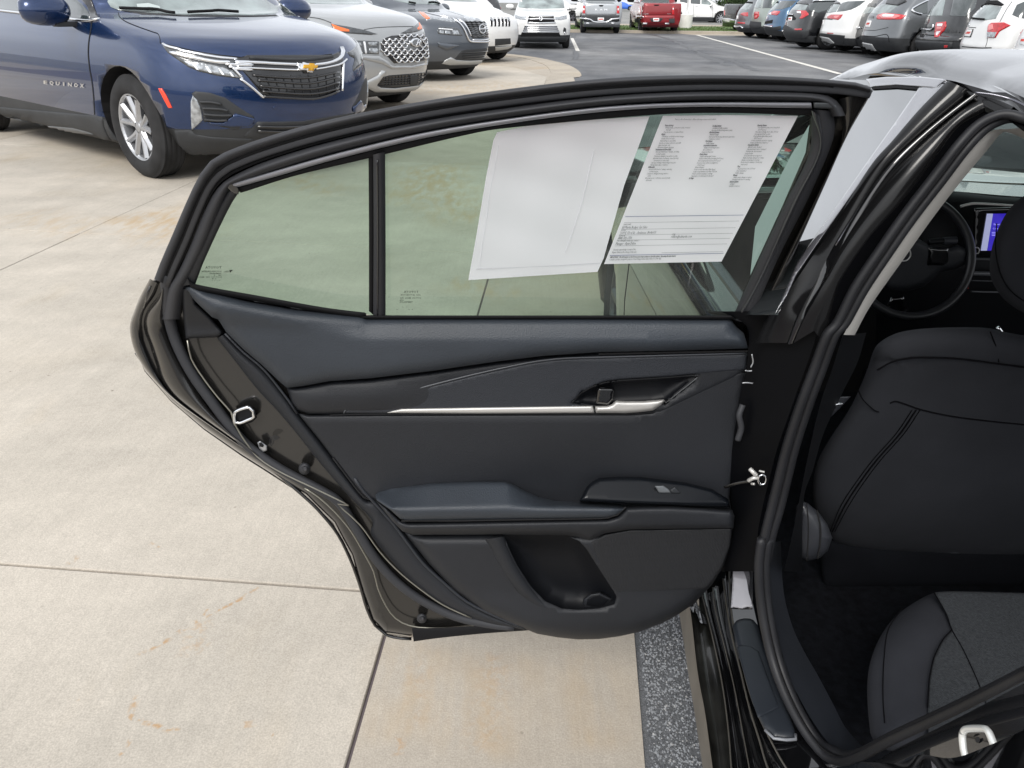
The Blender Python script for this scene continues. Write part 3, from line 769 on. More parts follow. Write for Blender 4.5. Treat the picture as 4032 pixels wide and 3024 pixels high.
def bar(car, pts, r, m, name='grille_bar', parent=None, off=.01, flat=1.0, seg=8, mirror=False):
    P = rsmp(catmull([p[:2] for p in pts], n=5), max(4, len(pts)*4)); W_ = []
    for p in P:
        h, nr = car.hit(p[0], p[1]); W_.append(h+nr*off)
    o = tube(name, W_, r, m, parent or car.root, seg=seg, flat=flat)
    if mirror: car.mirror(o)
    return o
def plate(car, quad, red=True, up=0.):
    P = np.array(quad, float); o = car.px('licence_plate', [tuple(p) for p in P], WHITEP, h=.004, bevel=1.0, off=.014+up, back=.016, g=8)
    c = P.mean(0); car.px('plate_print', [tuple(c+(p-c)*np.array((.72, .30))+np.array((0, -.02))*abs(P[0][1]-P[-1][1])) for p in P], PLATERED, h=.0, bevel=1, off=.0195+up, flat=True, back=0, g=8, parent=o)
    return o

# ---- blue SUV, front left
eq = Car('parked_car', 'dark blue SUV with gold cross badge and chrome-edged grille, nearest of the left row',
         spec(W=1.90, L=5.2, wb=3.27, rw=.365, clad=.40, rot=.25, nf=2.2, Lf=[(.2,.70),(.6,.66),(.9,.64),(1.0,.70),(1.1,.55),(1.2,.30),(1.68,.25)]), P_BLUE, (0, -.88), (587, 700), -39, 1.16, GL)
c = eq
c.px('windshield', Z1([(930,-120), (938,20), (965,62), (1040,92), (1500,128), (2212,132), (2400,120), (2600,10), (2560,-120)]), PGLASS, h=.006, off=.003)
c.px('cowl_panel', Z1([(1040,90), (1250,108), (1640,132), (2212,134), (2400,128), (2420,140), (2212,148), (1640,145), (1240,126)]), CLAD, h=.012)
bar(c, Z1([(1050,96), (1230,104), (1350,108), (1460,135), (1530,142)]), .012, DARK, 'wiper', off=.03)
bar(c, Z1([(1640,136), (1850,125), (1900,120), (2080,132)]), .012, DARK, 'wiper', off=.03)
seam(c, Z1([(1030,110), (1045,150), (1100,190), (1200,232), (1330,278), (1375,295), (1393,335), (1395,375)]), 2.5, name='hood_seam')
seam(c, Z1([(1395,375), (1500,400), (1700,445), (1900,478), (2110,500)]), 3, name='hood_seam')
seam(c, Z1([(790,40), (800,140), (795,240), (775,360), (770,470), (782,600), (800,700), (815,830), (825,1000)]), 4, name='door_seam')
seam(c, Z2([(0,497), (100,500), (160,492), (350,500), (640,497), (900,472)]), 3, name='hood_seam')
# lamps
hl = c.px('headlight', Z1([(1400,378), (1600,432), (1900,482), (2090,505), (2060,545), (1980,575), (2080,640), (2118,690), (1900,662), (1740,625), (1640,585), (1560,530), (1460,460)]), LENSD, h=.012, mirror=True)
c.px('headlight_lens', Z1([(1600,530), (1750,545), (1950,590), (2050,640), (2090,680), (1900,650), (1740,612), (1650,575)]), LENS, h=.006, off=.014, parent=hl)
for q in ([(1680,560),(1700,560),(1740,615),(1715,610)], [(1790,580),(1815,582),(1850,640),(1825,636)], [(1900,600),(1920,604),(1960,658),(1935,655)], [(1990,630),(2010,634),(2040,672),(2018,670)]):
    c.px('lamp_reflector', Z1(q), LAMPW, h=.006, off=.022, parent=hl)
bar(c, Z1([(1430,398), (1500,425), (1700,470), (1900,505), (2060,520)]), .013, CHROME, 'chrome_strip', parent=hl, off=.02, flat=.7)
bar(c, Z1([(1500,462), (1600,490), (1750,520), (1900,545), (2000,548)]), .022, CHROME, 'chrome_strip', parent=hl, off=.02, flat=.7)
# grille
gr = c.px('grille', Z1([(2120,495)])+Z2([(120,500), (160,480), (900,478), (985,440), (1000,500), (985,640), (970,790), (740,872), (300,852), (240,760), (120,615), (40,580), (0,560), (0,530)]), GLOSSBLK, h=.004, off=.002)
bar(c, Z1([(1960,560), (2050,565), (2212,570)])+Z2([(40,545), (160,545), (590,565), (800,560), (940,522), (985,470), (975,420)]), 0.0216, CHROME, 'chrome_trim', parent=gr, off=.016, flat=.6)
bar(c, Z1([(1990,585), (2100,600), (2212,615)])+Z2([(40,600), (160,595), (590,612), (780,600), (960,560), (1010,520)]), 0.0144, CHROME, 'chrome_trim', parent=gr, off=.02, flat=.6)
bar(c, Z1([(2030,590), (2110,680)])+Z2([(110,690), (200,760), (300,848)]), 0.0202, CHROME, 'chrome_trim', parent=gr, off=.012, flat=.6)
bar(c, Z2([(988,545), (985,650), (978,790)]), 0.0158, CHROME, 'chrome_trim', parent=gr, off=.012, flat=.6)
bar(c, Z2([(180,505), (500,522), (700,520), (900,495)]), .012, CLAD, 'grille_bar', parent=gr)
for ys in ([(205,655),(330,668),(600,682),(760,668),(945,628)], [(250,700),(400,712),(640,728),(780,712),(948,668)], [(270,748),(420,762),(650,775),(790,762),(948,715)], [(290,795),(430,806),(650,818),(800,806),(945,768)], [(300,838),(500,850),(720,858),(850,830),(950,790)]):
    bar(c, Z2(ys), .014, GLOSSBLK, 'grille_bar', parent=gr, off=.016, flat=.7)
for x in range(230, 960, 75):
    t_ = (x-230)/730; y0 = 625-10*t_*t_; c_ = 800+55*min(1, t_*1.3)-80*max(0, t_-.5)
    bar(c, Z2([(x+10, y0+30), (x+60*(1-t_)+20, max(y0+80, c_))]), .006, CLAD, 'grille_upright', parent=gr, off=.006)
c.px('badge', Z2([(575,548), (600,582), (612,582), (625,548), (660,560), (735,560), (752,575), (742,612), (722,614), (718,640), (662,636), (655,616), (590,620)]), CHROME, h=.012, off=.035, back=.03, bevel=3, g=12)
c.px('badge_infill', Z2([(628,575), (672,575), (676,563), (718,565), (722,577), (750,577), (742,604), (716,606), (712,625), (668,622), (668,606), (620,606)]), mat('gold_badge', (.62, .33, .03), metal=.5, rough=.25), h=.006, off=.049, bevel=2, g=10)
# lower intake, fog pocket, reflectors
li = c.px('lower_intake', Z2([(250,1060), (400,1060), (640,1055), (1060,985), (1100,980), (1100,1010), (1060,1190), (600,1230), (130,1190)]), CLAD, h=.004)
for ys in ([(245,1098),(500,1102),(800,1080),(1080,1020)], [(250,1135),(500,1140),(800,1120),(1080,1060)]): bar(c, Z2(ys), .012, GLOSSBLK, 'grille_bar', parent=li, off=.012)
fp = c.px('fog_pocket', Z1([(1668,815), (1700,795), (1830,808), (1960,850), (2060,920), (2160,985), (2212,1015), (2212,1040), (2160,1085), (2050,1130), (1920,1100), (1800,1060), (1775,1060), (1760,960), (1720,880)]), CLAD, h=.004, mirror=True)
for q in ([(1745,885),(1850,888),(1925,905)], [(1765,940),(1900,945),(1985,960)], [(1778,990),(1900,1000),(2020,1000)], [(1785,1035),(1900,1045),(1980,1040)]): bar(c, Z1(q), .014, CLAD, 'vent_bar', parent=fp, off=.018, flat=.7)
c.px('corner_lamp', Z1([(1680,828), (1720,870), (1755,950), (1768,1045), (1700,1110), (1670,1135), (1662,1000), (1662,880)]), LENS, h=.012, mirror=True)
c.px('bumper_blade', Z1([(1790,1060), (1950,1060), (2030,1000), (2050,985), (2212,1030), (2212,1075), (2150,1100), (2000,1100), (1850,1085)])[:], P_BLUE, h=.012, off=.006, mirror=True)
c.px('lower_valance', Z1([(1520,1135), (1665,1135), (1700,1170), (1850,1195), (2212,1212), (2212,1320), (2000,1400), (1640,1410), (1600,1370), (1560,1260)]), CLAD, h=.008, mirror=True)
c.px('side_reflector', Z1([(1380,768), (1412,770), (1450,830), (1502,940), (1470,942), (1425,860)]), REDREF, h=.006, off=.003, mirror=True)
c.px('parking_sensor', Z2([(390,925), (405,925), (412,938), (405,952), (390,950), (386,938)]), P_BLUE, h=.003, off=.004)
# side: sill, chrome belt strip, windows, mirror
c.px('side_window', R1([(-60,-60), (0,-60), (420,-60), (880,-60), (1030,60), (1100,140), (1130,230), (1100,240), (890,228), (440,168), (0,118), (-60,112)]), CGLASS, h=.003, mirror=True)
bar(c, R1([(-50,125), (0,130), (300,165), (620,205), (880,235), (1080,258), (1230,240)]), .022, CHROME, 'chrome_belt_strip', off=.004, flat=.5, mirror=True)
c.px('a_pillar_cover', R1([(1010,-40), (1130,-40), (1175,90), (1235,230), (1130,265), (1120,180), (1090,80), (1030,10)]), GLOSSBLK, h=.008, off=.003, mirror=True)
c.px('sill_cladding', Z1([(-80,925), (0,932), (820,1005), (895,1018), (905,1100), (940,1180), (960,1240), (900,1220), (830,1165), (640,1120), (400,1090), (0,1080), (-80,1080)]), CLAD, h=.01, off=.004, mirror=True)
c.px('sill_edge', Z1([(-80,1080), (0,1078), (400,1090), (640,1108), (760,1140), (822,1168), (0,1105), (-80,1100)]), mat('sill_edge_grey', (.10, .105, .11), rough=.4), h=.012, off=.008, g=20, mirror=True)
def letters(car, s, quad, m, h=.004, name='letter', par=None):
    """each letter a raised piece on the body; quad: photo pixels of the word's four corners (bl, br, tr, tl)"""
    bl, br, tr, tl = [np.array(q, float) for q in quad]; out = []
    cw = 1.0/len(s)
    for i, ch in enumerate(s):
        if ch == ' ': continue
        cu = bpy.data.curves.new('t', 'FONT'); cu.body = ch; cu.size = 1; cu.resolution_u = 2; cu.offset = .025; cu.extrude = 0
        ob = bpy.data.objects.new('tmp', cu); COL.objects.link(ob); me = bpy.data.meshes.new_from_object(ob); bpy.data.objects.remove(ob); bpy.data.curves.remove(cu)
        V = [v.co.copy() for v in me.vertices]; F = [list(p.vertices) for p in me.polygons]; bpy.data.meshes.remove(me)
        x0 = min(v.x for v in V); x1 = max(v.x for v in V); y1 = max(v.y for v in V); wd = .62 if ch not in 'Ii' else .2
        W_ = []
        for v in V:
            u = (i+.5)*cw+((v.x-x0)/(x1-x0)-.5)*cw*wd; w_ = v.y/y1
            q = bl*(1-u)*(1-w_)+br*u*(1-w_)+tr*u*w_+tl*(1-u)*w_; hh, nn = car.hit(q[0], q[1]); W_.append(hh+nn*(h+.003))
        out.append(mobj(name, W_, F, m, par or car.root, False))
    return out
letters(c, 'EQUiNOX', R1([(540,1040), (1070,1092), (1070,1045), (540,1000)]), CHROME, .006)
c.mirrorglass(1.13, -.66, P_BLUE, size=1.25)
c.px('windshield_glint', R1([(1700,60), (1850,50), (1990,90), (2000,140), (1850,145), (1720,120)]), mat('pale_glass_glint', (.42, .47, .46), rough=.1), h=.001, off=.010, flat=False)  # pale raised patch paints a glint on the windshield

# ---- silver SUV second
sf = Car('parked_car', 'silver SUV with chrome scale-pattern grille and slanted H badge, second in the left row', spec(W=1.92, L=4.78, clad=.36,
         front=[(.20,.20),(.30,.06),(.42,.02),(.60,0),(.85,.02),(.98,.05),(1.04,.12),(1.09,.34),(1.14,.70),(1.18,1.0),(1.22,1.1),(1.50,1.66),(1.60,2.0),(1.66,2.35),(1.70,2.9)],
         H=1.70), P_SILV, (0, .86), (1552, 402), -38, 1.15, GL)
c = sf
c.px('windshield', Z2([(640,-60), (655,5), (700,30), (900,36), (1130,36), (1180,30), (1100,-60)]), PGLASS, h=.004)
c.px('headlight', Z2([(888,205), (1060,235), (1190,262), (1300,297), (1240,305), (1050,292), (935,278), (910,255)]), LENSD, h=.01, mirror=True)
c.px('turn_signal', Z2([(895,212), (960,236), (1050,262), (1050,280), (940,274), (915,250)]), ORANGE, h=.004, off=.014, mirror=True)
hl = c.px('headlight', Z2([(1080,362), (1100,352), (1310,358), (1308,474), (1080,466), (1072,420)]), LENSD, h=.01, mirror=True)
for q in ([(1090,372),(1150,370),(1155,400),(1090,402)], [(1090,420),(1150,415),(1155,455),(1092,455)], [(1215,365),(1295,367),(1295,400),(1215,402)], [(1220,420),(1298,420),(1298,466),(1222,464)], [(1170,362),(1186,362),(1200,468),(1186,466)]):
    c.px('lamp_reflector', Z2(q), LENS if q[0][0] != 1170 else LAMPW, h=.008, off=.014, g=15, parent=hl)
seam(c, Z2([(1180,258), (1300,240), (1500,232), (1760,232)]), 2.2, name='hood_seam')
seam(c, Z2([(700,150), (800,165), (895,200)]), 2.2, name='hood_seam')
gp = [(1325,375), (1365,330), (1420,310), (1600,300), (1770,305), (1800,350), (1805,430), (1790,490), (1770,520), (1600,545), (1440,552), (1390,500), (1330,450)]
g_ = c.px('grille', Z2(gp), GLOSSBLK, h=.003)
row = 0
for y in np.arange(318, 545, 31):
    xs_ = np.arange(1335+(row % 2)*26, 1800, 52); row += 1
    for x in xs_:
        sk = y-12*((x-1335)/465.0)
        D, I = pdist([(x+14, sk)], np.array(gp, float))
        if not I[0] or D[0] < 8: continue
        if 1555 < x < 1660 and 335 < sk < 405: continue
        bar(c, Z2([(x-14, sk-8), (x+4, sk+10), (x+26, sk+4), (x+32, sk-12)]), .013, CHROME, 'grille_scale', parent=g_, off=.016, flat=.7, seg=6)
c.px('badge', Z2([(1560,365), (1585,340), (1620,332), (1655,345), (1668,372), (1655,400), (1625,412), (1590,400)]), CHROME, h=.01, off=.03, back=.02, g=10)
c.px('badge_infill', Z2([(1578,368), (1600,346), (1630,342), (1655,360), (1655,385), (1628,402), (1595,392)]), LENSD, h=.002, off=.040, back=.004, g=9)
for q in ([(1612,400),(1628,352)], [(1634,396),(1648,352)], [(1616,380),(1646,368)]): bar(c, Z2(q), .008, CHROME, 'badge_letter', off=.046)
c.px('skid_bar', Z2([(1100,710), (1180,715), (1300,655), (1330,610), (1372,620), (1350,660), (1290,740), (1330,762), (1450,768), (1700,738), (1800,700), (1832,685), (1825,720), (1740,760), (1640,785), (1450,800), (1270,800), (1180,750), (1100,735)]), mat('satin_silver_trim', (.48, .49, .49), metal=.6, rough=.3), h=.02, off=.006, g=14)
lg = c.px('lower_grille', Z2([(1345,670), (1400,655), (1600,640), (1805,618), (1808,690), (1700,730), (1450,755), (1330,750), (1298,735)]), GLOSSBLK, h=.003)
for y in (672, 690, 708, 728): bar(c, Z2([(1345-(y-672)*.7, y+18), (1500, y+8), (1640, y-5), (1800, y-30)]), .006, CLAD, 'grille_bar', parent=lg, off=.01)
for x in range(1370, 1800, 28): bar(c, Z2([(x, 668-(x-1370)*.1), (x-8, 742-(x-1370)*.1)]), .005, CLAD, 'grille_bar', parent=lg, off=.01)
c.px('radar_cover', Z2([(1575,655), (1640,650), (1640,730), (1575,738)]), CLAD, h=.006, off=.012)
c.px('lower_valance', Z2([(1098,750), (1180,760), (1270,805), (1500,808), (1650,790), (1640,800), (1450,830), (1270,828), (1100,828)]), CLAD, h=.006, off=.003)
c.px('bumper_crease', Z2([(1090,480), (1310,480), (1400,540), (1440,570), (1600,568), (1770,540), (1805,480), (1812,500), (1790,560), (1620,600), (1420,602), (1340,560), (1100,500)]), P_SILV, h=.015, off=.0)
c.mirrorglass(1.16, -.7, P_SILV)

# ---- slate grey SUV third
rg = Car('parked_car', 'slate grey SUV with round badge in a chrome U grille, third in the left row', spec(W=1.86, L=4.65, clad=.34,
         front=SUV['front']), P_GREY, (0, .84), (1822, 296), -40, 1.13, GL)
c = rg
c.px('windshield', R2([(120,-50), (200,10), (420,55), (700,62), (880,64), (900,50), (830,-50)]), PGLASS, h=.004)
bar(c, R2([(400,40), (500,58)]), .014, DARK, 'wiper', off=.02); bar(c, R2([(690,45), (760,40), (850,60)]), .014, DARK, 'wiper', off=.02)
hl = c.px('headlight', R2([(495,160), (640,190), (850,240), (1000,265), (1075,300), (1090,330), (950,312), (800,280), (735,280), (665,296), (580,230)]), LENS, h=.01, mirror=True)
c.px('turn_signal', R2([(540,172), (620,188), (680,240), (715,275), (665,290), (600,235)]), ORANGE, h=.004, off=.014, parent=hl)
bar(c, R2([(640,185), (850,235), (1000,268)]), .012, CHROME, 'chrome_strip', parent=hl, off=.014)
fl = c.px('fog_lamp', R2([(830,400), (850,385), (1110,402), (1140,425), (1185,522), (1000,512), (830,492), (815,450)]), LENSD, h=.008, mirror=True)
for q in ([(835,410),(1040,425),(1040,440),(835,425)], [(850,440),(910,445),(910,490),(850,485)], [(930,445),(1000,450),(1005,500),(930,492)], [(1030,440),(1110,445),(1140,505),(1040,500)]): c.px('lamp_reflector', R2(q), LENS if q[0][1] > 420 else LAMPW, h=.006, off=.012, parent=fl)
gp = [(1175,298), (1560,292), (1590,380), (1570,500), (1530,545), (1330,558), (1290,500)]
g_ = c.px('grille', R2(gp), GLOSSBLK, h=.003)
for k, y in enumerate(range(325, 545, 28)):
    xs_ = [(x, y+(6 if i % 2 else -6)) for i, x in enumerate(range(1210+int((y-298)*.45), 1585-max(0, int((y-480)*.6)), 34))]
    if len(xs_) > 2: bar(c, R2(xs_), .009, GLOSSBLK if k % 2 else CLAD, 'grille_bar', parent=g_, off=.012)
bar(c, R2([(1040,270), (1150,350), (1215,450), (1260,560), (1300,600), (1450,608), (1560,600), (1610,560), (1640,430), (1610,320), (1590,265)]), .024, CHROME, 'chrome_surround', parent=g_, off=.01, flat=.7)
bar(c, R2([(1120,275), (1200,330), (1260,420), (1300,520)]), .035, CHROME, 'chrome_surround', parent=g_, off=.004, flat=.5)
bar(c, R2([(1330,578), (1450,582), (1560,570)]), .030, CHROME, 'chrome_surround', parent=g_, off=.004, flat=.5)
bar(c, R2([(1452,368), (1485,385), (1495,430), (1485,475), (1455,485), (1425,465), (1412,425), (1422,382), (1452,368)]), .010, CHROME, 'badge_ring', off=.03)
bar(c, R2([(1408,430), (1500,425)]), .012, CHROME, 'badge_bar', off=.032)
lg = c.px('lower_grille', R2([(1060,860), (1170,740), (1220,720), (1620,690), (1640,840), (1440,868), (1160,872)]), CLAD, h=.003)
for y in (748, 775, 805, 835): bar(c, R2([(1175,y+20), (1400,y+5), (1625,y-12)]), .008, GLOSSBLK if y != 775 else CLAD, 'grille_bar', parent=lg, off=.01)
c.px('skid_plate', R2([(880,925), (940,870), (1010,830), (1100,872), (1300,880), (1500,870), (1655,845), (1660,880), (1560,912), (1300,940), (1000,945)]), mat('satin_silver_trim', (.48,.49,.49)), h=.012, off=.004)
c.px('bumper_crease', R2([(820,610), (1100,650), (1140,660), (950,732), (830,680)]), P_GREY, h=.03, off=0, bevel=10)
c.mirrorglass(1.12, -.66, P_GREY)

# ---- white off-roader fourth
ch = Car('parked_car', 'white SUV with seven-slot grille, fourth in the left row behind the slate grey one', spec(W=1.86, L=4.62, clad=.36), P_WHITE, (0, .84), (1958, 233), -40, 1.12, GL)
c = ch
for i, x in enumerate((1600, 1652, 1708, 1762, 1812, 1855)):
    c.px('grille_slot', R2([(x-18,252), (x+14,252), (x+22,318), (x+20,384), (x-6,386), (x-12,320)]), DARK, h=.002, bevel=2, g=12)
    bar(c, R2([(x-20,256), (x-14,320), (x-8,384)]), .006, CHROME, 'slot_trim', off=.006)
c.px('intake', R2([(1655,565), (1880,555), (1885,640), (1655,665)]), CLAD, h=.004)
c.px('skid_plate', R2([(1660,680), (1800,672), (1905,650), (1895,685), (1840,712), (1660,738)]), mat('satin_silver_trim', (.48,.49,.49)), h=.01)
c.px('badge', R2([(1650,212), (1710,208), (1712,222), (1652,228)]), CHROME, h=.003)
c.px('windshield', R2([(860,-50), (900,12), (1080,22), (1400,28), (1330,-50)]), PGLASS, h=.003)
c.px('headlight', R2([(1585,245), (1612,258), (1640,300), (1632,318), (1600,290)]), LENS, h=.006, mirror=True)

# ---- white SUV facing us
hi = Car('parked_car', 'white SUV facing the camera with stacked chrome grille bars', spec(W=1.93, L=4.89, H=1.73, rw=.38, clad=.42,
         front=[(.20,.2),(.30,.10),(.42,.06),(.60,.02),(.80,0),(.95,.04),(1.02,.12),(1.08,.40),(1.13,.8),(1.16,1.05),(1.20,1.12),(1.55,1.72),(1.65,2.0),(1.70,2.35),(1.73,2.9)]), P_WHITE, (0, 0), (2130, 188), -90, 1.02, None)
c = hi
c.px('windshield', Z3([(480,-60), (485,60), (560,68), (660,70), (850,66), (840,-60)]), PGLASS, h=.003)
c.px('headlight', Z3([(452,112), (500,130), (560,130), (545,158), (500,155), (460,145)]), LENS, h=.006); c.px('headlight', Z3([(768,135), (800,135), (870,118), (868,150), (820,160), (780,158)]), LENS, h=.006)
g_ = c.px('grille', Z3([(548,180), (570,128), (760,128), (782,178), (815,250), (808,262), (512,262), (515,240), (540,200)]), P_WHITE, h=.003)
c.px('grille_mesh', Z3([(565,135), (765,135), (775,180), (555,182)]), DARK, h=.002, off=.006, parent=g_); c.px('grille_mesh', Z3([(535,205), (790,205), (808,250), (518,252)]), DARK, h=.002, off=.006, parent=g_)
for q in ([(570,130),(660,127),(765,130)], [(562,152),(662,150),(772,152)], [(556,178),(662,182),(778,178)]): bar(c, Z3(q), .02, CHROME, 'grille_bar', parent=g_, off=.02)
for y in (206, 222, 238, 252): bar(c, Z3([(545-(y-206)*.6,y), (662,y-1), (785+(y-206)*.5,y)]), .02, CHROME, 'grille_bar', parent=g_, off=.02)
bar(c, Z3([(662,135),(675,150),(662,163),(648,150),(662,135)]), .012, CHROME, 'badge', off=.04)
c.px('lower_intake', Z3([(510,258), (808,258), (820,292), (500,292)]), DARK, h=.003); c.px('lower_valance', Z3([(440,292), (500,290), (820,290), (885,298), (885,322), (440,320)]), CLAD, h=.008)
for q in ([(458,212),(475,205),(482,225),(475,262),(458,268)], [(845,215),(862,225),(865,270),(848,270),(838,245)]): c.px('fog_pocket', Z3(q), CLAD, h=.003)
for x, y in ((466,255), (852,262)): bar(c, Z3([(x-8,y), (x,y-9), (x+8,y), (x,y+9), (x-8,y)]), .012, CHROME, 'fog_lamp', off=.012)
c.mirrorglass(1.22, -.78, P_WHITE)

# ---- pickups seen from behind
def pickup(label, pm, px, th, sc, lights, body2=None, **k):
    t = Car('parked_car', label, spec(**dict(PICK, **k)), pm, (-PICK['wb'], 0), px, th, sc, None, (.62, 5, ALLOYD), cat='pickup truck'); return t
ram = pickup('silver pickup seen from behind with chrome bumper at the far kerb', P_RAM, (2360, 129), 90, 1.0, None)
c = ram
c.px('rear_window', R3([(335,-40), (335,42), (700,44), (695,-40)]), CGLASS, h=.003)
tg = c.px('tailgate', R3([(330,62), (425,50), (640,50), (720,62), (716,185), (330,185)]), P_RAM, h=.02, off=.006)
c.px('tailgate_handle', R3([(495,62), (560,62), (545,82), (510,82)]), DARK, h=.006, off=.028, parent=tg)
for q in ([(300,70),(330,72),(330,168),(292,168)], [(722,72),(752,72),(756,168),(722,168)]): c.px('tail_lamp', R3(q), RED, h=.02, off=.004)
for q in ([(308,105),(322,105),(322,128),(308,128)], [(732,105),(746,105),(746,128),(732,128)]): c.px('reverse_lamp', R3(q), LAMPW, h=.01, off=.024)
letters(c, 'RAM', R3([(440,130), (614,130), (614,108), (440,108)]), CHROME, .03, par=tg)
bmp = c.px('rear_bumper', R3([(285,188), (755,188), (752,215), (755,262), (720,272), (600,262), (430,274), (300,268), (286,250)]), CLAD, h=.05, off=.02)
bar(c, R3([(292,226), (390,240), (440,268), (600,268), (650,240), (748,228)]), .045, CHROME, 'chrome_bumper_bar', parent=bmp, off=.10, flat=.9)
plate(c, R3([(483,218), (560,218), (560,258), (483,258)]), up=.10)
for x in (360, 672): box('tailpipe', at(*R3([(x,290)])[0], Y=c.M.translation.y-PICK['wb']-1.0), (.16, .3, .09), CHROME, c.root, bevel=.03)
sv = pickup('red pickup seen from behind with black bumper corners, parked at the far kerb', P_RED, (2587, 130), 89, 1.0, None)
c = sv
c.px('rear_window', R3([(1000,-40), (985,30), (1375,34), (1365,-40)]), CGLASS, h=.003)
tg = c.px('tailgate', R3([(1020,68), (1050,58), (1380,52), (1415,68), (1412,182), (1020,186)]), P_RED, h=.02, off=.006)
c.px('tailgate_handle', R3([(1180,58), (1252,58), (1240,74), (1192,74)]), DARK, h=.006, off=.028, parent=tg)
for q in ([(992,72),(1016,80),(1020,182),(985,182)], [(1410,78),(1434,72),(1438,182),(1410,182)]): c.px('tail_lamp', R3(q), RED, h=.02, off=.004)
for q in ([(998,98),(1014,98),(1014,120),(998,122)], [(1418,98),(1430,98),(1430,120),(1418,120)]): c.px('reverse_lamp', R3(q), LAMPW, h=.01, off=.024)
bmp = c.px('rear_bumper', R3([(965,192), (1440,192), (1440,282), (1400,290), (1010,290), (962,280)]), P_RED, h=.05, off=.02)
for q in ([(962,226),(1030,232),(1030,282),(965,280)], [(1368,232),(1440,228),(1440,280),(1372,284)], [(1130,226),(1290,224),(1290,240),(1262,268),(1150,268)]): c.px('bumper_step', R3(q), CLAD, h=.02, off=.075, parent=bmp)
letters(c, 'SILVERADO', R3([(1026,177), (1120,177), (1120,166), (1026,166)]), CHROME, .03, par=tg); letters(c, 'RST', R3([(1350,177), (1398,177), (1398,166), (1350,166)]), CHROME, .03, par=tg)
c.px('badge', R3([(1022,206), (1040,203), (1062,206), (1060,213), (1022,213)]), CHROME, h=.004, off=.075)
plate(c, R3([(1172,224), (1246,224), (1246,264), (1172,264)]), up=.10)
for x in (1070, 1342): box('tailpipe', at(*R3([(x,293)])[0], Y=c.M.translation.y-PICK['wb']-1.0), (.22, .3, .08), CHROME, c.root, bevel=.02)
for c, zc in ((ram, 1.55), (sv, 1.55)):
    c.mirrorglass(zc, -.95, DARK, size=1.5)
# ---- white SUV side-on behind the kerb
ac = Car('parked_car', 'white SUV seen side-on beyond the lamp post, silver multi-spoke wheels', spec(W=1.92, L=4.91, wb=2.86, fo=.98, rw=.38, clad=.44), P_WHITE, (0, -.85), (2834, 99), 2, 1.16, None, (.74, 10, ALLOY))
c = ac
c.px('side_window', R3([(1505,-40), (1508,22), (1560,30), (1600,42), (1600,-40)]), CGLASS, h=.003); c.px('side_window', R3([(1640,-40), (1640,45), (1760,52), (1765,-40)]), CGLASS, h=.003)
c.px('side_window', R3([(1775,-40), (1775,52), (1870,60), (1930,68), (1860,10), (1800,-40)]), PGLASS, h=.003)
c.px('sill_cladding', R3([(1520,245), (1920,255), (1925,268), (1520,268)]), CLAD, h=.006); bar(c, R3([(1690,205), (1800,210), (1900,212)]), .012, CHROME, 'door_strip', off=.01)
for x in (1495, 1712): bar(c, R3([(x-16,76), (x+18,80)]), .015, CHROME, 'door_handle', off=.02)
seam(c, R3([(1675,50), (1680,150), (1678,250)]), 1.2); seam(c, R3([(1915,70), (1918,150), (1912,245)]), 1.2); c.mirrorglass(1.13, -.75, P_WHITE, side=(-1,))
wb = Car('parked_car', 'white car half hidden behind the chrome-grilled white SUV, only nose and wheel showing', spec(W=1.86, L=4.6, rw=.36, clad=.36), P_WHITE, (0, -.84), (2254, 93), 0, 1.1, None, (.72, 5, ALLOYD))
wb.px('headlight', R3([(205,95), (270,100), (275,112), (230,112)]), LENSD, h=.005)
bc = Car('parked_car', 'bright blue car glimpsed between the two pickups across the road', spec(W=1.82, L=4.6, H=1.5, clad=.25, front=[(z*.88, x) for z, x in SUV['front']], rear=[(z*.88, x) for z, x in SUV['rear']], wid=[(z*.88, x) for z, x in SUV['wid']], Lf=SUV['Lf']), paint('bright_blue_paint', (.02, .12, .55), .2), (0, -.84), (2480, 40), 0, 1.0)
# grey dark vehicle behind the fourth car, with a red lamp
dk = Car('parked_car', 'dark grey SUV between two white SUVs at left, one red tail lamp showing', spec(W=1.86), P_CGREY, (-2.73, -.8), (1960, 110), 100, 1.1, None)
dk.px('tail_lamp', R2([(1735,88), (1775,92), (1778,125), (1745,125)]), RED, h=.01); dk.px('rear_window', R2([(1660,-50), (1670,30), (1770,55), (1760,-50)]), CGLASS, h=.004)
pk = Car('parked_car', 'pinkish white car glimpsed over the hood of the fourth car', spec(W=1.82), P_WHITE, (0, 0), (1905, 125), -60, 1.0, None)
# ---- black pickup at right
bp_ = Car('parked_car', 'black pickup seen from behind at the far right kerb', spec(**dict(PICK, rw=.40)), P_BLACK, (.95-5.8+.15, .85), (2848, 127), 12, 1.0, None, (.62, 5, ALLOYD), cat='pickup truck')
c = bp_; c.px('rear_bumper', R3([(2040,222), (2120,226), (2212,250), (2212,275), (2120,282), (2045,262)]), CHROME, h=.02, off=.02); c.px('tail_lamp', R3([(2055,130), (2068,128), (2070,190), (2056,192)]), RED, h=.01)
# ---- row at right: rear three-quarter views, heading away to the right
def rowcar(label, pm, sp, px, th, sc, anchor=None, rims=(.64, 10, ALLOY)):
    return Car('parked_car', label, sp, pm, (sp['fo']-sp['L']+.14, sp['W']/2-.14), px, th, sc, GR_, rims)
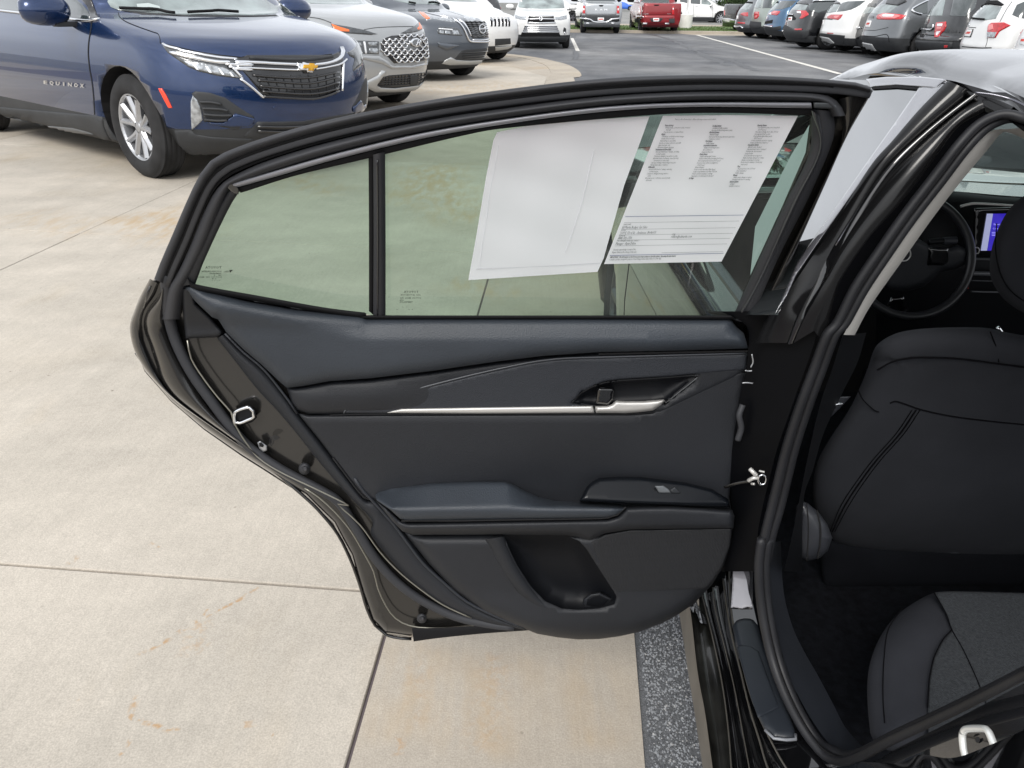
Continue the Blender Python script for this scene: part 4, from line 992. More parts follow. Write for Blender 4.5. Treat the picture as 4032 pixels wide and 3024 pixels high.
# each row car is anchored on the ground below its rear left wheel (seen under the bumper)
LW = lambda sp: (-sp['wb'], (sp['W']/2-.14))
RW = lambda sp: (-sp['wb'], -(sp['W']/2-.10))
sp = spec(W=1.85, L=4.6); au = rowcar('grey SUV with slanted red tail lamp, leftmost of the right row', P_MGREY, sp, R4([(134,526)])[0], 8, 1.05, LW(sp))
c = au
c.px('rear_window', R4([(245,135), (330,45), (420,55), (350,150), (300,140)]), PGLASS, h=.004); c.px('spoiler', R4([(315,45), (330,20), (425,28), (420,55)]), DARK, h=.01)
c.px('tail_lamp', R4([(235,205), (270,180), (352,178), (352,238), (300,235)]), RED, h=.01); plate(c, R4([(175,228), (210,228), (205,275), (170,275)]))
c.px('bumper_reflector', R4([(195,318), (310,325), (305,345), (200,338)]), RED, h=.004); bar(c, R4([(130,378), (200,385), (250,380), (280,410)]), .03, CHROME, 'exhaust_trim', off=.02)
c.px('lower_valance', R4([(130,390), (240,395), (300,420), (350,400), (350,440), (260,445), (140,412)]), CLAD, h=.006)
sp = spec(W=1.89, L=4.39, H=1.78, wb=2.67, rear=[(.20,.2),(.36,.06),(.50,0),(.62,.03),(.80,.03),(1.0,.05),(1.12,.07),(1.30,.10),(1.50,.16),(1.62,.22),(1.72,.4),(1.78,1.2)], wid=[(.20,.90),(.30,.96),(.55,1.0),(.80,.985),(.95,.965),(1.05,.95),(1.12,.93),(1.30,.90),(1.50,.86),(1.66,.80),(1.72,.72),(1.78,.5)], clad=.50)
br = rowcar('pale green-grey boxy SUV with upright red tail lamp, second of the right row', P_GREEN, sp, R4([(352,548)])[0], 8, 1.05, LW(sp))
c = br
c.px('rear_window', R4([(405,108), (435,-30), (560,-30), (535,115), (470,120)]), PGLASS, h=.004); c.px('side_window', R4([(560,118), (585,-30), (700,-30), (700,118)]), CGLASS, h=.004)
tl = c.px('tail_lamp', R4([(445,170), (512,168), (512,230), (490,265), (445,280), (438,220)]), RED, h=.014); c.px('lamp_reflector', R4([(462,180), (500,178), (498,205), (460,205)]), PINK, h=.004, off=.016, parent=tl); c.px('lamp_reflector', R4([(455,228), (492,225), (480,255), (452,262)]), PINK, h=.004, off=.016, parent=tl)
plate(c, R4([(352,310), (368,310), (366,370), (350,368)]))
c.px('bumper', R4([(345,300), (545,320), (545,400), (430,420), (350,390)]), CLAD, h=.02)
sp = spec(); be = rowcar('steel blue SUV with pale red tail lamps, third of the right row', P_LBLUE, sp, R4([(550,583)])[0], 7, 1.07, LW(sp))
c = be
c.px('rear_window', R4([(620,130), (700,40), (795,48), (735,150), (650,150)]), PGLASS, h=.004); c.px('spoiler', R4([(700,42), (712,5), (795,18), (798,48)]), DARK, h=.02); c.px('side_window', R4([(745,138), (820,15), (1060,8), (980,90), (850,135)]), CGLASS, h=.003)
tl = c.px('tail_lamp', R4([(650,215), (655,190), (730,155), (820,162), (800,200), (770,225), (700,215)]), RED, h=.014); c.px('lamp_reflector', R4([(660,212), (665,190), (690,178), (692,215)]), LAMPW, h=.004, off=.016, parent=tl); c.px('lamp_reflector', R4([(700,190), (735,165), (790,168), (770,182), (715,198)]), PINK, h=.004, off=.016, parent=tl)
plate(c, R4([(592,235), (632,235), (622,278), (585,275)])); bar(c, R4([(560,375), (620,378), (700,388)]), .03, CHROME, 'bumper_trim', off=.02); c.px('lower_valance', R4([(550,390), (720,395), (830,375), (830,430), (720,460), (560,440)]), CLAD, h=.01); c.px('bumper_reflector', R4([(640,370), (705,372), (700,385), (645,383)]), RED, h=.003)
c.px('tailgate_recess', R4([(592,310), (715,285), (705,340), (590,350)]), SHUT, h=.002)
sp = spec(W=1.84, L=4.63); hd = rowcar('dark silver SUV almost hidden behind a black one, fourth in right row', P_MGREY, sp, R4([(838,620)])[0], 7, 1.05, LW(sp)); 
plate(hd, R4([(872,250), (908,250), (900,298), (868,295)]))
sp = spec(W=1.84, L=4.63, rw=.365); te = rowcar('black SUV with C-shaped red tail lamp, fifth of the right row', P_BLACK, sp, R4([(822,680)])[0], 6, 1.10, LW(sp))
c = te
c.px('rear_window', R4([(975,140), (1060,55), (1110,58), (1225,72), (1180,150), (1080,150)]), PGLASS, h=.004); c.px('spoiler', R4([(1040,50), (1060,15), (1130,10), (1200,20), (1232,55), (1230,75), (1100,55)]), GLOSSBLK, h=.03); c.px('side_window', R4([(1240,148), (1225,60), (1300,38), (1540,15), (1640,10), (1500,150), (1380,190)]), CGLASS, h=.003)
bar(c, R4([(1298,35), (1330,15), (1700,8), (1850,0)]), .03, CHROME, 'roof_rail', off=.03)
tl = c.px('tail_lamp', R4([(1058,158), (1130,150), (1190,155), (1230,195), (1228,220), (1180,248), (1140,272), (1095,270), (1118,240), (1130,200), (1062,192)]), RED, h=.014); c.px('lamp_reflector', R4([(1062,168), (1120,165), (1122,195), (1065,190)]), LAMPW, h=.004, off=.016, parent=tl)
c.px('plate_recess', R4([(910,212), (1000,215), (1050,262), (1040,290), (940,300), (905,290)]), SHUT, h=.002); plate(c, R4([(945,245), (995,245), (985,305), (932,302)])); bar(c, R4([(935,210), (1005,212)]), .02, CHROME, 'plate_trim', off=.02)
c.px('lower_valance', R4([(820,360), (900,360), (1020,425), (1160,435), (1240,430), (1240,500), (1200,560), (980,560), (830,500)]), CLAD, h=.02); c.px('bumper_reflector', R4([(1032,418), (1140,416), (1135,438), (1035,440)]), RED, h=.004, off=.024); bar(c, R4([(822,440), (870,448)]), .03, CHROME, 'bumper_trim', off=.03)
sp = spec(); we = rowcar('white SUV with long red tail lamp and grey lower bumper, sixth in right row', P_WHITE, sp, R4([(1340,735)])[0], 5, 1.17, LW(sp), (.68, 10, ALLOY))
c = we
c.px('rear_window', R4([(1440,180), (1545,52), (1690,62), (1630,170), (1520,190)]), PGLASS, h=.004); c.px('spoiler', R4([(1540,52), (1550,15), (1620,12), (1690,35), (1692,62)]), GLOSSBLK, h=.03); c.px('side_window', R4([(1640,172), (1700,45), (1800,20), (2060,8), (1960,90), (1850,140), (1760,160)]), CGLASS, h=.003)
tl = c.px('tail_lamp', R4([(1495,265), (1500,240), (1560,210), (1730,210), (1700,260), (1660,290), (1580,278)]), RED, h=.014); c.px('lamp_reflector', R4([(1600,232), (1690,225), (1650,262), (1610,268)]), PINK, h=.004, off=.016, parent=tl)
plate(c, R4([(1405,290), (1460,292), (1440,355), (1395,350)])); c.px('tailgate_band', R4([(1378,262), (1495,268), (1580,282), (1580,290), (1378,272)]), SHUT, h=.002)
c.px('bumper_lower', R4([(1345,470), (1500,490), (1580,498), (1760,515), (1740,640), (1650,650), (1600,630), (1350,540)]), CLAD, h=.01); c.px('skid_plate', R4([(1335,525), (1390,520), (1530,545), (1615,625), (1560,630), (1500,598), (1350,575)]), mat('satin_silver_trim', (.48,.49,.49)), h=.03, off=.01); c.px('bumper_reflector', R4([(1500,475), (1590,480), (1590,492), (1500,488)]), RED, h=.003)
sp = spec(W=1.86); bs = rowcar('black SUV squeezed between a white and a grey one, seventh in right row', P_BLACK, sp, R4([(1788,772)])[0], 4, 1.12, LW(sp))
c = bs
c.px('rear_window', R4([(1985,180), (2070,95), (2200,105), (2120,185), (2040,205)]), PGLASS, h=.004); c.px('spoiler', R4([(2085,95), (2100,50), (2212,50), (2212,108)]), GLOSSBLK, h=.03); plate(c, R5([(45,250), (108,250), (88,328), (30,325)])); bar(c, R4([(1870,400), (1990,405)]), .03, CHROME, 'bumper_trim', off=.03)
sp = spec(W=1.93, L=4.78, wb=2.85, rw=.38, clad=.52); ed = rowcar('grey SUV with full-width pale red tail lamp, eighth in right row', P_MGREY, sp, (3374,223), 4, 1.14, LW(sp), (.70, 5, ALLOY))
c = ed
c.px('rear_window', R5([(210,160), (400,55), (610,72), (500,160), (350,185)]), PGLASS, h=.004); c.px('spoiler', R5([(440,50), (465,-10), (700,-10), (720,20), (600,75)]), GLOSSBLK, h=.03)
c.px('side_window', R5([(800,130), (850,75), (980,0), (980,170), (900,180)]), CGLASS, h=.003); bar(c, R5([(985,5), (850,72), (775,130), (850,172), (905,182)]), .03, CHROME, 'window_trim', off=.008)
tl = c.px('tail_lamp', R5([(320,215), (345,185), (430,162), (620,180), (715,198), (650,248), (450,252), (330,248)]), RED, h=.014); c.px('lamp_reflector', R5([(355,205), (420,172), (600,190), (640,205), (560,238), (400,232)]), PINK, h=.006, off=.016, parent=tl); c.px('lamp_reflector', R5([(400,195), (450,178), (560,190), (540,215), (420,215)]), LAMPW, h=.003, off=.024, parent=tl)
c.px('badge', R5([(190,195), (240,190), (300,205), (295,235), (200,232)]), GLOSSBLK, h=.006); plate(c, R5([(210,262), (265,265), (240,348), (188,345)]))
seam(c, R5([(150,380), (240,388), (330,385), (480,350)]), 2); seam(c, R5([(140,455), (300,465), (380,450), (450,440), (480,470), (490,540)]), 3)
c.px('skid_plate', R5([(80,540), (120,530), (270,560), (330,650), (320,670), (210,650), (100,615)]), mat('satin_silver_trim', (.48,.49,.49)), h=.03, off=.01)
sp = spec(W=1.98, L=4.9, H=1.80, wb=3.0, rw=.38, clad=.55, z0=.3, rear=[(.30,.2),(.40,.04),(.50,0),(.64,.0),(.66,.10),(.80,.10),(1.0,.12),(1.12,.14),(1.30,.20),(1.50,.32),(1.66,.42),(1.74,.6),(1.80,1.3)])
ex = rowcar('black SUV with tall red and white tail lamp, ninth in right row', P_BLACK, sp, (3584,246), 2, 1.10, LW(sp))
c = ex
c.px('rear_window', R5([(920,195), (985,-30), (1215,-30), (1165,200), (1000,205)]), PGLASS, h=.004); c.px('side_window', R5([(1265,205), (1320,-30), (1620,-30), (1590,100), (1480,210)]), CGLASS, h=.003)
tl = c.px('tail_lamp', R5([(1090,285), (1218,275), (1220,340), (1190,400), (1110,475), (1062,478), (1080,350)]), RED, h=.02); c.px('lamp_reflector', R5([(1112,302), (1180,300), (1175,335), (1110,338)]), LAMPW, h=.006, off=.024, parent=tl); c.px('lamp_reflector', R5([(1100,405), (1160,395), (1120,445), (1092,460)]), LAMPW, h=.006, off=.024, parent=tl); c.px('lamp_infill', R5([(1105,345), (1165,345), (1155,372), (1105,372)]), PINK, h=.006, off=.022, parent=tl)
c.px('tailgate_panel', R5([(850,292), (1065,300), (1050,355), (840,350)]), GLOSSBLK, h=.01); bar(c, R5([(835,362), (940,372), (1040,375), (1065,310)]), .025, CHROME, 'tailgate_trim', off=.02)
bm_ = c.px('bumper', R5([(755,505), (920,520), (1300,535), (1300,620), (900,640), (760,640)]), CLAD, h=.04); plate(c, R5([(845,530), (912,532), (900,618), (838,615)])); c.px('bumper_reflector', R5([(1208,572), (1252,572), (1248,600), (1205,600)]), RED, h=.006, off=.045)
c.px('tow_eye_cover', R5([(880,435), (940,432), (930,480), (885,478)]), SHUT, h=.002)
sp = spec(W=1.80, L=4.6, H=1.73, rw=.36, clad=.30); fo = rowcar('white SUV with red and clear tail lamp and oval badge above the sedan roof', P_WHITE, sp, (3752,278), 0, 1.15, LW(sp))
c = fo
c.px('rear_window', R5([(1485,255), (1640,70), (1780,65), (1930,90), (1850,240), (1700,262)]), PGLASS, h=.004); c.px('spoiler', R5([(1640,68), (1665,10), (1880,5), (1960,60), (1925,80), (1780,60)]), DARK, h=.03); bar(c, R5([(1555,235), (1640,245), (1715,250)]), .02, DARK, 'rear_wiper', off=.03)
tl = c.px('tail_lamp', R5([(1745,405), (1755,320), (1800,290), (1960,285), (2045,325), (1900,405), (1850,485), (1750,480)]), RED, h=.02); c.px('lamp_reflector', R5([(1750,408), (1870,412), (1845,480), (1752,475)]), LENS, h=.006, off=.022, parent=tl); c.px('lamp_infill', R5([(1765,320), (1820,310), (1830,370), (1765,395)]), PINK, h=.006, off=.022, parent=tl)
seam(c, R5([(2060,20), (1990,120), (1925,240), (1905,280)]), 2); seam(c, R5([(1745,480), (1740,540), (1720,600)]), 2); seam(c, R5([(1420,340), (1600,355)]), 3)
pf = c.px('plate_frame', R5([(1490,368), (1570,372), (1535,478), (1450,470)]), DARK, h=.004, off=.01); plate(c, R5([(1492,375), (1560,378), (1528,468), (1456,462)]))
bar(c, R5([(1500,290), (1520,300), (1515,325), (1495,330), (1485,310), (1500,290)]), .008, CHROME, 'badge', off=.01); c.px('side_window', R5([(2060,190), (2120,60), (2260,0), (2300,250), (2150,230)]), CGLASS, h=.003)
seam(c, R5([(1300,585), (1480,600), (1650,612), (1800,610)]), 4)
sp = spec(W=1.80, L=4.6, H=1.6); lw = rowcar('white car with only its rear corner showing, last in right row', P_WHITE, sp, (3950,318), -2, 1.0, LW(sp))
c = lw
c.px('tail_lamp', R5([(2072,345), (2100,340), (2118,350), (2095,400), (2075,405)]), RED, h=.01); plate(c, R5([(2180,460), (2240,465), (2230,575), (2165,568)]))

# ---- lamp post with a white concrete base, far kerb
x, y = ground_xy(*R3([(1590,385)])[0]); y += .4
lp = empty('lamp_post', (x, y, 0), label='white lamp post on a thick white concrete drum at the far kerb', cat='lamp post')
def lathe(name, c, prof, m, parent, seg=28, **t):
    V, F = [], []
    for (r_, z) in prof:
        for k in range(seg):
            a = 2*math.pi*k/seg; V.append((c[0]+r_*math.cos(a), c[1]+r_*math.sin(a), c[2]+z))
    for q in range(len(prof)-1):
        for k in range(seg): F.append((q*seg+k, q*seg+(k+1) % seg, (q+1)*seg+(k+1) % seg, (q+1)*seg+k))
    F.append(tuple((len(prof)-1)*seg+k for k in range(seg)))
    return mobj(name, V, F, m, parent, True, **t)
lathe('base', (x,y,0), ((.36,0), (.355,.3), (.35,.80), (.34,.84), (.30,.86), (.13,.87)), mat('white_painted_concrete', (.66, .65, .62), dict(scale=20, strength=.3, dist=.01, var=.1, vscale=3), rough=.7), lp)
lathe('pole', (x,y,.87), ((.13,0), (.12,.06), (.06,.16), (.055,.3), (.05,3), (.045,7)), mat('white_painted_steel', (.6, .6, .6), rough=.4), lp, 14)
box('lamp_head', (x-.35, y, 7.9), (.8, .35, .12), mat('white_painted_steel', (.6, .6, .6)), lp, bevel=.03)
# ---- trees beyond the road
BARK = mat('tree_bark', (.06, .045, .035), dict(scale=14, strength=.8, dist=.03, var=.3, vscale=5), rough=.9)
LEAF = mat('tree_leaves', (.045, .085, .022), dict(scale=3, strength=0, var=.45, vscale=1.2), rough=.7)
def tree(label, x, y, h, rad, low):
    t = empty('tree', (x, y, .15), label=label, cat='tree')
    tube('trunk', [(x, y, .1), (x+.1, y, h*.3), (x-.1, y+.1, h*.6), (x, y, h*.85)], [.22, .17, .12, .05], BARK, t)
    for k in range(6):
        a = k*1.05; tube('limb', [(x, y, h*.35+k*.2), (x+math.cos(a)*rad*.4, y+math.sin(a)*rad*.4, h*.5+k*.25), (x+math.cos(a)*rad*.8, y+math.sin(a)*rad*.8, h*.62+k*.2)], [.09, .06, .02], BARK, t, seg=6)
    V, F = [], []
    cl_ = [(random.gauss(0, .5)*rad, random.gauss(0, .5)*rad, low+(h-low)*random.random(), random.uniform(.4, .9)) for _ in range(34)]
    for i in range(7000):
        cx, cy, cz, cr_ = random.choice(cl_); v = Vector((random.gauss(0,1), random.gauss(0,1), random.gauss(0,1))).normalized()*cr_*random.random()**.4
        p = Vector((x+cx, y+cy, cz))+v; a = Vector((random.gauss(0,1), random.gauss(0,1), random.gauss(0,1))).normalized()*.11; b_ = a.cross(Vector((random.gauss(0,1), random.gauss(0,1), .3))).normalized()*.06; b = len(V)
        V += [p-a, p+b_, p+a, p-b_]; F.append((b, b+1, b+2, b+3))
    mobj('crown', V, F, LEAF, t, False)
tree('leafy green tree behind the black pickup, leftmost of three', 15.5, 62, 6, 2.2, .9)
tree('leafy green tree behind the grey SUV at the head of the right row', 19.5, 60, 5.5, 2.0, .9)
tree('smaller leafy tree beyond the road, middle of three', 17.4, 66, 4.5, 1.8, .7)
# =================================================================== the near black sedan with its open rear door
P_PIANO = mat('deep_black_gloss_paint', (.0035, .0036, .0042), rough=.035, coat=1, coatr=.01, spec=.6)
P_MIRR = mat('deep_black_clearcoat_up', (.02, .021, .024), rough=.03, metal=.0, coat=1, coatr=.01, ior=2.4)
METAL_IN = mat('satin_black_inner_metal', (.010, .0095, .009), rough=.22, coat=.7, coatr=.12)
RUB = mat('black_rubber_seal', (.027, .028, .032), dict(scale=500, strength=.15, dist=.0004, var=.15, vscale=6), rough=.6, spec=.4)
RUBD = mat('matte_rubber_groove', (.007, .007, .008), rough=.8, spec=.2)
SOFT = mat('soft_grained_upper_trim', (.028, .034, .043), dict(scale=520, strength=.5, dist=.0007, kind='voronoi', var=.16, vscale=5), rough=.5, spec=.42)
TRIM = mat('grained_door_plastic', (.0125, .0138, .017), dict(scale=620, strength=.45, dist=.0006, kind='voronoi', var=.2, vscale=4), rough=.55, spec=.38)
TRIML = mat('grained_accent_plastic', (.019, .0215, .027), dict(scale=560, strength=.55, dist=.0007, kind='voronoi', var=.06, vscale=5), rough=.5, spec=.4)
DKTRIM = mat('dark_recess_plastic', (.0035, .004, .0055), rough=.5, spec=.25)
SATIN = mat('satin_silver_plastic', (.56, .55, .53), metal=.5, rough=.42)
STRIPG = mat('grey_gloss_strip', (.27, .275, .30), metal=.3, rough=.3)
FAB = mat('charcoal_seat_cloth', (.024, .0255, .030), dict(scale=900, strength=.5, dist=.0006, var=.12, vscale=7), rough=.95, spec=.12)
FABI = mat('woven_insert_cloth', (.034, .037, .041), dict(scale=700, strength=.9, dist=.0012, kind='voronoi', var=.25, vscale=260), rough=.95, spec=.15)
BEIGE = mat('pale_grey_pillar_trim', (.46, .45, .43), dict(scale=700, strength=.3, dist=.0004, var=.04, vscale=8), rough=.75)
CARPET = mat('black_carpet', (.006, .0068, .009), dict(scale=700, strength=1, dist=.003, var=.45, vscale=70), rough=1, spec=.08)
FABC = mat('charcoal_cushion_cloth', (.026, .0275, .033), dict(scale=900, strength=.6, dist=.0007, var=.14, vscale=9), rough=.95, spec=.12)
GREENG = glass('green_tinted_door_glass', (.42, .56, .475))
DARKG = mat('privacy_front_glass', (.02, .024, .026), rough=.01, spec=.8, coat=1, ior=2.7)
SPK = MAT.get('speaker'); 
def speaker_mat():
    m, n, l, b = nodes_of('speaker_dot_grille'); b.inputs['Base Color'].default_value = (.008, .009, .012, 1); setp(b, rough=.6)
    tcn = n.new('ShaderNodeTexCoord'); sp_ = n.new('ShaderNodeSeparateXYZ'); l.new(tcn.outputs['Object'], sp_.inputs[0])
    def mm(op, a, c=None):
        q = n.new('ShaderNodeMath'); q.operation = op
        for i, v in enumerate((a, c)):
            if v is None: continue
            (l.new(v, q.inputs[i]) if not isinstance(v, (int, float)) else setattr(q.inputs[i], 'default_value', v))
        return q.outputs[0]
    f = 2*math.pi/.0052
    w = mm('MULTIPLY', mm('SINE', mm('MULTIPLY', sp_.outputs[0], f)), mm('SINE', mm('MULTIPLY', sp_.outputs[2], f)))
    w = mm('ABSOLUTE', w)
    r = n.new('ShaderNodeValToRGB'); r.color_ramp.elements[0].position = .15; r.color_ramp.elements[0].color = (.011, .013, .017, 1); r.color_ramp.elements[1].position = .45; r.color_ramp.elements[1].color = (.003, .003, .004, 1)
    l.new(w, r.inputs[0]); l.new(r.outputs[0], b.inputs['Base Color'])
    bp = n.new('ShaderNodeBump'); bp.inputs['Strength'].default_value = .6; bp.inputs['Distance'].default_value = -.001; l.new(w, bp.inputs['Height']); l.new(bp.outputs[0], b.inputs['Normal'])
    return m
SPK = speaker_mat()

sedan = empty('parked_car', (1.25, .9, 0), label='glossy black sedan with its rear left door wide open, right beside the camera', cat='car')
# ---- the door's own surface: upright below the belt, the window frame leaning in towards us
DY, HB, LEAN = 1.02, .985, .50
def dsurf(px, py):
    d = ray(px, py); Y = DY
    for _ in range(8):
        h = CAM_H+d.z/d.y*Y; Y = DY-LEAN*max(0, h-HB)
    h = CAM_H+d.z/d.y*Y; k = min(1, max(0, (h-HB+.02)/.04))
    return CAM+d*(Y/d.y), -d
PXM = 1.08/FPX
def dpt(p, off=0):
    q, n = dsurf(p[0], p[1]); return q+n*off
def dtube(name, pts, rpx, m, parent, off=0., flat=1.0, seg=12, step=30, sm=True, closed=False, **t):
    P = catmull([p[:2] for p in pts], step=step, closed=closed) if sm else densify([p[:2] for p in pts], step, closed=closed)
    rr = rpx*PXM
    return tube(name, [dpt(p, off) for p in P], rr, m, parent, seg=seg, flat=flat, up=Vector((0, -1, 0)), closed=closed, **t)
def dribbon(name, A, B, m, parent, off=0., bulge=0., n=50, k=6, edge=0.0, **t):
    A = rsmp(catmull([p[:2] for p in A], n=6), n); B = rsmp(catmull([p[:2] for p in B], n=6), n); rails = []
    us = [0]+[j/k for j in range(k+1)]+[1]
    for i, u in enumerate(us):
        h = off+bulge*math.sin(math.pi*u)**.8 if 0 < u < 1 else off
        if i in (0, len(us)-1): h = off-edge
        rails.append([dpt(a*(1-u)+b*u, h) for a, b in zip(A, B)])
    return strip(name, rails, m, parent, **t)
def dpanel(name, poly, m, parent, smooth_it=0, **k):
    P = poly
    if smooth_it: P = [tuple(p) for p in chaikin([p[:2] for p in poly], smooth_it)]
    return panel(name, P, dsurf, m, parent, **k)
door = empty('rear_door', parent=sedan); door['label'] = 'open rear left door seen from inside'

outline = VV([(1880,186),(1850,180),(1700,168),(1500,164),(1300,172),(1100,194),(900,223),(700,263),(560,303),(476,335),(452,352),(428,385),(402,440),(372,510),(346,570),(333,603),(318,612),(300,645),(283,690),(289,740),(312,800),(370,866),(440,925),(520,980),(580,1018),(660,1070),(720,1130),(758,1200),(782,1280),(803,1340),(830,1368),(885,1376),(960,1368),(1140,1350),
              (1300,1330),(1480,1250),(1560,1200),(1585,1100),(1592,1000),(1606,900),(1616,760),(1618,716),(1640,690),(1700,560),(1780,400),(1830,290),(1886,196)])
win_q = VV([(519,413),(640,378),(800,343),(797,674),(700,662),(560,637),(424,612),(440,565),(478,480)])
win_m = VV([(830,336),(1000,296),(1100,279),(1250,262),(1400,252),(1560,248),(1745,250),(1732,330),(1685,440),(1610,600),(1577,680),(835,680)])
whole_win = VV([(513,407),(640,372),(800,337),(1000,291),(1100,274),(1250,257),(1400,247),(1560,243),(1752,245),(1740,330),(1690,445),(1616,605),(1582,690),(835,690),(700,672),(560,646),(417,620),(434,565),(472,480)])
# inner metal shell with the window opening cut through
shell = panel('door_shell', outline, dsurf, METAL_IN, door, off=-.056, bevel=30, height=.03, g=26, back=.055, hole=whole_win)
# outer skin, a hand's breadth behind, bulging away from us
def osurf(px, py):
    q, n = dsurf(px, py); return q, n
skin = VV([(318,616),(300,650),(284,692),(290,742),(312,802),(370,868),(440,928),(520,984),(580,1022),(660,1074),(720,1134),(758,1204),(782,1284),(803,1344),(830,1370),(885,1377),(960,1368),(1140,1350),(1480,1260),(1590,1150),(1600,950),(1616,720),(835,700),(560,655),(400,628)])
panel('outer_skin', skin, dsurf, P_PIANO, door, off=-.12, flat=True, g=40, back=.01, disp=lambda x, y, d: -.05*min(1, d/200)**.5)
# glossy folds along the latch edge
dribbon('latch_edge_fold', S1([(150,78),(95,180),(45,300),(18,400),(45,540),(110,660),(200,770),(330,890),(480,1000),(640,1110),(820,1230)]), S1([(215,120),(190,190),(120,290),(105,380),(115,480),(160,600),(215,720),(300,840),(450,960),(620,1080),(810,1215)]), P_PIANO, door, off=-.03, bulge=.012, edge=.06)
dribbon('latch_edge_fold', S1([(225,120),(200,200),(125,300),(110,400),(150,520),(190,640),(225,740),(310,850),(470,975),(650,1100),(840,1235)]), S1([(240,180),(250,290),(275,420),(320,540),(400,690),(500,850),(600,980),(700,1090),(760,1140),(820,1190),(870,1240)]), METAL_IN, door, off=-.022, bulge=.022, edge=.04)
for q in ([(150,130),(128,200),(108,270)], [(215,390),(180,480),(172,560)]):
    dtube('fold_crease', S1(q), 4, METAL_IN, door, off=-.018, flat=.4)
# ---- window frame: seals from the outside in
dribbon('outer_seal', VV([(333,603),(346,568),(372,508),(402,438),(428,383),(452,350),(476,333),(560,301),(700,261),(900,221),(1100,192),(1300,170),(1500,162),(1700,166),(1850,178),(1882,188)]),
        VV([(352,612),(366,572),(392,512),(418,448),(442,398),(464,368),(486,352),(566,320),(704,280),(902,238),(1102,209),(1302,187),(1500,178),(1700,181),(1848,191),(1880,200)]), RUB, door, off=-.004, bulge=.007, edge=.03)
dtube('seal_groove', VV([(354,612),(368,574),(394,514),(420,450),(444,400),(466,370),(488,354),(567,322),(705,282),(903,240),(1103,211),(1303,189),(1500,180),(1700,183),(1800,188)]), 6, RUBD, door, off=-.004, flat=.4)
dtube('middle_seal', VV([(360,616),(374,580),(400,522),(426,458),(450,406),(472,378),(494,362),(570,331),(707,291),(904,248),(1104,218),(1304,196),(1500,186),(1700,188),(1810,194),(1880,203)]), 12, RUB, door, off=-.004, flat=.5)
dtube('seal_groove', VV([(366,620),(380,585),(406,528),(432,464),(456,414),(478,388),(498,374),(573,342),(709,301),(905,257),(1105,226),(1305,203),(1500,193),(1700,195),(1800,200)]), 6, RUBD, door, off=-.006, flat=.4)
dribbon('main_seal', VV([(350,690),(362,625),(384,588),(410,532),(436,468),(460,420),(482,394),(502,381),(575,348),(710,307),(906,262),(1106,231),(1306,207),(1500,197),(1700,198),(1780,204),(1812,222),(1826,250)]),
        VV([(388,690),(398,625),(420,585),(446,535),(470,475),(488,430),(498,408),(505,400),(590,372),(720,332),(912,286),(1112,253),(1310,229),(1500,218),(1700,219),(1765,222),(1785,232),(1795,252)]), RUB, door, off=-.006, bulge=.016, edge=.02, n=90)
dribbon('bright_strip', VV([(493,398),(500,396),(590,370),(720,333),(912,287),(1112,254),(1310,230),(1500,221),(1752,221)]), VV([(497,409),(504,407),(594,382),(723,345),(914,299),(1113,265),(1310,241),(1500,231),(1754,234)]), STRIPG, door, off=.003, bulge=.003, edge=.012, n=90)
dpanel('strip_end_cap', Z4([(722,722),(830,722),(892,745),(892,772),(726,766)]), mat('grey_end_cap', (.06, .065, .07), rough=.4), door, off=.002, height=.007, bevel=6, g=10)
dribbon('glass_run', VV([(497,409),(504,407),(594,383),(723,346),(914,300),(1113,266),(1310,242),(1500,232),(1760,236)]), VV([(517,412),(522,416),(640,379),(800,341),(1000,293),(1110,275),(1400,249),(1560,244),(1758,250)]), RUBD, door, off=-.001, bulge=.001, edge=.03, n=80)
dribbon('glass_run', VV([(492,414),(470,452),(440,520),(412,575),(402,600),(390,618)]), VV([(519,412),(500,440),(470,500),(440,566),(430,592),(422,614)]), TRIM, door, off=.002, bulge=.004, edge=.02)
dribbon('glass_run', VV([(480,400),(462,440),(432,505),(405,565),(392,600),(386,618)]), VV([(492,412),(470,452),(440,520),(412,575),(402,600),(392,618)]), P_PIANO, door, off=-.002, bulge=.002, edge=.02)
dpanel('corner_joint', Z5([(615,745),(640,735),(700,775),(695,815),(660,812),(618,770)]), P_PIANO, door, off=.002, height=.004, bevel=6, g=8)
# hinge-side frame
dribbon('hinge_side_frame', VV([(1752,236),(1748,330),(1692,447),(1618,607),(1580,690)]), VV([(1800,240),(1800,300),(1750,420),(1680,560),(1620,700)]), RUB, door, off=-.006, bulge=.012, edge=.03)
dribbon('hinge_side_frame', VV([(1752,238),(1770,320),(1712,440),(1640,600),(1590,690)]), VV([(1770,250),(1776,325),(1724,436),(1652,590),(1600,690)]), P_CGREY, door, off=.006, bulge=.003, edge=.012)
dribbon('hinge_side_frame', VV([(1812,214),(1818,300),(1765,420),(1690,570),(1625,705),(1618,716)]), VV([(1886,196),(1832,290),(1782,400),(1712,555),(1655,680),(1640,716)]), METAL_IN, door, off=-.012, bulge=.008, edge=.05)
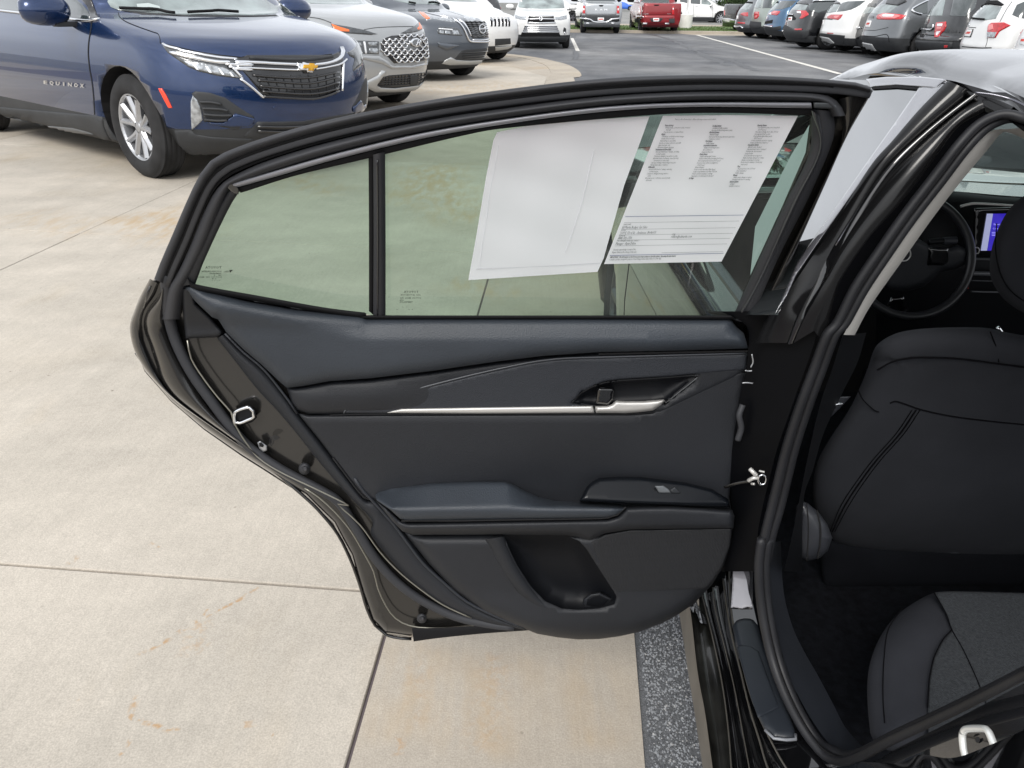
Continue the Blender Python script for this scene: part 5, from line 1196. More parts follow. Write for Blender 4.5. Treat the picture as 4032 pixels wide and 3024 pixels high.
# ---- glass panes, division bar
def pane(name, poly): return panel(name, poly, dsurf, GREENG, door, off=-.013, flat=True, g=60, smooth=False)
pane('window_pane', VV([(505,400),(640,365),(815,332),(812,682),(700,668),(560,645),(412,618),(430,560),(466,480)])); pane('window_pane', VV([(816,332),(1000,290),(1100,273),(1250,256),(1400,246),(1560,242),(1760,244),(1745,330),(1695,445),(1622,605),(1585,692),(816,692)]))
dribbon('division_bar', VV([(796,338),(797,500),(797,672)]), VV([(808,334),(808,500),(806,680)]), RUBD, door, off=-.004, bulge=.002, edge=.01, n=20)
dribbon('division_bar', VV([(806,334),(807,500),(806,682)]), VV([(832,328),(833,500),(833,690)]), RUB, door, off=.001, bulge=.008, edge=.02, n=20)
dtube('bar_glint', VV([(815,345),(816,500),(815,684)]), 2.2, P_PIANO, door, off=.010)
dribbon('window_sill_seal', VV([(405,600),(424,614),(560,639),(700,664),(797,676),(835,681),(1577,681)]), VV([(412,622),(424,628),(560,652),(700,676),(797,690),(835,690),(1590,690)]), RUBD, door, off=.006, bulge=.006, edge=.02, n=70)

# ---- trim
pad = S1([(372,128),(430,128),(460,140),(555,168),(800,228),(1100,280),(1570,322)])+S2([(180,3),(300,2),(1300,2),(1938,6),(1965,45),(2002,75),(2022,150),(1700,160),(1300,168),(1030,186),(800,214),(500,258),(200,294),(0,308)])+S1([(1160,778),(1045,792),(985,740),(880,640),(760,540),(650,430),(596,345),(555,330),(455,235),(400,170)])
dpanel('upper_trim', pad, SOFT, door, off=-.006, height=.026, bevel=46, g=22, back=.02, disp=lambda x, y, d: .022*max(0, min(1, (y-float(np.interp(x, [870, 1450, 3000], [1150, 1260, 1262])))/70))-.006*max(0, min(1, (y-1420)/130))*max(0, min(1, (1900-x)/500)))
dpanel('corner_sail', S1([(352,135),(430,130),(450,240),(545,330),(590,380),(635,430),(610,455),(590,462),(385,470),(365,300)]), TRIM, door, off=-.012, height=.014, bevel=16, g=18, back=.02)
RCP = np.array(S2([(1165,413),(1215,362),(1270,332),(1330,313),(1400,303),(1640,288),(1790,275),(1770,292),(1625,408),(1560,420),(1350,430),(1275,430)]), float)
def recess(x, y):
    if not (2230 < x < 2780 and 1460 < y < 1615): return 0
    D, I = pdist([(x, y)], RCP); return min(1, D[0]/12+.3) if I[0] else 0
swo = S1([(1045,792),(1160,778)])+S2([(0,308),(200,296),(500,260),(800,216),(1030,188),(1300,170),(2022,152),(2018,262),(1960,300),(1600,470),(0,470)])+S1([(1190,965),(1110,935),(1075,890)])
dpanel('mid_trim', swo, TRIM, door, off=-.014, height=.020, bevel=20, g=22, back=.02, disp=lambda x, y, d: .010*math.sin(min(1, d/90)*math.pi/2)*max(0, min(1, (1750-x)/300)) - .045*recess(x, y))
acc = S2([(62,466),(72,448),(95,436),(150,420),(400,352),(700,276),(950,222),(1050,206),(1150,197),(1400,190),(2020,173),(2015,256),(1790,275),(1640,288),(1400,303),(1330,313),(1280,333),(1165,415),(1270,428),(1280,466),(270,468)])
dpanel('accent_panel', acc, TRIML, door, off=-.004, height=.012, bevel=9, g=12, back=.02, disp=lambda x, y, d: -.026*recess(x, y))
dtube('accent_edge', S2([(66,462),(75,446),(100,432),(150,417),(400,350),(700,274),(950,220),(1050,205),(1150,196),(1400,189),(2018,172)]), 3.2, mat('accent_bead', (.07, .075, .085), rough=.35), door, off=.0075)
low = S1([(1112,955),(1190,968)])+S2([(0,470),(62,469),(270,467),(1280,464),(1450,464),(1560,456),(1622,412),(1792,277),(2014,258),(1990,400),(1962,640),(1932,870),(1945,930),(1940,1020),(1700,1040),(1300,1080),(700,1085),(330,1010),(217,888)])+S1([(1560,1525),(1450,1390),(1250,1125)])
LW_ = dpanel('lower_trim', low, TRIM, door, off=-.016, height=.020, bevel=12, g=26, back=.02,
       disp=lambda x, y, d: -.010*math.exp(-(((x-2170)/330)**2+((y-1935)/120)**2)) - .006*math.exp(-((x-2300)/500)**2)*max(0, min(1, (y-1700)/300)) - .026*recess(x, y))
# handle recess, lever, strip
dpanel('handle_recess', S2([(1165,413),(1215,362),(1270,332),(1330,313),(1400,303),(1640,288),(1790,275),(1770,292),(1625,408),(1560,420),(1350,430),(1275,430)]), DKTRIM, door, off=-.002, height=-.012, bevel=60, g=10, back=.02, disp=lambda x, y, d: .010*max(0, 1-d/14))
dpanel('silver_strip', S2([(268,462),(300,452),(345,441),(700,435),(1271,427),(1279,462),(700,465)]), SATIN, door, off=.006, height=.006, bevel=10, g=8, back=.02)
dpanel('pull_handle', S2([(1280,429),(1345,426),(1362,420),(1382,402),(1430,405),(1520,404),(1612,396),(1620,404),(1600,425),(1562,450),(1500,458),(1430,463),(1286,462)]), SATIN, door, off=.006, height=.014, bevel=14, g=7, back=.02)
dpanel('lock_button', S2([(1292,346),(1302,340),(1370,341),(1376,352),(1370,398),(1345,424),(1284,418),(1282,408)]), P_PIANO, door, off=.008, height=.010, bevel=9, g=7, back=.02)
dtube('recess_edge', S2([(1792,277),(1700,350),(1622,412)]), 4, mat('edge_highlight_plastic', (.10, .105, .11), rough=.3), door, off=.004)
dtube('trim_gap', S2([(0,472),(270,468),(1280,467),(1450,467),(1560,459)]), 2, SHUT, door, off=.006)
dtube('trim_gap', S2([(2022,163),(1700,168),(1300,176)]), 4, SHUT, door, off=.014)
# armrest
SWG = mat('switch_panel_gloss', (.004, .005, .007), rough=.22, spec=.22)
def arm_ramp(x, y, d):           # level top running out towards us, then the rolled front
    t = float(np.interp(x, [1475, 1700, 2000, 2050, 2120, 2190, 2350, 2480], [1945, 1902, 1896, 1925, 1956, 1972, 1979, 1990])); f = float(np.interp(x, [1475, 1600, 2000, 2480], [2000, 2005, 1998, 2005]))
    u = min(1, max(0, (y-t)/max(12, f-t))); return .058*u - .012*max(0, (y-f-14)/40)**2*(y > f+14)
arm = S2([(218,862),(228,846),(300,826),(500,801),(700,794),(845,795),(890,810),(940,838),(1010,868),(1090,887),(1280,895),(1400,903),(1432,914),(1420,930),(1385,955),(1340,968),(1200,972),(900,976),(380,986),(340,975),(290,930),(225,885)])
dpanel('armrest_pad', arm, SOFT, door, off=.0, height=.010, bevel=16, g=12, back=.06, disp=arm_ramp)
armb = S2([(222,888),(290,935),(340,982),(380,990),(900,980),(1340,972),(1390,958),(1432,916),(1500,912),(1640,910),(1800,918),(1945,930),(1957,960),(1952,1020),(1700,1022),(1450,1026),(1330,1045),(1255,1082),(1200,1062),(1150,1054),(830,1050),(400,1052),(350,1035),(300,985)])
dpanel('armrest_base', armb, TRIM, door, off=.026, height=.034, bevel=22, g=14, back=.07, disp=lambda x, y, d: -.012*max(0, (y-2075)/40))
dtube('armrest_seam', S2([(345,984),(600,984),(900,979),(1200,975),(1340,970),(1390,955),(1430,918)]), 3, SHUT, door, off=.060)
dpanel('switch_panel', S2([(1205,888),(1240,820),(1262,798),(1300,776),(1400,770),(1500,771),(1720,798),(1850,830),(1925,878),(1935,918),(1800,916),(1640,908),(1430,900),(1300,893)]), SWG, door, off=.010, height=.014, bevel=14, g=12, back=.05, disp=lambda x, y, d: .036*max(0, min(1, (y-1885)/95)))
dpanel('window_switch', S2([(1570,815),(1612,813),(1640,832),(1650,850),(1592,849)]), mat('switch_grey', (.12, .13, .14), rough=.35), door, off=.044, height=.006, bevel=5, g=6)
dpanel('window_switch', S2([(1640,836),(1668,818),(1700,850),(1655,852)]), mat('switch_dark', (.03, .033, .037), rough=.35), door, off=.044, height=.006, bevel=5, g=6)
# lower pocket section
hole = S2([(842,1058),(900,1056),(1150,1058),(1205,1082),(1240,1120),(1310,1230),(1372,1325),(1386,1350),(1376,1388),(1300,1408),(1200,1415),(1120,1408),(1040,1372),(970,1300),(905,1200),(862,1110)])
lowp = S2([(350,1030),(400,1048),(830,1046),(1200,1046),(1330,1040),(1450,1022),(1952,1016),(1940,1110),(1905,1200),(1850,1290),(1760,1385),(1680,1440),(1600,1482),(1500,1520),(1400,1543),(1300,1556),(1200,1558),(1100,1548),(1000,1530),(900,1490),(750,1425),(600,1320),(480,1195),(400,1095)])
dpanel('map_pocket', lowp, TRIM, door, off=-.016, height=.040, bevel=44, g=20, back=.05, hole=hole, disp=lambda x, y, d: .014*max(0, min(1, (y-2330)/120)))
bigger = [tuple(p) for p in (np.mean(np.array(hole), 0)+(np.array(hole)-np.mean(np.array(hole), 0))*1.04)]
dpanel('pocket_bowl', bigger, DKTRIM, door, off=-.023, height=0, bevel=50, g=20, disp=lambda x, y, d: .040*(1-min(1, d/85))**2)
dribbon('pocket_lip', S2([(842,1060),(862,1112),(905,1202),(970,1302),(1040,1374),(1120,1410),(1200,1417),(1300,1410),(1376,1390)]), S2([(750,1075),(790,1150),(850,1260),(930,1360),(1030,1430),(1120,1462),(1220,1470),(1330,1460),(1420,1430)]), TRIM, door, off=.022, bulge=.010, edge=.004)
dpanel('cup_ring', S2([(1218,1395),(1225,1360),(1260,1335),(1305,1328),(1372,1362),(1330,1405),(1280,1412),(1230,1410)]), TRIM, door, off=-.012, height=.016, bevel=9, g=8, back=.03)
dpanel('cup_hollow', S2([(1240,1392),(1245,1362),(1275,1345),(1300,1342),(1350,1366),(1322,1398),(1280,1402)]), DKTRIM, door, off=.004, height=.002, bevel=6, g=8)
dpanel('speaker_grille', S2([(1262,1088),(1330,1052),(1450,1030),(1700,1026),(1942,1022),(1932,1108),(1898,1195),(1850,1270),(1818,1310),(1600,1325),(1385,1332),(1345,1270),(1300,1180)]), SPK, door, off=.023, height=.002, bevel=10, g=14, back=.01)
# bands along the latch side of the trim
dribbon('trim_edge_band', S1([(588,468),(700,610),(850,800),(985,945),(1095,1075),(1250,1270),(1440,1490),(1600,1659)])+S6([(480,560),(620,740),(800,930),(1000,1080),(1300,1205),(1500,1240),(1590,1255)]),
        S1([(640,438),(760,560),(900,680),(1060,880),(1112,958),(1250,1130),(1450,1392),(1560,1525)])+S6([(512,322),(640,450),(760,600),(900,780),(1040,920),(1200,1060),(1400,1160),(1600,1240)]), TRIM, door, off=-.012, bulge=.012, edge=.02, n=120)
dtube('band_ridge', S1([(640,436),(760,558),(900,678),(1060,880),(1112,958)]), 5, TRIML, door, off=.000)
dtube('band_ridge', S6([(205,5),(300,130),(430,292),(515,318)]), 4, SHUT, door, off=.002)
dtube('band_ridge', S6([(360,150),(430,250),(505,330),(640,480),(760,640),(860,770),(1010,910),(1180,1050),(1400,1160),(1600,1240)]), 7, TRIML, door, off=.004)
dtube('rubber_seal', S1([(258,40),(258,100),(262,190),(268,300),(320,490),(420,690),(560,890),(680,1050),(800,1180),(1000,1320),(1283,1470)])+S6([(250,330),(350,480),(500,720),(660,900),(850,1040),(1100,1160),(1350,1215),(1520,1232)]), 23, RUB, door, off=-.012, flat=.8)
dtube('metal_bead', S1([(395,480),(420,600),(500,730),(600,860),(680,950),(700,1020),(745,1100),(850,1240),(1000,1340),(1250,1460),(1450,1560)])+S6([(240,340),(400,490),(540,680),(660,810),(800,930),(1000,1070),(1210,1168)]), 3.5, mat('bead_highlight', (.28, .27, .23), metal=.7, rough=.3), door, off=-.004)  # light bead colour paints the highlight along the metal edge
dtube('metal_bead', S6([(0,225),(100,290),(220,400),(330,530),(420,680),(500,830),(530,950),(590,1080),(660,1170),(760,1222),(900,1240),(1100,1238),(1320,1215)]), 3.5, mat('bead_highlight', (.28, .27, .23)), door, off=-.010)
dtube('hem_edge', S1([(60,560),(170,715),(330,880),(600,1085),(880,1270)])+S6([(0,290),(130,420),(240,560),(330,740),(400,930),(450,1100),(510,1220),(590,1290),(700,1315),(775,1320)]), 8, P_PIANO, door, off=-.040)
dribbon('bottom_flap', S6([(778,1240),(1000,1238),(1300,1222),(1590,1215)]), S6([(790,1338),(1000,1310),(1300,1280),(1640,1256)]), RUBD, door, off=-.008, bulge=.003, edge=.01)
# latch loop, plugs, fastener
dpanel('latch_recess', S1([(685,950),(720,925),(790,905),(835,930),(850,985),(820,1015),(740,1040),(705,1030)]), DKTRIM, door, off=-.014, height=.004, bevel=8, g=8)
dtube('latch_loop', S1([(705,950),(760,925),(800,920),(825,945),(828,980),(790,1000),(740,1020),(708,1018),(700,985)]), 7, CHROME, door, off=-.006, closed=True, step=12)
dpanel('latch_plate', S1([(690,960),(705,955),(712,1015),(700,1040),(690,1010)]), SATIN, door, off=-.008, height=.006, bevel=4, g=6)
dpanel('adjuster_slot', S1([(850,1150),(868,1138),(880,1145),(915,1170),(915,1200),(890,1210),(865,1190)]), ALLOY, door, off=-.012, height=.003, bevel=5, g=7)
dpanel('adjuster_slot', S1([(862,1150),(875,1146),(895,1165),(888,1180),(865,1175)]), DARK, door, off=-.008, height=.002, bevel=3, g=6)
def ring(c, r, m, off, w=4, asp=1.0): dtube('rubber_plug', [(c[0]+r*math.cos(a), c[1]+r*asp*math.sin(a)) for a in np.linspace(0, 2*math.pi, 14)[:-1]], w, m, door, off=off, closed=True, step=8)
for cc, r_ in ((S1([(1160,1320)])[0], 24), (S6([(850,1170)])[0], 20)):
    dpanel('rubber_plug', [(cc[0]+r_*math.cos(a), cc[1]+r_*math.sin(a)) for a in np.linspace(0, 2*math.pi, 16)[:-1]], RUB, door, off=-.013, height=.012, bevel=12, g=6)
    dpanel('rubber_plug', [(cc[0]+2+r_*.55*math.cos(a), cc[1]+3+r_*.55*math.sin(a)) for a in np.linspace(0, 2*math.pi, 12)[:-1]], RUB, door, off=-.003, height=.010, bevel=5, g=5)
    dpanel('rubber_plug', [(cc[0]+3+r_*.22*math.cos(a), cc[1]+5+r_*.22*math.sin(a)) for a in np.linspace(0, 2*math.pi, 10)[:-1]], ALLOYD, door, off=.006, height=.002, bevel=2, g=4)
for r_ in (8, 15, 22):
    c0 = S1([(968,1142)])[0]; dtube('stamped_mark', [(c0[0]+r_*math.cos(a), c0[1]+r_*math.sin(a)) for a in np.linspace(2.2, 5.6, 9)], 1.6, TRIM, door, off=-.013)
# ---- etched glass marks, mirrored as seen from inside
ETCH = mat('etched_black_print', (.02, .025, .02), rough=.6)
def gtext(s, x0, x1, y, h):       # (x0 is where the first letter stands: right-hand end, because the print is mirrored)
    cu = bpy.data.curves.new('t', 'FONT'); cu.body = s; cu.size = 1; cu.resolution_u = 1; cu.offset = .012
    ob = bpy.data.objects.new('tmp', cu); COL.objects.link(ob); me = bpy.data.meshes.new_from_object(ob); bpy.data.objects.remove(ob)
    V = [v.co.copy() for v in me.vertices]; F = [list(p.vertices) for p in me.polygons]; bpy.data.meshes.remove(me)
    a, b = min(v.x for v in V), max(v.x for v in V); yh = max(v.y for v in V)
    return [dpt((x0+(x1-x0)*(v.x-a)/(b-a), y-h*v.y/yh), -.011) for v in V], F
V, F = [], []
marks = [('TOYOTA',)+(Z5([(588,1276)])[0], Z5([(487,1276)])[0], 9), ('Nitto',)+(Z5([(632,1300)])[0], Z5([(600,1300)])[0], 7), ('SOLARGREEN',)+(Z5([(588,1298)])[0], Z5([(466,1298)])[0], 6), ('TEMPERED',)+(Z5([(588,1310)])[0], Z5([(510,1310)])[0], 4.5),
         ('2B    4',)+(Z5([(586,1320)])[0], Z5([(540,1320)])[0], 4), ('DOT 709  AS2  M2056',)+(Z5([(588,1332)])[0], Z5([(436,1332)])[0], 4.5), ('2 4',)+(Z5([(556,1342)])[0], Z5([(530,1342)])[0], 4), ('. . . .',)+(Z5([(578,1352)])[0], Z5([(528,1352)])[0], 2),
         ('TOYOTA',)+(Z6([(365,1184)])[0], Z6([(280,1184)])[0], 8), ('AGC  AUTOMOTIVE',)+(Z6([(378,1200)])[0], Z6([(262,1200)])[0], 5), ('DOT-376  M2H6  AS2',)+(Z6([(380,1218)])[0], Z6([(258,1218)])[0], 5), ('SSB',)+(Z6([(280,1230)])[0], Z6([(256,1230)])[0], 4.5), ('TEMPERLITE',)+(Z6([(332,1241)])[0], Z6([(256,1241)])[0], 5), ('.  .',)+(Z6([(300,1268)])[0], Z6([(272,1268)])[0], 2.5), ('. .      .',)+(Z6([(332,1282)])[0], Z6([(238,1282)])[0], 2.5)]
for s, p0, p1, h in marks:
    v, f = gtext(s, p0[0], p1[0], p0[1], h); b = len(V); V += v; F += [[i+b for i in q] for q in f]
q = [dpt(p, -.011) for p in Z5([(636,1285),(660,1285),(640,1302)])]; b = len(V); V += q; F.append((b, b+1, b+2))
mobj('etched_mark', V, F, ETCH, door, False)

# ---- the two sheets on the glass
PAPER = mat('white_paper', (.93, .92, .96), dict(scale=9, strength=.35, dist=.004, var=.025, vscale=5), rough=.75)
def add_translucent(m, w=.35):
    nt = m.node_tree; n, l = nt.nodes, nt.links; b = n['Principled BSDF']; o = [x for x in n if x.type == 'OUTPUT_MATERIAL'][0]
    t = n.new('ShaderNodeBsdfTranslucent'); t.inputs[0].default_value = (.9, .89, .92, 1); x = n.new('ShaderNodeMixShader'); x.inputs[0].default_value = w
    l.new(b.outputs[0], x.inputs[1]); l.new(t.outputs[0], x.inputs[2]); l.new(x.outputs[0], o.inputs['Surface'])
add_translucent(PAPER)
INK = mat('printed_ink', (.07, .07, .085), rough=.6); INKB = mat('blue_printed_rule', (.06, .07, .22), rough=.6)
def rip(x, y, d): return .0006*math.sin(x*.021+y*.008)+.0005*math.sin(y*.03-x*.011)
pA = Z6([(800,300),(822,252),(1000,214),(1290,184),(1707,158),(1670,262),(1560,560),(1440,985),(1405,1062),(655,1110),(700,860),(760,500)])
sa = empty('paper_sheet', tuple(dpt(Z6([(1030,1090)])[0], -.004)), label='blank white back of a paper sheet taped in the open door window', cat='paper')
panel('sheet', pA, dsurf, PAPER, sa, off=-.005, flat=True, g=26, disp=rip, smooth=False)
TAPE = glass('clear_tape', (.93, .93, .95), .8)
for a, b in (((812,285),(790,420)), ((1660,290),(1640,340))): pass
dribbon('fold_line', Z6([(700,1045),(1050,1030),(1420,1010)]), Z6([(699,1049),(1050,1034),(1420,1014)]), mat('paper_crease', (.68, .68, .72)), sa, off=-.0040)
dribbon('fold_line', Z6([(835,300),(780,600),(715,1040)]), Z6([(838,300),(783,600),(718,1040)]), mat('paper_crease', (.68, .68, .72)), sa, off=-.0040)
dribbon('fold_line', Z6([(1380,360),(1300,700),(1215,950)]), Z6([(1384,360),(1304,700),(1219,950)]), mat('paper_crease', (.68, .68, .72)), sa, off=-.0040)
bl, br, tr, tl = (2378.5, 1039.6), (2841, 1030), (3142, 456), (2610, 456)
sb = empty('paper_sheet', tuple(dpt(bl, -.004)), label='white printed form with three columns of small text in the door window', cat='paper')
panel('sheet', [bl, br, tr, (2880, 453), tl], dsurf, PAPER, sb, off=-.005, flat=True, g=26, disp=rip, smooth=False)
def pmap(u, v):
    x = (bl[0]*(1-u)+br[0]*u)*(1-v)+(tl[0]*(1-u)+tr[0]*u)*v; y = (bl[1]*(1-u)+br[1]*u)*(1-v)+(tl[1]*(1-u)+tr[1]*u)*v
    return dpt((x, y), -.0035)
col1 = "*Frame & Body|Frame-cracks, corrective welds, or rusted| through|Dog tracks-bent or twisted frame|*Engine|Oil leakage, excluding normal seepage|Cracked block or head|Belts missing or inoperable|Knocks or misses related to camshaft|lifters and push rods|Abnormal exhaust discharge|*Transmission & Drive Shaft|Improper fluid level or leakage, excluding| normal seepage|Cracked or damaged case which is visible|Abnormal noise or vibration caused by faulty| transmission or drive shaft|Improper shifting or functioning in any gear|Manual clutch slips or chatters|*Differential|Improper fluid level or leakage, excluding| normal seepage|Cracked or damaged housing which is| visible|Abnormal noise or vibration caused by faulty| differential"
col2 = "*Cooling System|Leakage including radiator|Improperly functioning water pump|*Electrical System|Battery leakage|Improperly functioning alternator, generator,| battery, or starter|*Fuel System|Visible leakage|*Inoperable Accessories|Gauges or warning devices|Air conditioner|Heater & Defroster|*Brake System|Failure warning light broken|Pedal not firm under pressure (DOT spec.)|Not enough pedal reserve (DOT spec.)|Does not stop vehicle in straight line| (DOT spec.)|Hoses damaged|Drum or rotor too thin (Mfgr. Specs)|Lining or pad thickness less than 1/32 inch|Power unit not operating or leaking|Structural or mechanical parts damaged|*Air Bags"
col3 = "*Steering System|Too much free play at steering wheel| (DOT specs.)|Free play in linkage more than 1/4 inch|Steering gear binds or jams|Front wheels aligned improperly| (DOT specs.)|Power unit belts cracked or slipping|Power unit fluid level improper|*Suspension System|Ball joint seals damaged|Structural parts bent or damaged|Stabilizer bar disconnected|Spring broken|Shock absorber mounting loose|Rubber bushings damaged or missing|Radius rod damaged or missing|Shock absorber leaking or functioning| improperly|*Tires|Tread depth less than 2/32 inch|Sizes mismatched|Visible damage|*Wheels|Visible cracks, damage or repairs|Mounting bolts loose or missing|*Exhaust System|Leakage|Catalytic Converter"
items = [(.10, .972, .0155, 'Here is a list of some major defects that may occur in used vehicles.', 0)]
for u0, v0, txt in ((.045, .930, col1), (.40, .927, col2), (.735, .930, col3)):
    for i, s in enumerate(txt.split('|')):
        b_ = s.startswith('*'); ind = 0 if b_ else (.022 if s.startswith(' ') else .010)
        items.append((u0+ind, v0-i*.0148, .0150, s.strip('* '), .0006 if b_ else .0))
items += [(.03, .262, .0135, 'DEALER NAME', 0), (.03, .238, .026, 'Ed Martin Budget Car Sales', 0), (.03, .222, .0135, 'ADDRESS', 0), (.03, .200, .026, '2109 E. 53 rd St. - Anderson, IN 46013', 0), (.03, .185, .0135, 'TELEPHONE', 0), (.03, .165, .026, '(888) 332-1770', 0), (.47, .190, .0135, 'EMAIL', 0), (.47, .170, .026, 'rdillon@edmartin.com', 0),
          (.03, .150, .0135, 'FOR COMPLAINTS AFTER SALE, CONTACT:', 0), (.03, .128, .026, 'Manager - Ryan Dillon', 0), (.03, .090, .018, 'I hereby acknowledge receipt of the', 0), (.03, .073, .018, 'Buyers Guide at the closing of this sale.', 0),
          (.03, .040, .0165, 'IMPORTANT:  The information on this form is part of any contract to buy this vehicle.  Removing this label before', .0004), (.03, .024, .0165, 'consumer purchase (except for purpose of test-driving) violates federal law (16 C.F.R. 455).', 0)]
asp = .72
merge_text('print', [(x/asp*1.0, y, s_, t_, b_) for x, y, s_, t_, b_ in items], lambda x, y: pmap(x*asp, y), INK, sb)
for (u0, u1, v, w, m) in ((.02,.98,.318,.0028,INKB), (.03,.97,.278,.0014,INK), (.03,.97,.232,.0014,INK), (.03,.97,.194,.0014,INK), (.03,.97,.159,.0014,INK), (.03,.97,.121,.0014,INK), (.45,.97,.068,.0014,INK), (.02,.98,.056,.0028,INKB)):
    mobj('print_rule', [pmap(u0, v), pmap(u1, v), pmap(u1, v+w), pmap(u0, v+w)], [(0,1,2,3)], m, sb, False)
# ---- sedan body around the rear door opening
def rayn(px, py): return -ray(px, py)
def pz(name, rails, m, parent=sedan, n=50, bulges=None, **t):
    """rails: list of lists of (px, py, 'Y'|'Z'|'X', value); lofted one after the other"""
    RR = []
    for r_ in rails:
        W_ = [at(p[0], p[1], **{p[2]: p[3]}) for p in r_]
        c = catmull([tuple(w) for w in W_], n=8); L = [0]
        for a, b in zip(c[:-1], c[1:]): L.append(L[-1]+np.linalg.norm(b-a))
        out = []
        for s in np.linspace(0, L[-1], n):
            i = min(max(np.searchsorted(L, s)-1, 0), len(c)-2); u = (s-L[i])/max(L[i+1]-L[i], 1e-9); out.append(Vector(c[i]+(c[i+1]-c[i])*u))
        RR.append(out)
    return strip(name, RR, m, parent, **t)
def yl(pts, k='Y', v=None):
    return [(p[0], p[1], k, (p[2] if v is None else v)) for p in pts]
def tubeY(name, pts, rpx, m, parent=sedan, flat=1.0, seg=12, closed=False, **t):
    P = catmull([tuple(at(p[0], p[1], Y=p[2])) for p in pts], n=8, closed=closed); P = [Vector(p) for p in P]
    rr = [rpx/FPX*max(.3, (p-CAM).dot(_m3 @ Vector((0, 0, -1)))) for p in P]
    return tube(name, P, rr, m, parent, seg=seg, flat=flat, up=Vector((0, -1, 0)), closed=closed, **t)

# roof skin: rail edge, shoulder crease, crown, far side
rB = [(3150,330,'Y',1.72)]+yl(Z4([(940,562,1.56),(1100,525,1.47),(1250,511,1.40),(1450,511,1.32),(1650,535,1.22),(1900,580,1.11),(2212,690,.96)]))+[(4500,640,'Y',.74),(5200,1100,'Y',.45)]
rM = [(3160,325,'Y',1.72)]+yl(Z4([(920,556,1.57),(1080,500,1.50),(1250,466,1.40),(1450,452,1.32),(1700,455,1.23),(1950,500,1.12),(2212,575,1.0)]))+[(4500,520,'Y',.78),(5200,900,'Y',.45)]
rT = [(3190,340,'Y',1.80)]+yl(Z4([(860,552,1.66),(1000,482,1.60),(1150,432,1.54),(1350,377,1.46),(1600,352,1.38),(1900,347,1.30),(2212,352,1.22)]))+[(4500,250,'Y',1.0),(5200,420,'Y',.5)]
o = pz('roof', [rB, rM, rT], P_MIRR, n=70)
rTw = [at(p[0], p[1], Y=p[3]) for p in rT]
V = []; n_ = len(rTw)
for k, (dx, dz) in enumerate(((0, 0), (.35, .004), (.75, -.002), (1.0, -.03))):
    for p in rTw: V.append((p.x+dx*(1-.25*max(0, p.y-1.4)), p.y+.05*(k > 0)*(p.y > 1.2), p.z+dz))
mobj('roof', V, [(a*n_+i, a*n_+i+1, (a+1)*n_+i+1, (a+1)*n_+i) for a in range(3) for i in range(n_-1)], P_MIRR, sedan)

# front door glass, its mouldings and the pillar cover
SIDE_N = Vector((-.80, .05, .575)).normalized(); sidep = plane_surf((.46, .985, 1.205), SIDE_N)
def ssurf(px, py):
    p, n = sidep(px, py); return p, rayn(px, py)
fd = empty('front_door', parent=sedan); fd['label'] = 'closed front left door'
panel('window_pane', Z7([(700,160),(905,168),(1050,190),(1190,200),(1180,330),(1000,560),(820,800),(640,1040),(470,1300),(380,1500),(200,1500),(250,1000),(450,600),(600,350)]), ssurf, DARKG, fd, off=0, flat=True, g=50, smooth=False)
panel('pillar_cover', Z7([(1185,202),(1278,208),(1332,165),(1345,178),(1180,345),(1030,520),(880,700),(740,900),(600,1100),(480,1275),(430,1390),(360,1500),(420,1370),(490,1200),(600,1040),(720,870),(880,640),(1050,400)]), ssurf, mat('pillar_cover_gloss', (.16, .16, .18), rough=.05, coat=1, ior=2.2), fd, off=.003, height=.003, bevel=6, g=30)  # grey base stands in for sky reflected in the black cover
panel('window_moulding', Z7([(880,160),(1000,148),(1200,148),(1335,162),(1275,210),(1190,204),(1050,194),(905,205)]), ssurf, mat('pillar_cover_gloss', (.10, .10, .115)), fd, off=.006, height=.004, bevel=8, g=20)
panel('run_channel', Z7([(905,206),(1050,196),(1175,208),(1168,222),(1050,212),(915,220)]), ssurf, RUBD, fd, off=.004, height=.002, bevel=4, g=12)
# rear edge of the front door frame (faces us), then the B pillar in layers
L0 = Z7([(1345,168,1.01),(1185,330,1.0),(1030,510,.99),(900,660,.985),(700,985,.975),(560,1190,.97),(450,1350,.965),(330,1500,.96),(250,1659,.96)])
L1 = Z7([(1490,238,.985),(1380,320,.98),(1200,465,.975),(1010,645,.97),(850,865,.965),(700,1100,.96),(600,1300,.955),(490,1500,.95),(430,1659,.95)])
L1b = Z7([(1530,258,.975),(1400,345,.97),(1225,490,.965),(1040,680,.96),(880,890,.955),(735,1120,.95),(640,1320,.945),(530,1520,.945),(470,1659,.945)])
L2 = Z7([(1560,348,.955),(1400,440,.95),(1250,640,.945),(1080,860,.94),(900,1060,.94),(750,1280,.94),(700,1400,.94),(640,1659,.94)])
PILB = mat('soft_black_pillar_paint', (.006, .006, .0065), rough=.16, spec=.35)
b1 = pz('front_door_edge', [yl(L0), [(q[0]*.5+p[0]*.5, q[1]*.5+p[1]*.5, 'Y', .965) for p, q in zip(L0, L1)], yl(L1)], PILB, fd)
HI = mat('edge_highlight_and_moulding', (.16, .16, .18), rough=.12, metal=.8)  # light metal for painted edge highlights, also the belt moulding
pz('body_edge_and_highlight', [yl(L1), yl([(p[0]+8, p[1]+6, .955) for p in L1]), yl(L1b)], P_PIANO)
tubeY('body_edge_and_highlight', [(p[0]+6, p[1]+4, p[2]-.004) for p in L1[:6]], 4, HI, flat=.5)  # lighter tube painted in as the reflected highlight along this edge
pz('b_pillar', [yl(L1b), [(q[0]*.5+p[0]*.5, q[1]*.5+p[1]*.5, 'Y', .935) for p, q in zip(L1b, L2)], yl(L2)], PILB)
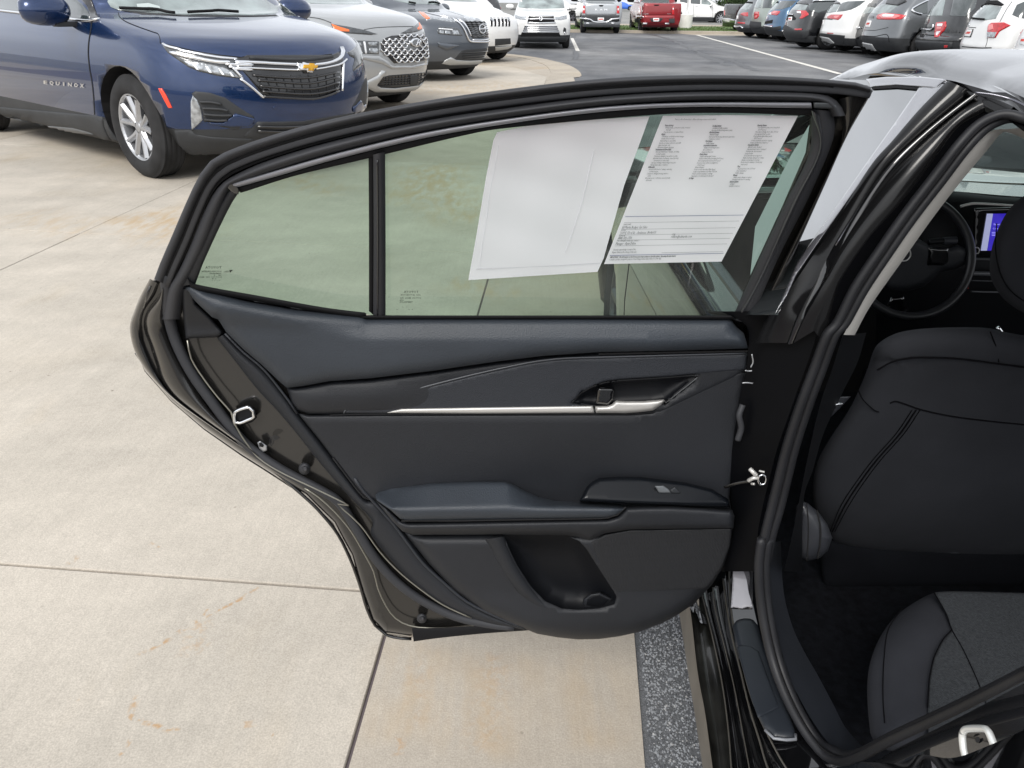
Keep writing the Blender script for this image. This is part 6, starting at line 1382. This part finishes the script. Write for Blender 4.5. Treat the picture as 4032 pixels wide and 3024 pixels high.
# lower pillar, down to the sill
M0 = S3([(230,-40),(400,60),(405,250),(395,340),(340,600),(290,1000),(300,1250),(318,1330),(300,1420),(262,1520),(250,1659)])
M1 = S3([(560,-40),(520,300),(480,600),(440,760),(400,900),(360,1000),(320,1080),(300,1250),(310,1330),(310,1440),(290,1659)])
M2 = S3([(900,-40),(820,230),(740,450),(670,650),(600,850),(560,1000),(530,1120),(500,1250),(475,1380),(462,1500),(450,1659)])
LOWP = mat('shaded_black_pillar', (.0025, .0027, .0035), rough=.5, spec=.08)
ys = (1.0, 1.0, 1.0, 1.0, 1.01, 1.02, 1.03, 1.03, 1.03, 1.03, 1.03)
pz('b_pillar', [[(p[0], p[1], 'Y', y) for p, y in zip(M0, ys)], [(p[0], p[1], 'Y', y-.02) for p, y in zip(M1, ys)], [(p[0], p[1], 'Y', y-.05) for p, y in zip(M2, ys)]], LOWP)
pz('b_pillar', [[(p[0]-60, p[1], 'Y', 1.12) for p in M0], [(p[0]+8, p[1], 'Y', 1.03) for p in M0]], DARK)
pz('b_pillar', [yl(L2), yl([(q[0]+26, q[1]+8, .955) for q in Z7([(1640,362),(1510,425),(1270,710),(1100,930),(960,1130),(820,1340),(770,1440),(700,1659)])])], LOWP)
# weatherstrip round the opening: two beads and a body
SEALC = Z7([(1900,420,.90),(1777,385,.92),(1690,362,.93),(1610,372,.935),(1510,425,.935),(1400,540,.93),(1270,710,.93),(1100,930,.93),(960,1130,.93),(820,1340,.93),(720,1540,.93)])+S3([(920,120,.93),(840,330,.935),(740,600,.94),(660,850,.945),(610,1050,.95),(560,1250,.95),(520,1420,.95),(490,1580,.95)])+S4([(722,110,.945),(705,250,.94),(712,420,.93),(738,600,.91),(785,800,.88),(850,980,.84),(930,1140,.80),(1010,1260,.77),(1090,1340,.745),(1180,1368,.72),(1280,1340,.69),(1450,1250,.64),(1800,1085,.56),(2212,875,.48),(2500,720,.43)])
RUB2 = mat('dark_weatherstrip_rubber', (.013, .0135, .016), dict(scale=300, strength=.2, dist=.0006, var=.25, vscale=9), rough=.5, spec=.35)
tubeY('weatherstrip', SEALC, 19, RUB2)
SEALD = [(p[0]+ (30 if i < 17 else 24), p[1]+(14 if i < 10 else 0)-(0 if i < 27 else 22), p[2]+.006) for i, p in enumerate(SEALC)]
tubeY('weatherstrip', SEALD, 20, RUB2)
tubeY('weatherstrip', [(p[0]+(16 if i < 17 else 13), p[1]+(7 if i < 10 else 0)-(0 if i < 27 else 10), p[2]-.004) for i, p in enumerate(SEALC)], 5, RUBD)
# pale trim strip inside the seal, and the dark trim below it
A_ = Z7([(1900,470,.92),(1777,440,.93),(1690,445,.94),(1600,452,.945),(1490,520,.945),(1385,650,.945),(1200,885,.945),(1000,1185,.945),(850,1430,.945),(752,1613,.945)])
B_ = Z7([(1900,560,1.0),(1777,500,1.0),(1700,468,.99),(1650,466,.985),(1560,575,.985),(1425,735,.985),(1255,955,.985),(1085,1195,.985),(905,1450,.985),(815,1615,.985)])
pz('pillar_trim', [yl(A_), [(q[0]*.45+p[0]*.55, q[1]*.45+p[1]*.55, 'Y', .95) for p, q in zip(A_, B_)], yl(B_)], BEIGE, n=60)
pz('pillar_trim_lower', [yl(S3([(1025,112,.95),(960,330,.955),(880,560,.96),(800,900,.965),(740,1200,.965),(690,1450,.965),(640,1659,.96)])), yl(S3([(1180,100,1.03),(1120,300,1.04),(1020,500,1.05),(900,760,1.06),(830,1000,1.06),(770,1200,1.06),(760,1659,1.06)]))], DKTRIM)
# roof rail between roof edge and opening
K0 = [(p[0], p[1], 'Y', p[3]) for p in rB[2:]]
K1 = yl(Z7([(1120,152,1.3),(1250,158,1.15),(1360,168,1.03),(1480,200,1.0),(1600,235,.98),(1777,300,.95)]))+[(4500,900,'Y',.72),(5200,1400,'Y',.45)]
K2 = yl(Z7([(1345,185,1.0),(1420,215,.98),(1490,240,.975),(1560,262,.96),(1650,285,.95),(1777,345,.93)]))+[(4500,980,'Y',.72),(5200,1480,'Y',.45)]
K3 = yl(Z7([(1500,300,.97),(1530,310,.96),(1570,322,.95),(1620,345,.94),(1690,352,.93),(1777,372,.92)]))+[(4500,1050,'Y',.72),(5200,1540,'Y',.45)]
pz('roof_rail', [K0, K1], P_PIANO, n=60); pz('roof_rail', [K1, K2], PILB, n=60); pz('roof_rail', [K2, K3], PILB, n=60)
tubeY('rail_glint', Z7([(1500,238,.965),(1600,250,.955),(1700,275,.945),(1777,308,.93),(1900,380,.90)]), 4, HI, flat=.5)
# ---- sill
def zl(pts, h): return [(p[0], p[1], 'Z', h) for p in pts]
ROCK = mat('rocker_moulding', (.115, .105, .09), dict(scale=90, strength=.1, dist=.001, var=.25, vscale=12), rough=.4)  # warm base colour carries the reflection of the concrete
DUST = mat('dusty_gloss_black', (.012, .012, .011), dict(scale=40, strength=.05, dist=.001, var=.9, vscale=14), rough=.28, coat=.5)
s0 = S4([(215,400),(250,520),(300,850),(340,1100),(385,1406),(430,1700)]); s1 = S4([(270,380),(312,490),(355,850),(400,1100),(442,1406),(490,1700)])
s2 = S4([(370,380),(395,480),(450,700),(500,950),(532,1200),(548,1406),(570,1700)]); s3 = S4([(440,380),(460,520),(510,720),(565,950),(612,1200),(650,1406),(700,1700)])
s4 = S4([(500,330),(520,480),(548,640),(600,850),(650,1060),(705,1240),(755,1406),(860,1650)]); s5 = S4([(530,200),(545,480),(575,660),(640,930),(700,1100),(780,1265),(860,1406),(1000,1600)])
s6 = S4([(560,150),(650,400),(690,560),(740,760),(830,980),(930,1190),(1040,1340),(1200,1500)])
pz('rocker_moulding', [zl(s0, .22), zl(s1, .335)], ROCK)
pz('sill', [zl(s1, .335), zl([(p[0]+10, p[1]) for p in s1], .318), zl([(p[0]-6, p[1]) for p in s2], .325), zl(s2, .352)], DUST)
pz('sill', [zl(s2, .352), zl([(p[0]+10, p[1]) for p in s2], .338), zl([(p[0]-14, p[1]) for p in s3], .345), zl(s3, .362)], P_PIANO)
pz('sill', [zl(s3, .362), zl([(p[0]+8, p[1]) for p in s3], .350), zl([(p[0]-10, p[1]) for p in s4], .36), zl(s4, .378)], P_PIANO)
pz('sill', [zl(s4, .378), zl([(p[0]+6, p[1]) for p in s4], .366), zl([(p[0]-6, p[1]) for p in s5], .375), zl(s5, .392)], P_PIANO)
pz('sill', [zl(s5, .392), zl(s6, .40)], P_PIANO)
GL_ = mat('sill_bead_dull', (.09, .085, .075), rough=.35, metal=.3)
for q, h, r_ in ((s2, .353, 3), (s3, .363, 2.5), (s4, .379, 4), (s5, .393, 4)):
    P = [Vector(p) for p in catmull([tuple(at(a[0], a[1], Z=h)) for a in q], n=8)]; tube('sill_bead', P, r_/FPX*1.25, GL_, sedan, seg=6)
pl = lambda h: (lambda px, py: (at(px, py, Z=h), Vector((-.05, 0, 1)).normalized()))
panel('sill_glare', S4([(302,480),(330,478),(395,540),(412,590),(375,582)]), pl(.335), P_MIRR, sedan, off=0, flat=True, g=12)
scuff = S4([(556,600),(575,570),(620,560),(668,562),(700,600),(730,700),(785,850),(850,1030),(912,1200),(915,1248),(860,1250),(790,1240),(735,1185),(690,1090),(645,960),(605,820),(572,700)])
panel('scuff_plate', scuff, pl(.398), mat('scuff_plate_plastic', (.020, .024, .031), dict(scale=500, strength=.3, dist=.0005, var=.08, vscale=4), rough=.38), sedan, off=0, height=.008, bevel=22, g=14)
panel('scuff_plate_step', S4([(580,720),(610,708),(660,716),(705,745),(760,900),(820,1060),(700,1120),(660,1010),(620,870)]), pl(.4075), mat('scuff_plate_plastic', (.02,.024,.031)), sedan, off=0, height=.002, bevel=8, g=14)
tube('scuff_edge', [at(*p, Z=.405) for p in S4([(740,1190),(790,1238),(860,1246),(914,1244),(913,1215)])], .0025, mat('pale_plastic_edge', (.2, .21, .23), rough=.3), sedan, seg=8)  # paler bead along the scuff plate edge
# pillar foot, with a pale patch painted on as its sky reflection
o = pz('pillar_foot', [yl(S4([(520,170,1.10),(530,240,1.10),(550,330,1.09),(545,420,1.07),(540,500,1.05)])), yl(S4([(600,160,1.04),(610,250,1.03),(612,330,1.02),(610,420,1.0),(606,505,.985)])), yl(S4([(672,140,1.02),(672,240,1.01),(670,330,1.0),(670,420,.985),(668,505,.97)]))], P_MIRR)
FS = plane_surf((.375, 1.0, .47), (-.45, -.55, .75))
panel('foot_reflection', S4([(556,330),(558,262),(574,280),(600,250),(612,268),(632,292),(646,262),(668,300),(668,495),(640,490),(610,500),(560,492),(545,496),(552,400)]), lambda x, y: (FS(x, y)[0], rayn(x, y)), mat('painted_foot_reflection', (.20, .20, .22), dict(scale=20, strength=.2, dist=.002, var=.15, vscale=20), rough=.15, coat=1), sedan, off=.012, flat=True, g=8, back=.004)
# door check link and hinge glints
ch0 = empty('door_check', parent=sedan)
tubeY('link_arm', S3([(255,1110,1.0),(330,1085,.99),(420,1070,.98)]), 7, METAL_IN, ch0, flat=.5)
tubeY('pivot_ring', [(p[0], p[1], .955) for p in S3([(475,1060),(485,1035),(505,1028),(525,1045),(520,1080),(498,1092),(480,1082)])], 4, CHROME, ch0, closed=True)
for q, r_ in ((S3([(420,990,.965),(440,1010,.96),(460,1030,.96)]), 9), (S3([(410,1066,.965),(440,1050,.96),(470,1048,.96)]), 8), (S3([(480,1002,.965),(515,1010,.96)]), 4), (S3([(430,1086,.965),(448,1088,.96)]), 5)): tubeY('bracket', q, r_, SATIN, ch0)
for q in (S3([(388,346,.985),(410,350,.985),(432,348,.985)]), S3([(370,428,.985),(400,426,.985),(438,430,.985)]), S3([(432,240,.985),(440,290,.985),(425,325,.985)])): tubeY('hinge', q, 3, ALLOY)
tubeY('wire_boot', S3([(372,570,.99),(350,640,.985),(362,720,.985),(340,800,.985)]), 12, RUB)
# ---- rear jamb and striker at the bottom right
def xs(pts, X): return [(p[0], p[1], 'X', X) for p in pts]
pz('rear_jamb', [xs(S4([(1060,1385),(1330,1378),(1480,1300),(1800,1140),(2212,925),(2600,720)]), .50), xs(S4([(1060,1500),(1300,1520),(1500,1440),(1800,1400),(2212,1280),(2600,1100)]), .485)], P_MIRR)
pz('rear_jamb', [xs(S4([(1000,1406),(1200,1395),(1260,1372),(1500,1378),(1620,1330),(1760,1350),(1850,1340),(1960,1300),(2212,1190),(2600,1000)]), .455), xs(S4([(1000,1600),(1200,1600),(1300,1600),(1500,1600),(1620,1600),(1760,1600),(1850,1600),(1960,1600),(2212,1600),(2600,1600)]), .42)], P_PIANO)
st = empty('door_striker', parent=sedan)
P = [Vector(p) for p in catmull([tuple(at(a[0], a[1], X=.475)) for a in S4([(1878,1345),(1866,1290),(1862,1225),(1872,1195),(1900,1183),(1980,1183),(2005,1195),(2022,1225),(2040,1275)])], n=6)]
tube('striker_loop', P, .0036, mat('white_zinc', (.75, .76, .74), metal=.4, rough=.3), st, seg=12)
c0 = S4([(1948,1245)])[0]
for r_, d_, m_ in ((36, .497, METAL_IN), (24, .492, DARK), (12, .489, RUB)):
    V = [at(c0[0]+r_*.8*math.cos(a), c0[1]+r_*math.sin(a), X=d_) for a in np.linspace(0, 2*math.pi, 21)[:-1]]; mobj('striker_plate', V, [tuple(range(20))], m_, st, False)
# ---- carpet trim inside the sill
pz('sill_carpet', [yl(S4([(745,120,.99),(750,400,.965),(790,640,.94),(850,830,.90),(930,1000,.86),(1030,1170,.81),(1140,1300,.77),(1290,1345,.70)])), yl(S4([(830,120,1.06),(845,400,1.03),(895,600,1.0),(960,740,.97),(1040,880,.93),(1120,1030,.88),(1200,1180,.83),(1310,1300,.76)]))], mat('blue_grey_sill_trim', (.018, .021, .028), dict(scale=300, strength=.3, dist=.0005, var=.12, vscale=10), rough=.55))
# ---- cabin
def bx(name, x0, x1, y0, y1, z0, z1, m): return box(name, ((x0+x1)/2, (y0+y1)/2, (z0+z1)/2), (x1-x0, y1-y0, z1-z0), m, sedan)
bx('cabin_floor', .47, 2.1, -.35, 2.3, .20, .25, CARPET)
bx('far_door', 2.06, 2.12, -.3, 2.2, .25, .95, DKTRIM)
bx('firewall', .47, 2.1, 2.25, 2.3, .25, .90, DARK)
bx('floor_tunnel', 1.15, 1.4, .2, 2.2, .25, .36, CARPET)
bx('centre_console', 1.14, 1.38, 1.2, 2.0, .36, .60, DKTRIM)
# rear bench cushion
SEAM = mat('seat_seam_thread', (.004, .004, .005), rough=.95, spec=.05)
cs = plane_surf((.75, .80, .53), (0, -.12, 1))
def csurf(px, py): p, n = cs(px, py); return p, rayn(px, py)
rb = empty('rear_seat', parent=sedan)
cush = chaikin(S4([(1345,1270),(1325,1100),(1318,950),(1330,820),(1380,680),(1460,560),(1560,480),(1690,408),(1800,398),(2212,410),(2900,430),(2900,1300),(2212,1300),(1500,1330)]), 2)
panel('seat_cushion', cush, csurf, FABC, rb, off=-.01, height=.055, bevel=150, g=26, back=.12)
ins = S4([(1706,408),(1800,402),(2212,412),(2900,430),(2900,1200),(2212,1200),(1668,1300),(1664,1060),(1675,900),(1700,780),(1750,680),(1803,625),(1770,530)])
panel('seat_insert', ins, csurf, FABI, rb, off=.050, height=.004, bevel=10, g=26, back=.01)
for q in ([(1700,408),(1770,530),(1803,622),(1870,740),(1950,915),(2000,1050)], [(1800,622),(1750,678),(1700,780),(1675,900),(1664,1062)], [(1520,500),(1440,620),(1415,800),(1410,1000),(1420,1150)]):
    P = [csurf(*p)[0]+rayn(*p)*(.055 if q[0][0] != 1520 else .040) for p in [tuple(a) for a in catmull(S4(q), n=6)]]; tube('seat_seam', P, .0009, SEAM, rb, seg=6)
# front seat
fs = empty('front_seat', parent=sedan)
bs_ = plane_surf((.7, 1.17, .75), (0, -.965, -.26))
def bsurf(px, py): p, n = bs_(px, py); return p, rayn(px, py)
back = chaikin(S3([(1225,215),(1255,170),(1330,120),(1420,88),(1600,66),(1960,62),(2060,90),(2212,120),(2600,160),(2900,400),(3000,900),(3000,1500),(2212,1570),(1300,1535),(1080,1500),(960,1465),(930,1400),(850,1290),(825,1150),(845,960),(940,790),(1060,620),(1130,480),(1190,330)]), 2)
def bdisp(x, y, d):
    g1 = -.006*math.exp(-((y-(1420+.03*(x-3400)))/6.0)**2)          # sewn crease across the shoulders
    return g1+.012*math.exp(-((y-1340)/90.0)**2)
panel('seat_back', back, bsurf, FAB, fs, off=-.04, height=.055, bevel=130, g=24, back=.12, disp=bdisp)
SEAM = mat('seat_seam_thread', (.004, .004, .005), rough=.95, spec=.05)
def sline(name, q, r_=.0011, o_=.0165, m=SEAM):
    o_ -= .0009; P = [bsurf(*p)[0]+rayn(*p)*o_ for p in [tuple(a) for a in catmull(S3(q), n=6)]]; tube(name, P, r_, m, fs, seg=6)
sline('seat_seam', [(1250,345),(1350,290),(1450,268),(1560,262),(1800,272),(2212,325),(2600,360)], .0016, .026)
sline('seat_seam', [(1335,560),(1370,548),(1430,565),(1560,608),(1800,655),(2212,700),(2600,730)], .0016)
for dx in (-26, 0, 26): sline('stitch_line', [(1505+dx,605),(1400+dx,760),(1250+dx,930),(1130+dx,1090),(1040+dx,1230),(958+dx*.6,1400)], .0016 if dx == 0 else .0009, .018, SEAM)
panel('seat_back_lower', chaikin(S4([(1060,80),(1120,110),(1500,160),(2212,180),(2900,180),(2900,380),(2212,372),(1700,372),(1180,385),(1075,385),(1055,250)]), 1), lambda x, y: (at(x, y, Y=1.30), rayn(x, y)), mat('seat_lower_shade', (.004, .0045, .006), dict(scale=600, strength=.4, dist=.0006, var=.2, vscale=8), rough=.95, spec=.08), fs, off=0, height=.02, bevel=60, g=24, back=.05)  # near-black cloth paints the darkness under the seat back
sline('seat_seam', [(1128,478),(1160,540),(1230,605),(1262,618)])
sline('seat_seam', [(1990,95),(2030,200),(2045,290)])
hr = chaikin([(3893,1070),(3903,976),(3931,895),(3972,822),(4030,768),(4120,728),(4300,740),(4420,900),(4420,1130),(4300,1245),(4120,1252),(4040,1240),(3960,1190),(3915,1130)], 2)
hp = plane_surf((.85, 1.10, 1.0), (0, -.98, -.2))
panel('headrest', hr, lambda x, y: (hp(x, y)[0], rayn(x, y)), FAB, fs, off=-.02, height=.05, bevel=110, g=22, back=.07)
P = [hp(*p)[0]+rayn(*p)*.022 for p in [tuple(a) for a in catmull([(3925,880),(3920,980),(3940,1080),(3985,1150),(4060,1195),(4200,1210)], n=6)]]; tube('seat_seam', P, .0009, SEAM, fs, seg=6)
tubeY('headrest_post', [(3928,1290,1.16),(3950,1320,1.16),(3930,1250,1.15)][:2], 8, CHROME, fs)
rc = plane_surf((.47, 1.14, .42), (-.35, -.93, .05)); rsf = lambda x, y: (rc(x, y)[0], rayn(x, y))
panel('recliner_cover', S3([(752,1195),(800,1215),(870,1275),(925,1350),(958,1440),(930,1520),(880,1570),(800,1590),(740,1560),(715,1470),(712,1330),(725,1230)]), rsf, mat('grey_recliner_plastic', (.028, .030, .036), rough=.4), fs, off=0, height=.03, bevel=60, g=14, back=.05)
tube('cover_groove', [rsf(*p)[0]+rayn(*p)*.031 for p in [tuple(a) for a in catmull(S3([(858,1262),(880,1370),(878,1480),(862,1575)]), n=6)]], .0016, SHUT, fs, seg=6)
tube('cover_groove', [rsf(*p)[0]+rayn(*p)*.031 for p in [tuple(a) for a in catmull(S3([(790,1215),(802,1350),(798,1500),(790,1590)]), n=6)]], .001, SHUT, fs, seg=6)
tubeY('belt_anchor', S3([(905,590,1.05),(985,568,1.05),(1025,562,1.05)]), 4, CHROME, fs)
panel('belt_buckle', S3([(985,520),(1080,515),(1000,600),(925,672),(975,590)]), bsurf, mat('grey_recliner_plastic', (.028,.03,.036)), fs, off=-.02, height=.004, bevel=6, g=10)
# dashboard, screen, steering wheel
dsh = empty('dashboard', parent=sedan)
DTOP = mat('dash_top_reflection', (.13, .145, .16), rough=.25, coat=.6)  # pale base colour carries the reflection on the dash top
pz('dash_top', [[(3560,760,'Y',1.74),(3734,752,'Y',1.76),(4032,775,'Y',1.78),(4600,800,'Y',1.8)], [(3560,705,'Y',1.95),(3734,712,'Y',1.96),(4032,728,'Y',1.98),(4600,740,'Y',2.0)]], DTOP, dsh)
pz('dash_top', [[(3560,700,'Y',1.96),(3734,708,'Y',1.97),(4032,722,'Y',1.99),(4600,735,'Y',2.0)], [(3560,676,'Y',2.06),(3734,684,'Y',2.08),(4032,698,'Y',2.1),(4600,710,'Y',2.1)]], P_PIANO, dsh)
pz('dash_face', [[(3450,760,'Y',1.76),(3734,755,'Y',1.76),(4032,778,'Y',1.78),(4700,800,'Y',1.8)], [(3450,800,'Y',1.71),(3734,795,'Y',1.71),(4032,808,'Y',1.73),(4700,840,'Y',1.75)], [(3450,1130,'Y',1.74),(3734,1130,'Y',1.74),(4032,1130,'Y',1.76),(4700,1150,'Y',1.78)], [(3450,1420,'Y',1.80),(3734,1420,'Y',1.80),(4032,1420,'Y',1.82),(4700,1440,'Y',1.84)]], DKTRIM, dsh)
tubeY('chrome_trim', R6([(1000,545,1.69),(1060,530,1.69),(1150,522,1.69),(1518,545,1.70)]), 5, SATIN, dsh)
for y, r_ in ((972, 4), (1090, 9), (1150, 2), (1240, 3)): tubeY('vent_trim', R6([(1085,y,1.705),(1250,y+4,1.705),(1518,y+8,1.715)]), r_, mat('dash_grey_line', (.10, .105, .115), rough=.3), dsh)
DM = lambda px, py: (at(px, py, Y=1.68), rayn(px, py))
scr = panel('screen_bezel', R6([(1110,560),(1518,548),(1700,560),(1700,960),(1095,962)]), DM, P_PIANO, dsh, off=0, height=.006, bevel=10, g=20, back=.02)
def emis(name, c, s):
    m, n, l, b = nodes_of(name); b.inputs['Base Color'].default_value = c+(1,); b.inputs['Emission Color'].default_value = c+(1,); b.inputs['Emission Strength'].default_value = s; MAT[name] = m; return m
EM = emis('screen_violet', (.035, .02, .42), .55); EW = emis('screen_grey_bar', (.30, .32, .50), .6); ET = emis('screen_text', (.40, .38, .8), .8)
panel('screen_image', R6([(1265,605),(1640,598),(1640,905),(1218,906)]), DM, EM, dsh, off=.008, flat=True, g=20)
panel('screen_bar', R6([(1215,604),(1265,604),(1216,906),(1165,906)]), DM, EW, dsh, off=.008, flat=True, g=12)
def smap(x0, y0, sx, sk): return lambda u, v: at(x0+u*sx+(-v)*0-sk*0, y0-v*sx, Y=1.668)
a0 = R6([(1270,697)])[0]; text('screen_text', 'Experience', lambda u, v: at(a0[0]+u, a0[1]-v, Y=1.668), 9.5, ET, dsh)
a1 = R6([(1262,732)])[0]; text('screen_text', 'Connect', lambda u, v: at(a1[0]+u, a1[1]-v, Y=1.668), 9.5, ET, dsh)
for y in (755, 768, 780): a2 = R6([(1255,y)])[0]; mobj('screen_rule', [at(a2[0], a2[1], Y=1.668), at(a2[0]+58, a2[1], Y=1.668), at(a2[0]+58, a2[1]+1.6, Y=1.668), at(a2[0], a2[1]+1.6, Y=1.668)], [(0,1,2,3)], ET, dsh, False)
k0 = R6([(1130,905)])[0]; tubeY('volume_knob', [(k0[0]+11*math.cos(a), k0[1]+12*math.sin(a), 1.665) for a in np.linspace(0, 2*math.pi, 13)[:-1]], 2.2, SATIN, dsh, closed=True)
h0 = R6([(1055,1205)])[0]; mobj('hazard_mark', [at(h0[0]-7, h0[1]+6, Y=1.66), at(h0[0]+7, h0[1]+6, Y=1.66), at(h0[0], h0[1]-7, Y=1.66)], [(0,1,2)], mat('hazard_red', (.25, .03, .03), rough=.5), dsh, False)
sw = empty('steering_wheel', parent=sedan); cx, cy, rx_, ry_ = 3588, 1010, 236, 236
W_ = [(cx+rx_*math.cos(a), cy+ry_*math.sin(a), 1.62-.06*math.sin(a)) for a in np.linspace(0, 2*math.pi, 29)[:-1]]
tubeY('wheel_rim', W_, 17, mat('steering_leather', (.014, .015, .017), rough=.38), sw, closed=True, seg=14)
SWS = lambda px, py: (at(px, py, Y=1.635), rayn(px, py))
panel('wheel_hub', R6([(300,1000),(420,880),(560,815),(660,810),(740,860),(830,880),(920,880),(975,855),(1060,900),(1060,1010),(960,1060),(900,1070),(830,1085),(790,1130),(700,1200),(560,1240),(400,1230),(300,1150)]), SWS, TRIM, sw, off=0, height=.02, bevel=26, g=14, back=.02)
panel('wheel_buttons', R6([(740,880),(820,890),(900,890),(905,1000),(860,1030),(720,1030)]), SWS, P_PIANO, sw, off=.018, height=.004, bevel=8, g=12)
panel('lower_spoke', R6([(430,1290),(540,1270),(575,1390),(500,1450),(370,1440),(400,1340)]), SWS, P_PIANO, sw, off=.0, height=.012, bevel=12, g=12)
tubeY('spoke_trim', R6([(400,1425,1.60),(440,1432,1.60),(480,1422,1.60)]), 3.5, SATIN, sw)
tubeY('hub_ring', [(p[0], p[1], 1.60) for p in R6([(520,990),(560,985),(585,960),(592,935),(585,905),(560,880),(500,880),(470,930),(490,980)])], 2.5, SATIN, sw, closed=True)
tubeY('wiper_stalk', R6([(740,835,1.64),(800,828,1.64),(860,826,1.64)]), 12, DKTRIM, sw); tubeY('wiper_stalk', R6([(858,828,1.64),(900,824,1.64),(962,822,1.64)]), 15, TRIML, sw)
# windscreen, header, hood, front end, outer skin of the front door
ws = [(.62, 2.10, .955), (2.0, 2.10, .955), (1.88, 1.60, 1.275), (.74, 1.60, 1.275)]
mobj('windshield', ws, [(0,1,2,3)], glass('green_tinted_windshield', (.60, .70, .66)), sedan, False)
tube('windshield_base', [(.60, 2.08, .955), (1.3, 2.12, .96), (2.0, 2.08, .955)], .014, P_MIRR, sedan)
tube('a_pillar', [(.47, 2.15, .95), (.56, 1.85, 1.12), (.66, 1.60, 1.262)], .035, P_PIANO, sedan); tube('a_pillar', [(2.05, 2.15, .95), (1.98, 1.85, 1.12), (1.88, 1.60, 1.262)], .035, P_PIANO, sedan)
tube('header', [(.70, 1.58, 1.268), (1.3, 1.60, 1.285), (1.86, 1.58, 1.27)], .03, BEIGE, sedan)
mobj('headliner', [(.62,.1,1.29), (1.92,.1,1.29), (1.86,1.56,1.272), (.72,1.56,1.272)], [(0,1,2,3)], BEIGE, sedan, False)
prof = [(.420,.20),(.385,.24),(.368,.34),(.352,.45),(.345,.60),(.350,.75),(.362,.86),(.385,.925),(.41,.945)]
def sidesk(name, ys_, par, m=P_PIANO, hoodto=None):
    R_ = []
    for (x, z) in prof:
        row = []
        for y in ys_:
            k = max(0, (y-3.0)/.95); row.append((x+.45*k**2.2, y, z-(.14*max(0, y-2.2)/1.6 if z > .8 else 0)))
        R_.append(row)
    return strip(name, [[Vector(p) for p in r_] for r_ in R_], m, par)
sidesk('door_skin', list(np.linspace(1.06, 2.16, 10)), fd)
tube('belt_moulding', [(.405, 1.06, .955), (.405, 1.6, .955), (.42, 2.1, .95)], .010, HI, fd)
for (yc) in (2.72,):
    w = bpy.data.objects.new('wheel', None); COL.objects.link(w); w.parent = sedan; T_, R__, B__ = wheel_meshes(.325, .22, .21, 5, ALLOYD)
    w.matrix_local = INV[sedan] @ (Matrix.Translation((.50, yc, .325)) @ Matrix.Rotation(-math.pi/2, 4, 'Z'))
    for nm, me in (('tyre', T_), ('rim', R__)):
        q = bpy.data.objects.new(nm, me); COL.objects.link(q); q.parent = w
def fend(): # fender with an arch
    R_ = []; ysf = list(np.linspace(2.18, 3.95, 40))
    for j, (x, z) in enumerate(prof):
        row = []
        for y in ysf:
            k = max(0, (y-3.0)/.95); a = .39**2-(y-2.72)**2; zmin = .325+math.sqrt(a) if a > 0 else 0
            row.append(Vector((x+.45*k**2.2, y, max(z-(.14*max(0, y-2.2)/1.6 if z > .8 else 0), zmin))))
        R_.append(row)
    strip('front_fender', R_, P_PIANO, sedan)
    rr = [[Vector((x, y, .945-.14*max(0, y-2.2)/1.6+h-.04*max(0, (y-3.3)/.6)**2)) for y in ysf[:-1]] for x, h in ((.43, 0), (.7, .03), (1.25, .045), (1.8, .03), (2.07, 0))]
    strip('hood', rr, P_PIANO, sedan)
fend()
strip('far_side', [[Vector((2.13-p[0]+.35+.02, y, p[1])) for y in (.2, 3.9)] for p in prof], P_PIANO, sedan)
bx('front_bumper', .85, 1.65, 3.9, 4.0, .2, .72, P_PIANO)
# wing mirror of the sedan
V, F = [], []
for i in range(11):
    u = i/10*math.pi; rr = math.sin(u)**.6
    for k in range(16):
        a = 2*math.pi*k/16; V.append((.24-.125*math.cos(u), 1.98+.05*math.cos(a)*rr*(1.4 if math.cos(a) > 0 else .6), 1.0+.07*math.sin(a)*rr))
for i in range(10):
    for k in range(16): F.append((i*16+k, i*16+(k+1) % 16, (i+1)*16+(k+1) % 16, (i+1)*16+k))
wm = mobj('wing_mirror', V, F, P_PIANO, fd); tube('mirror_arm', [(.30, 1.98, .96), (.39, 2.0, .94)], .02, DARK, wm)
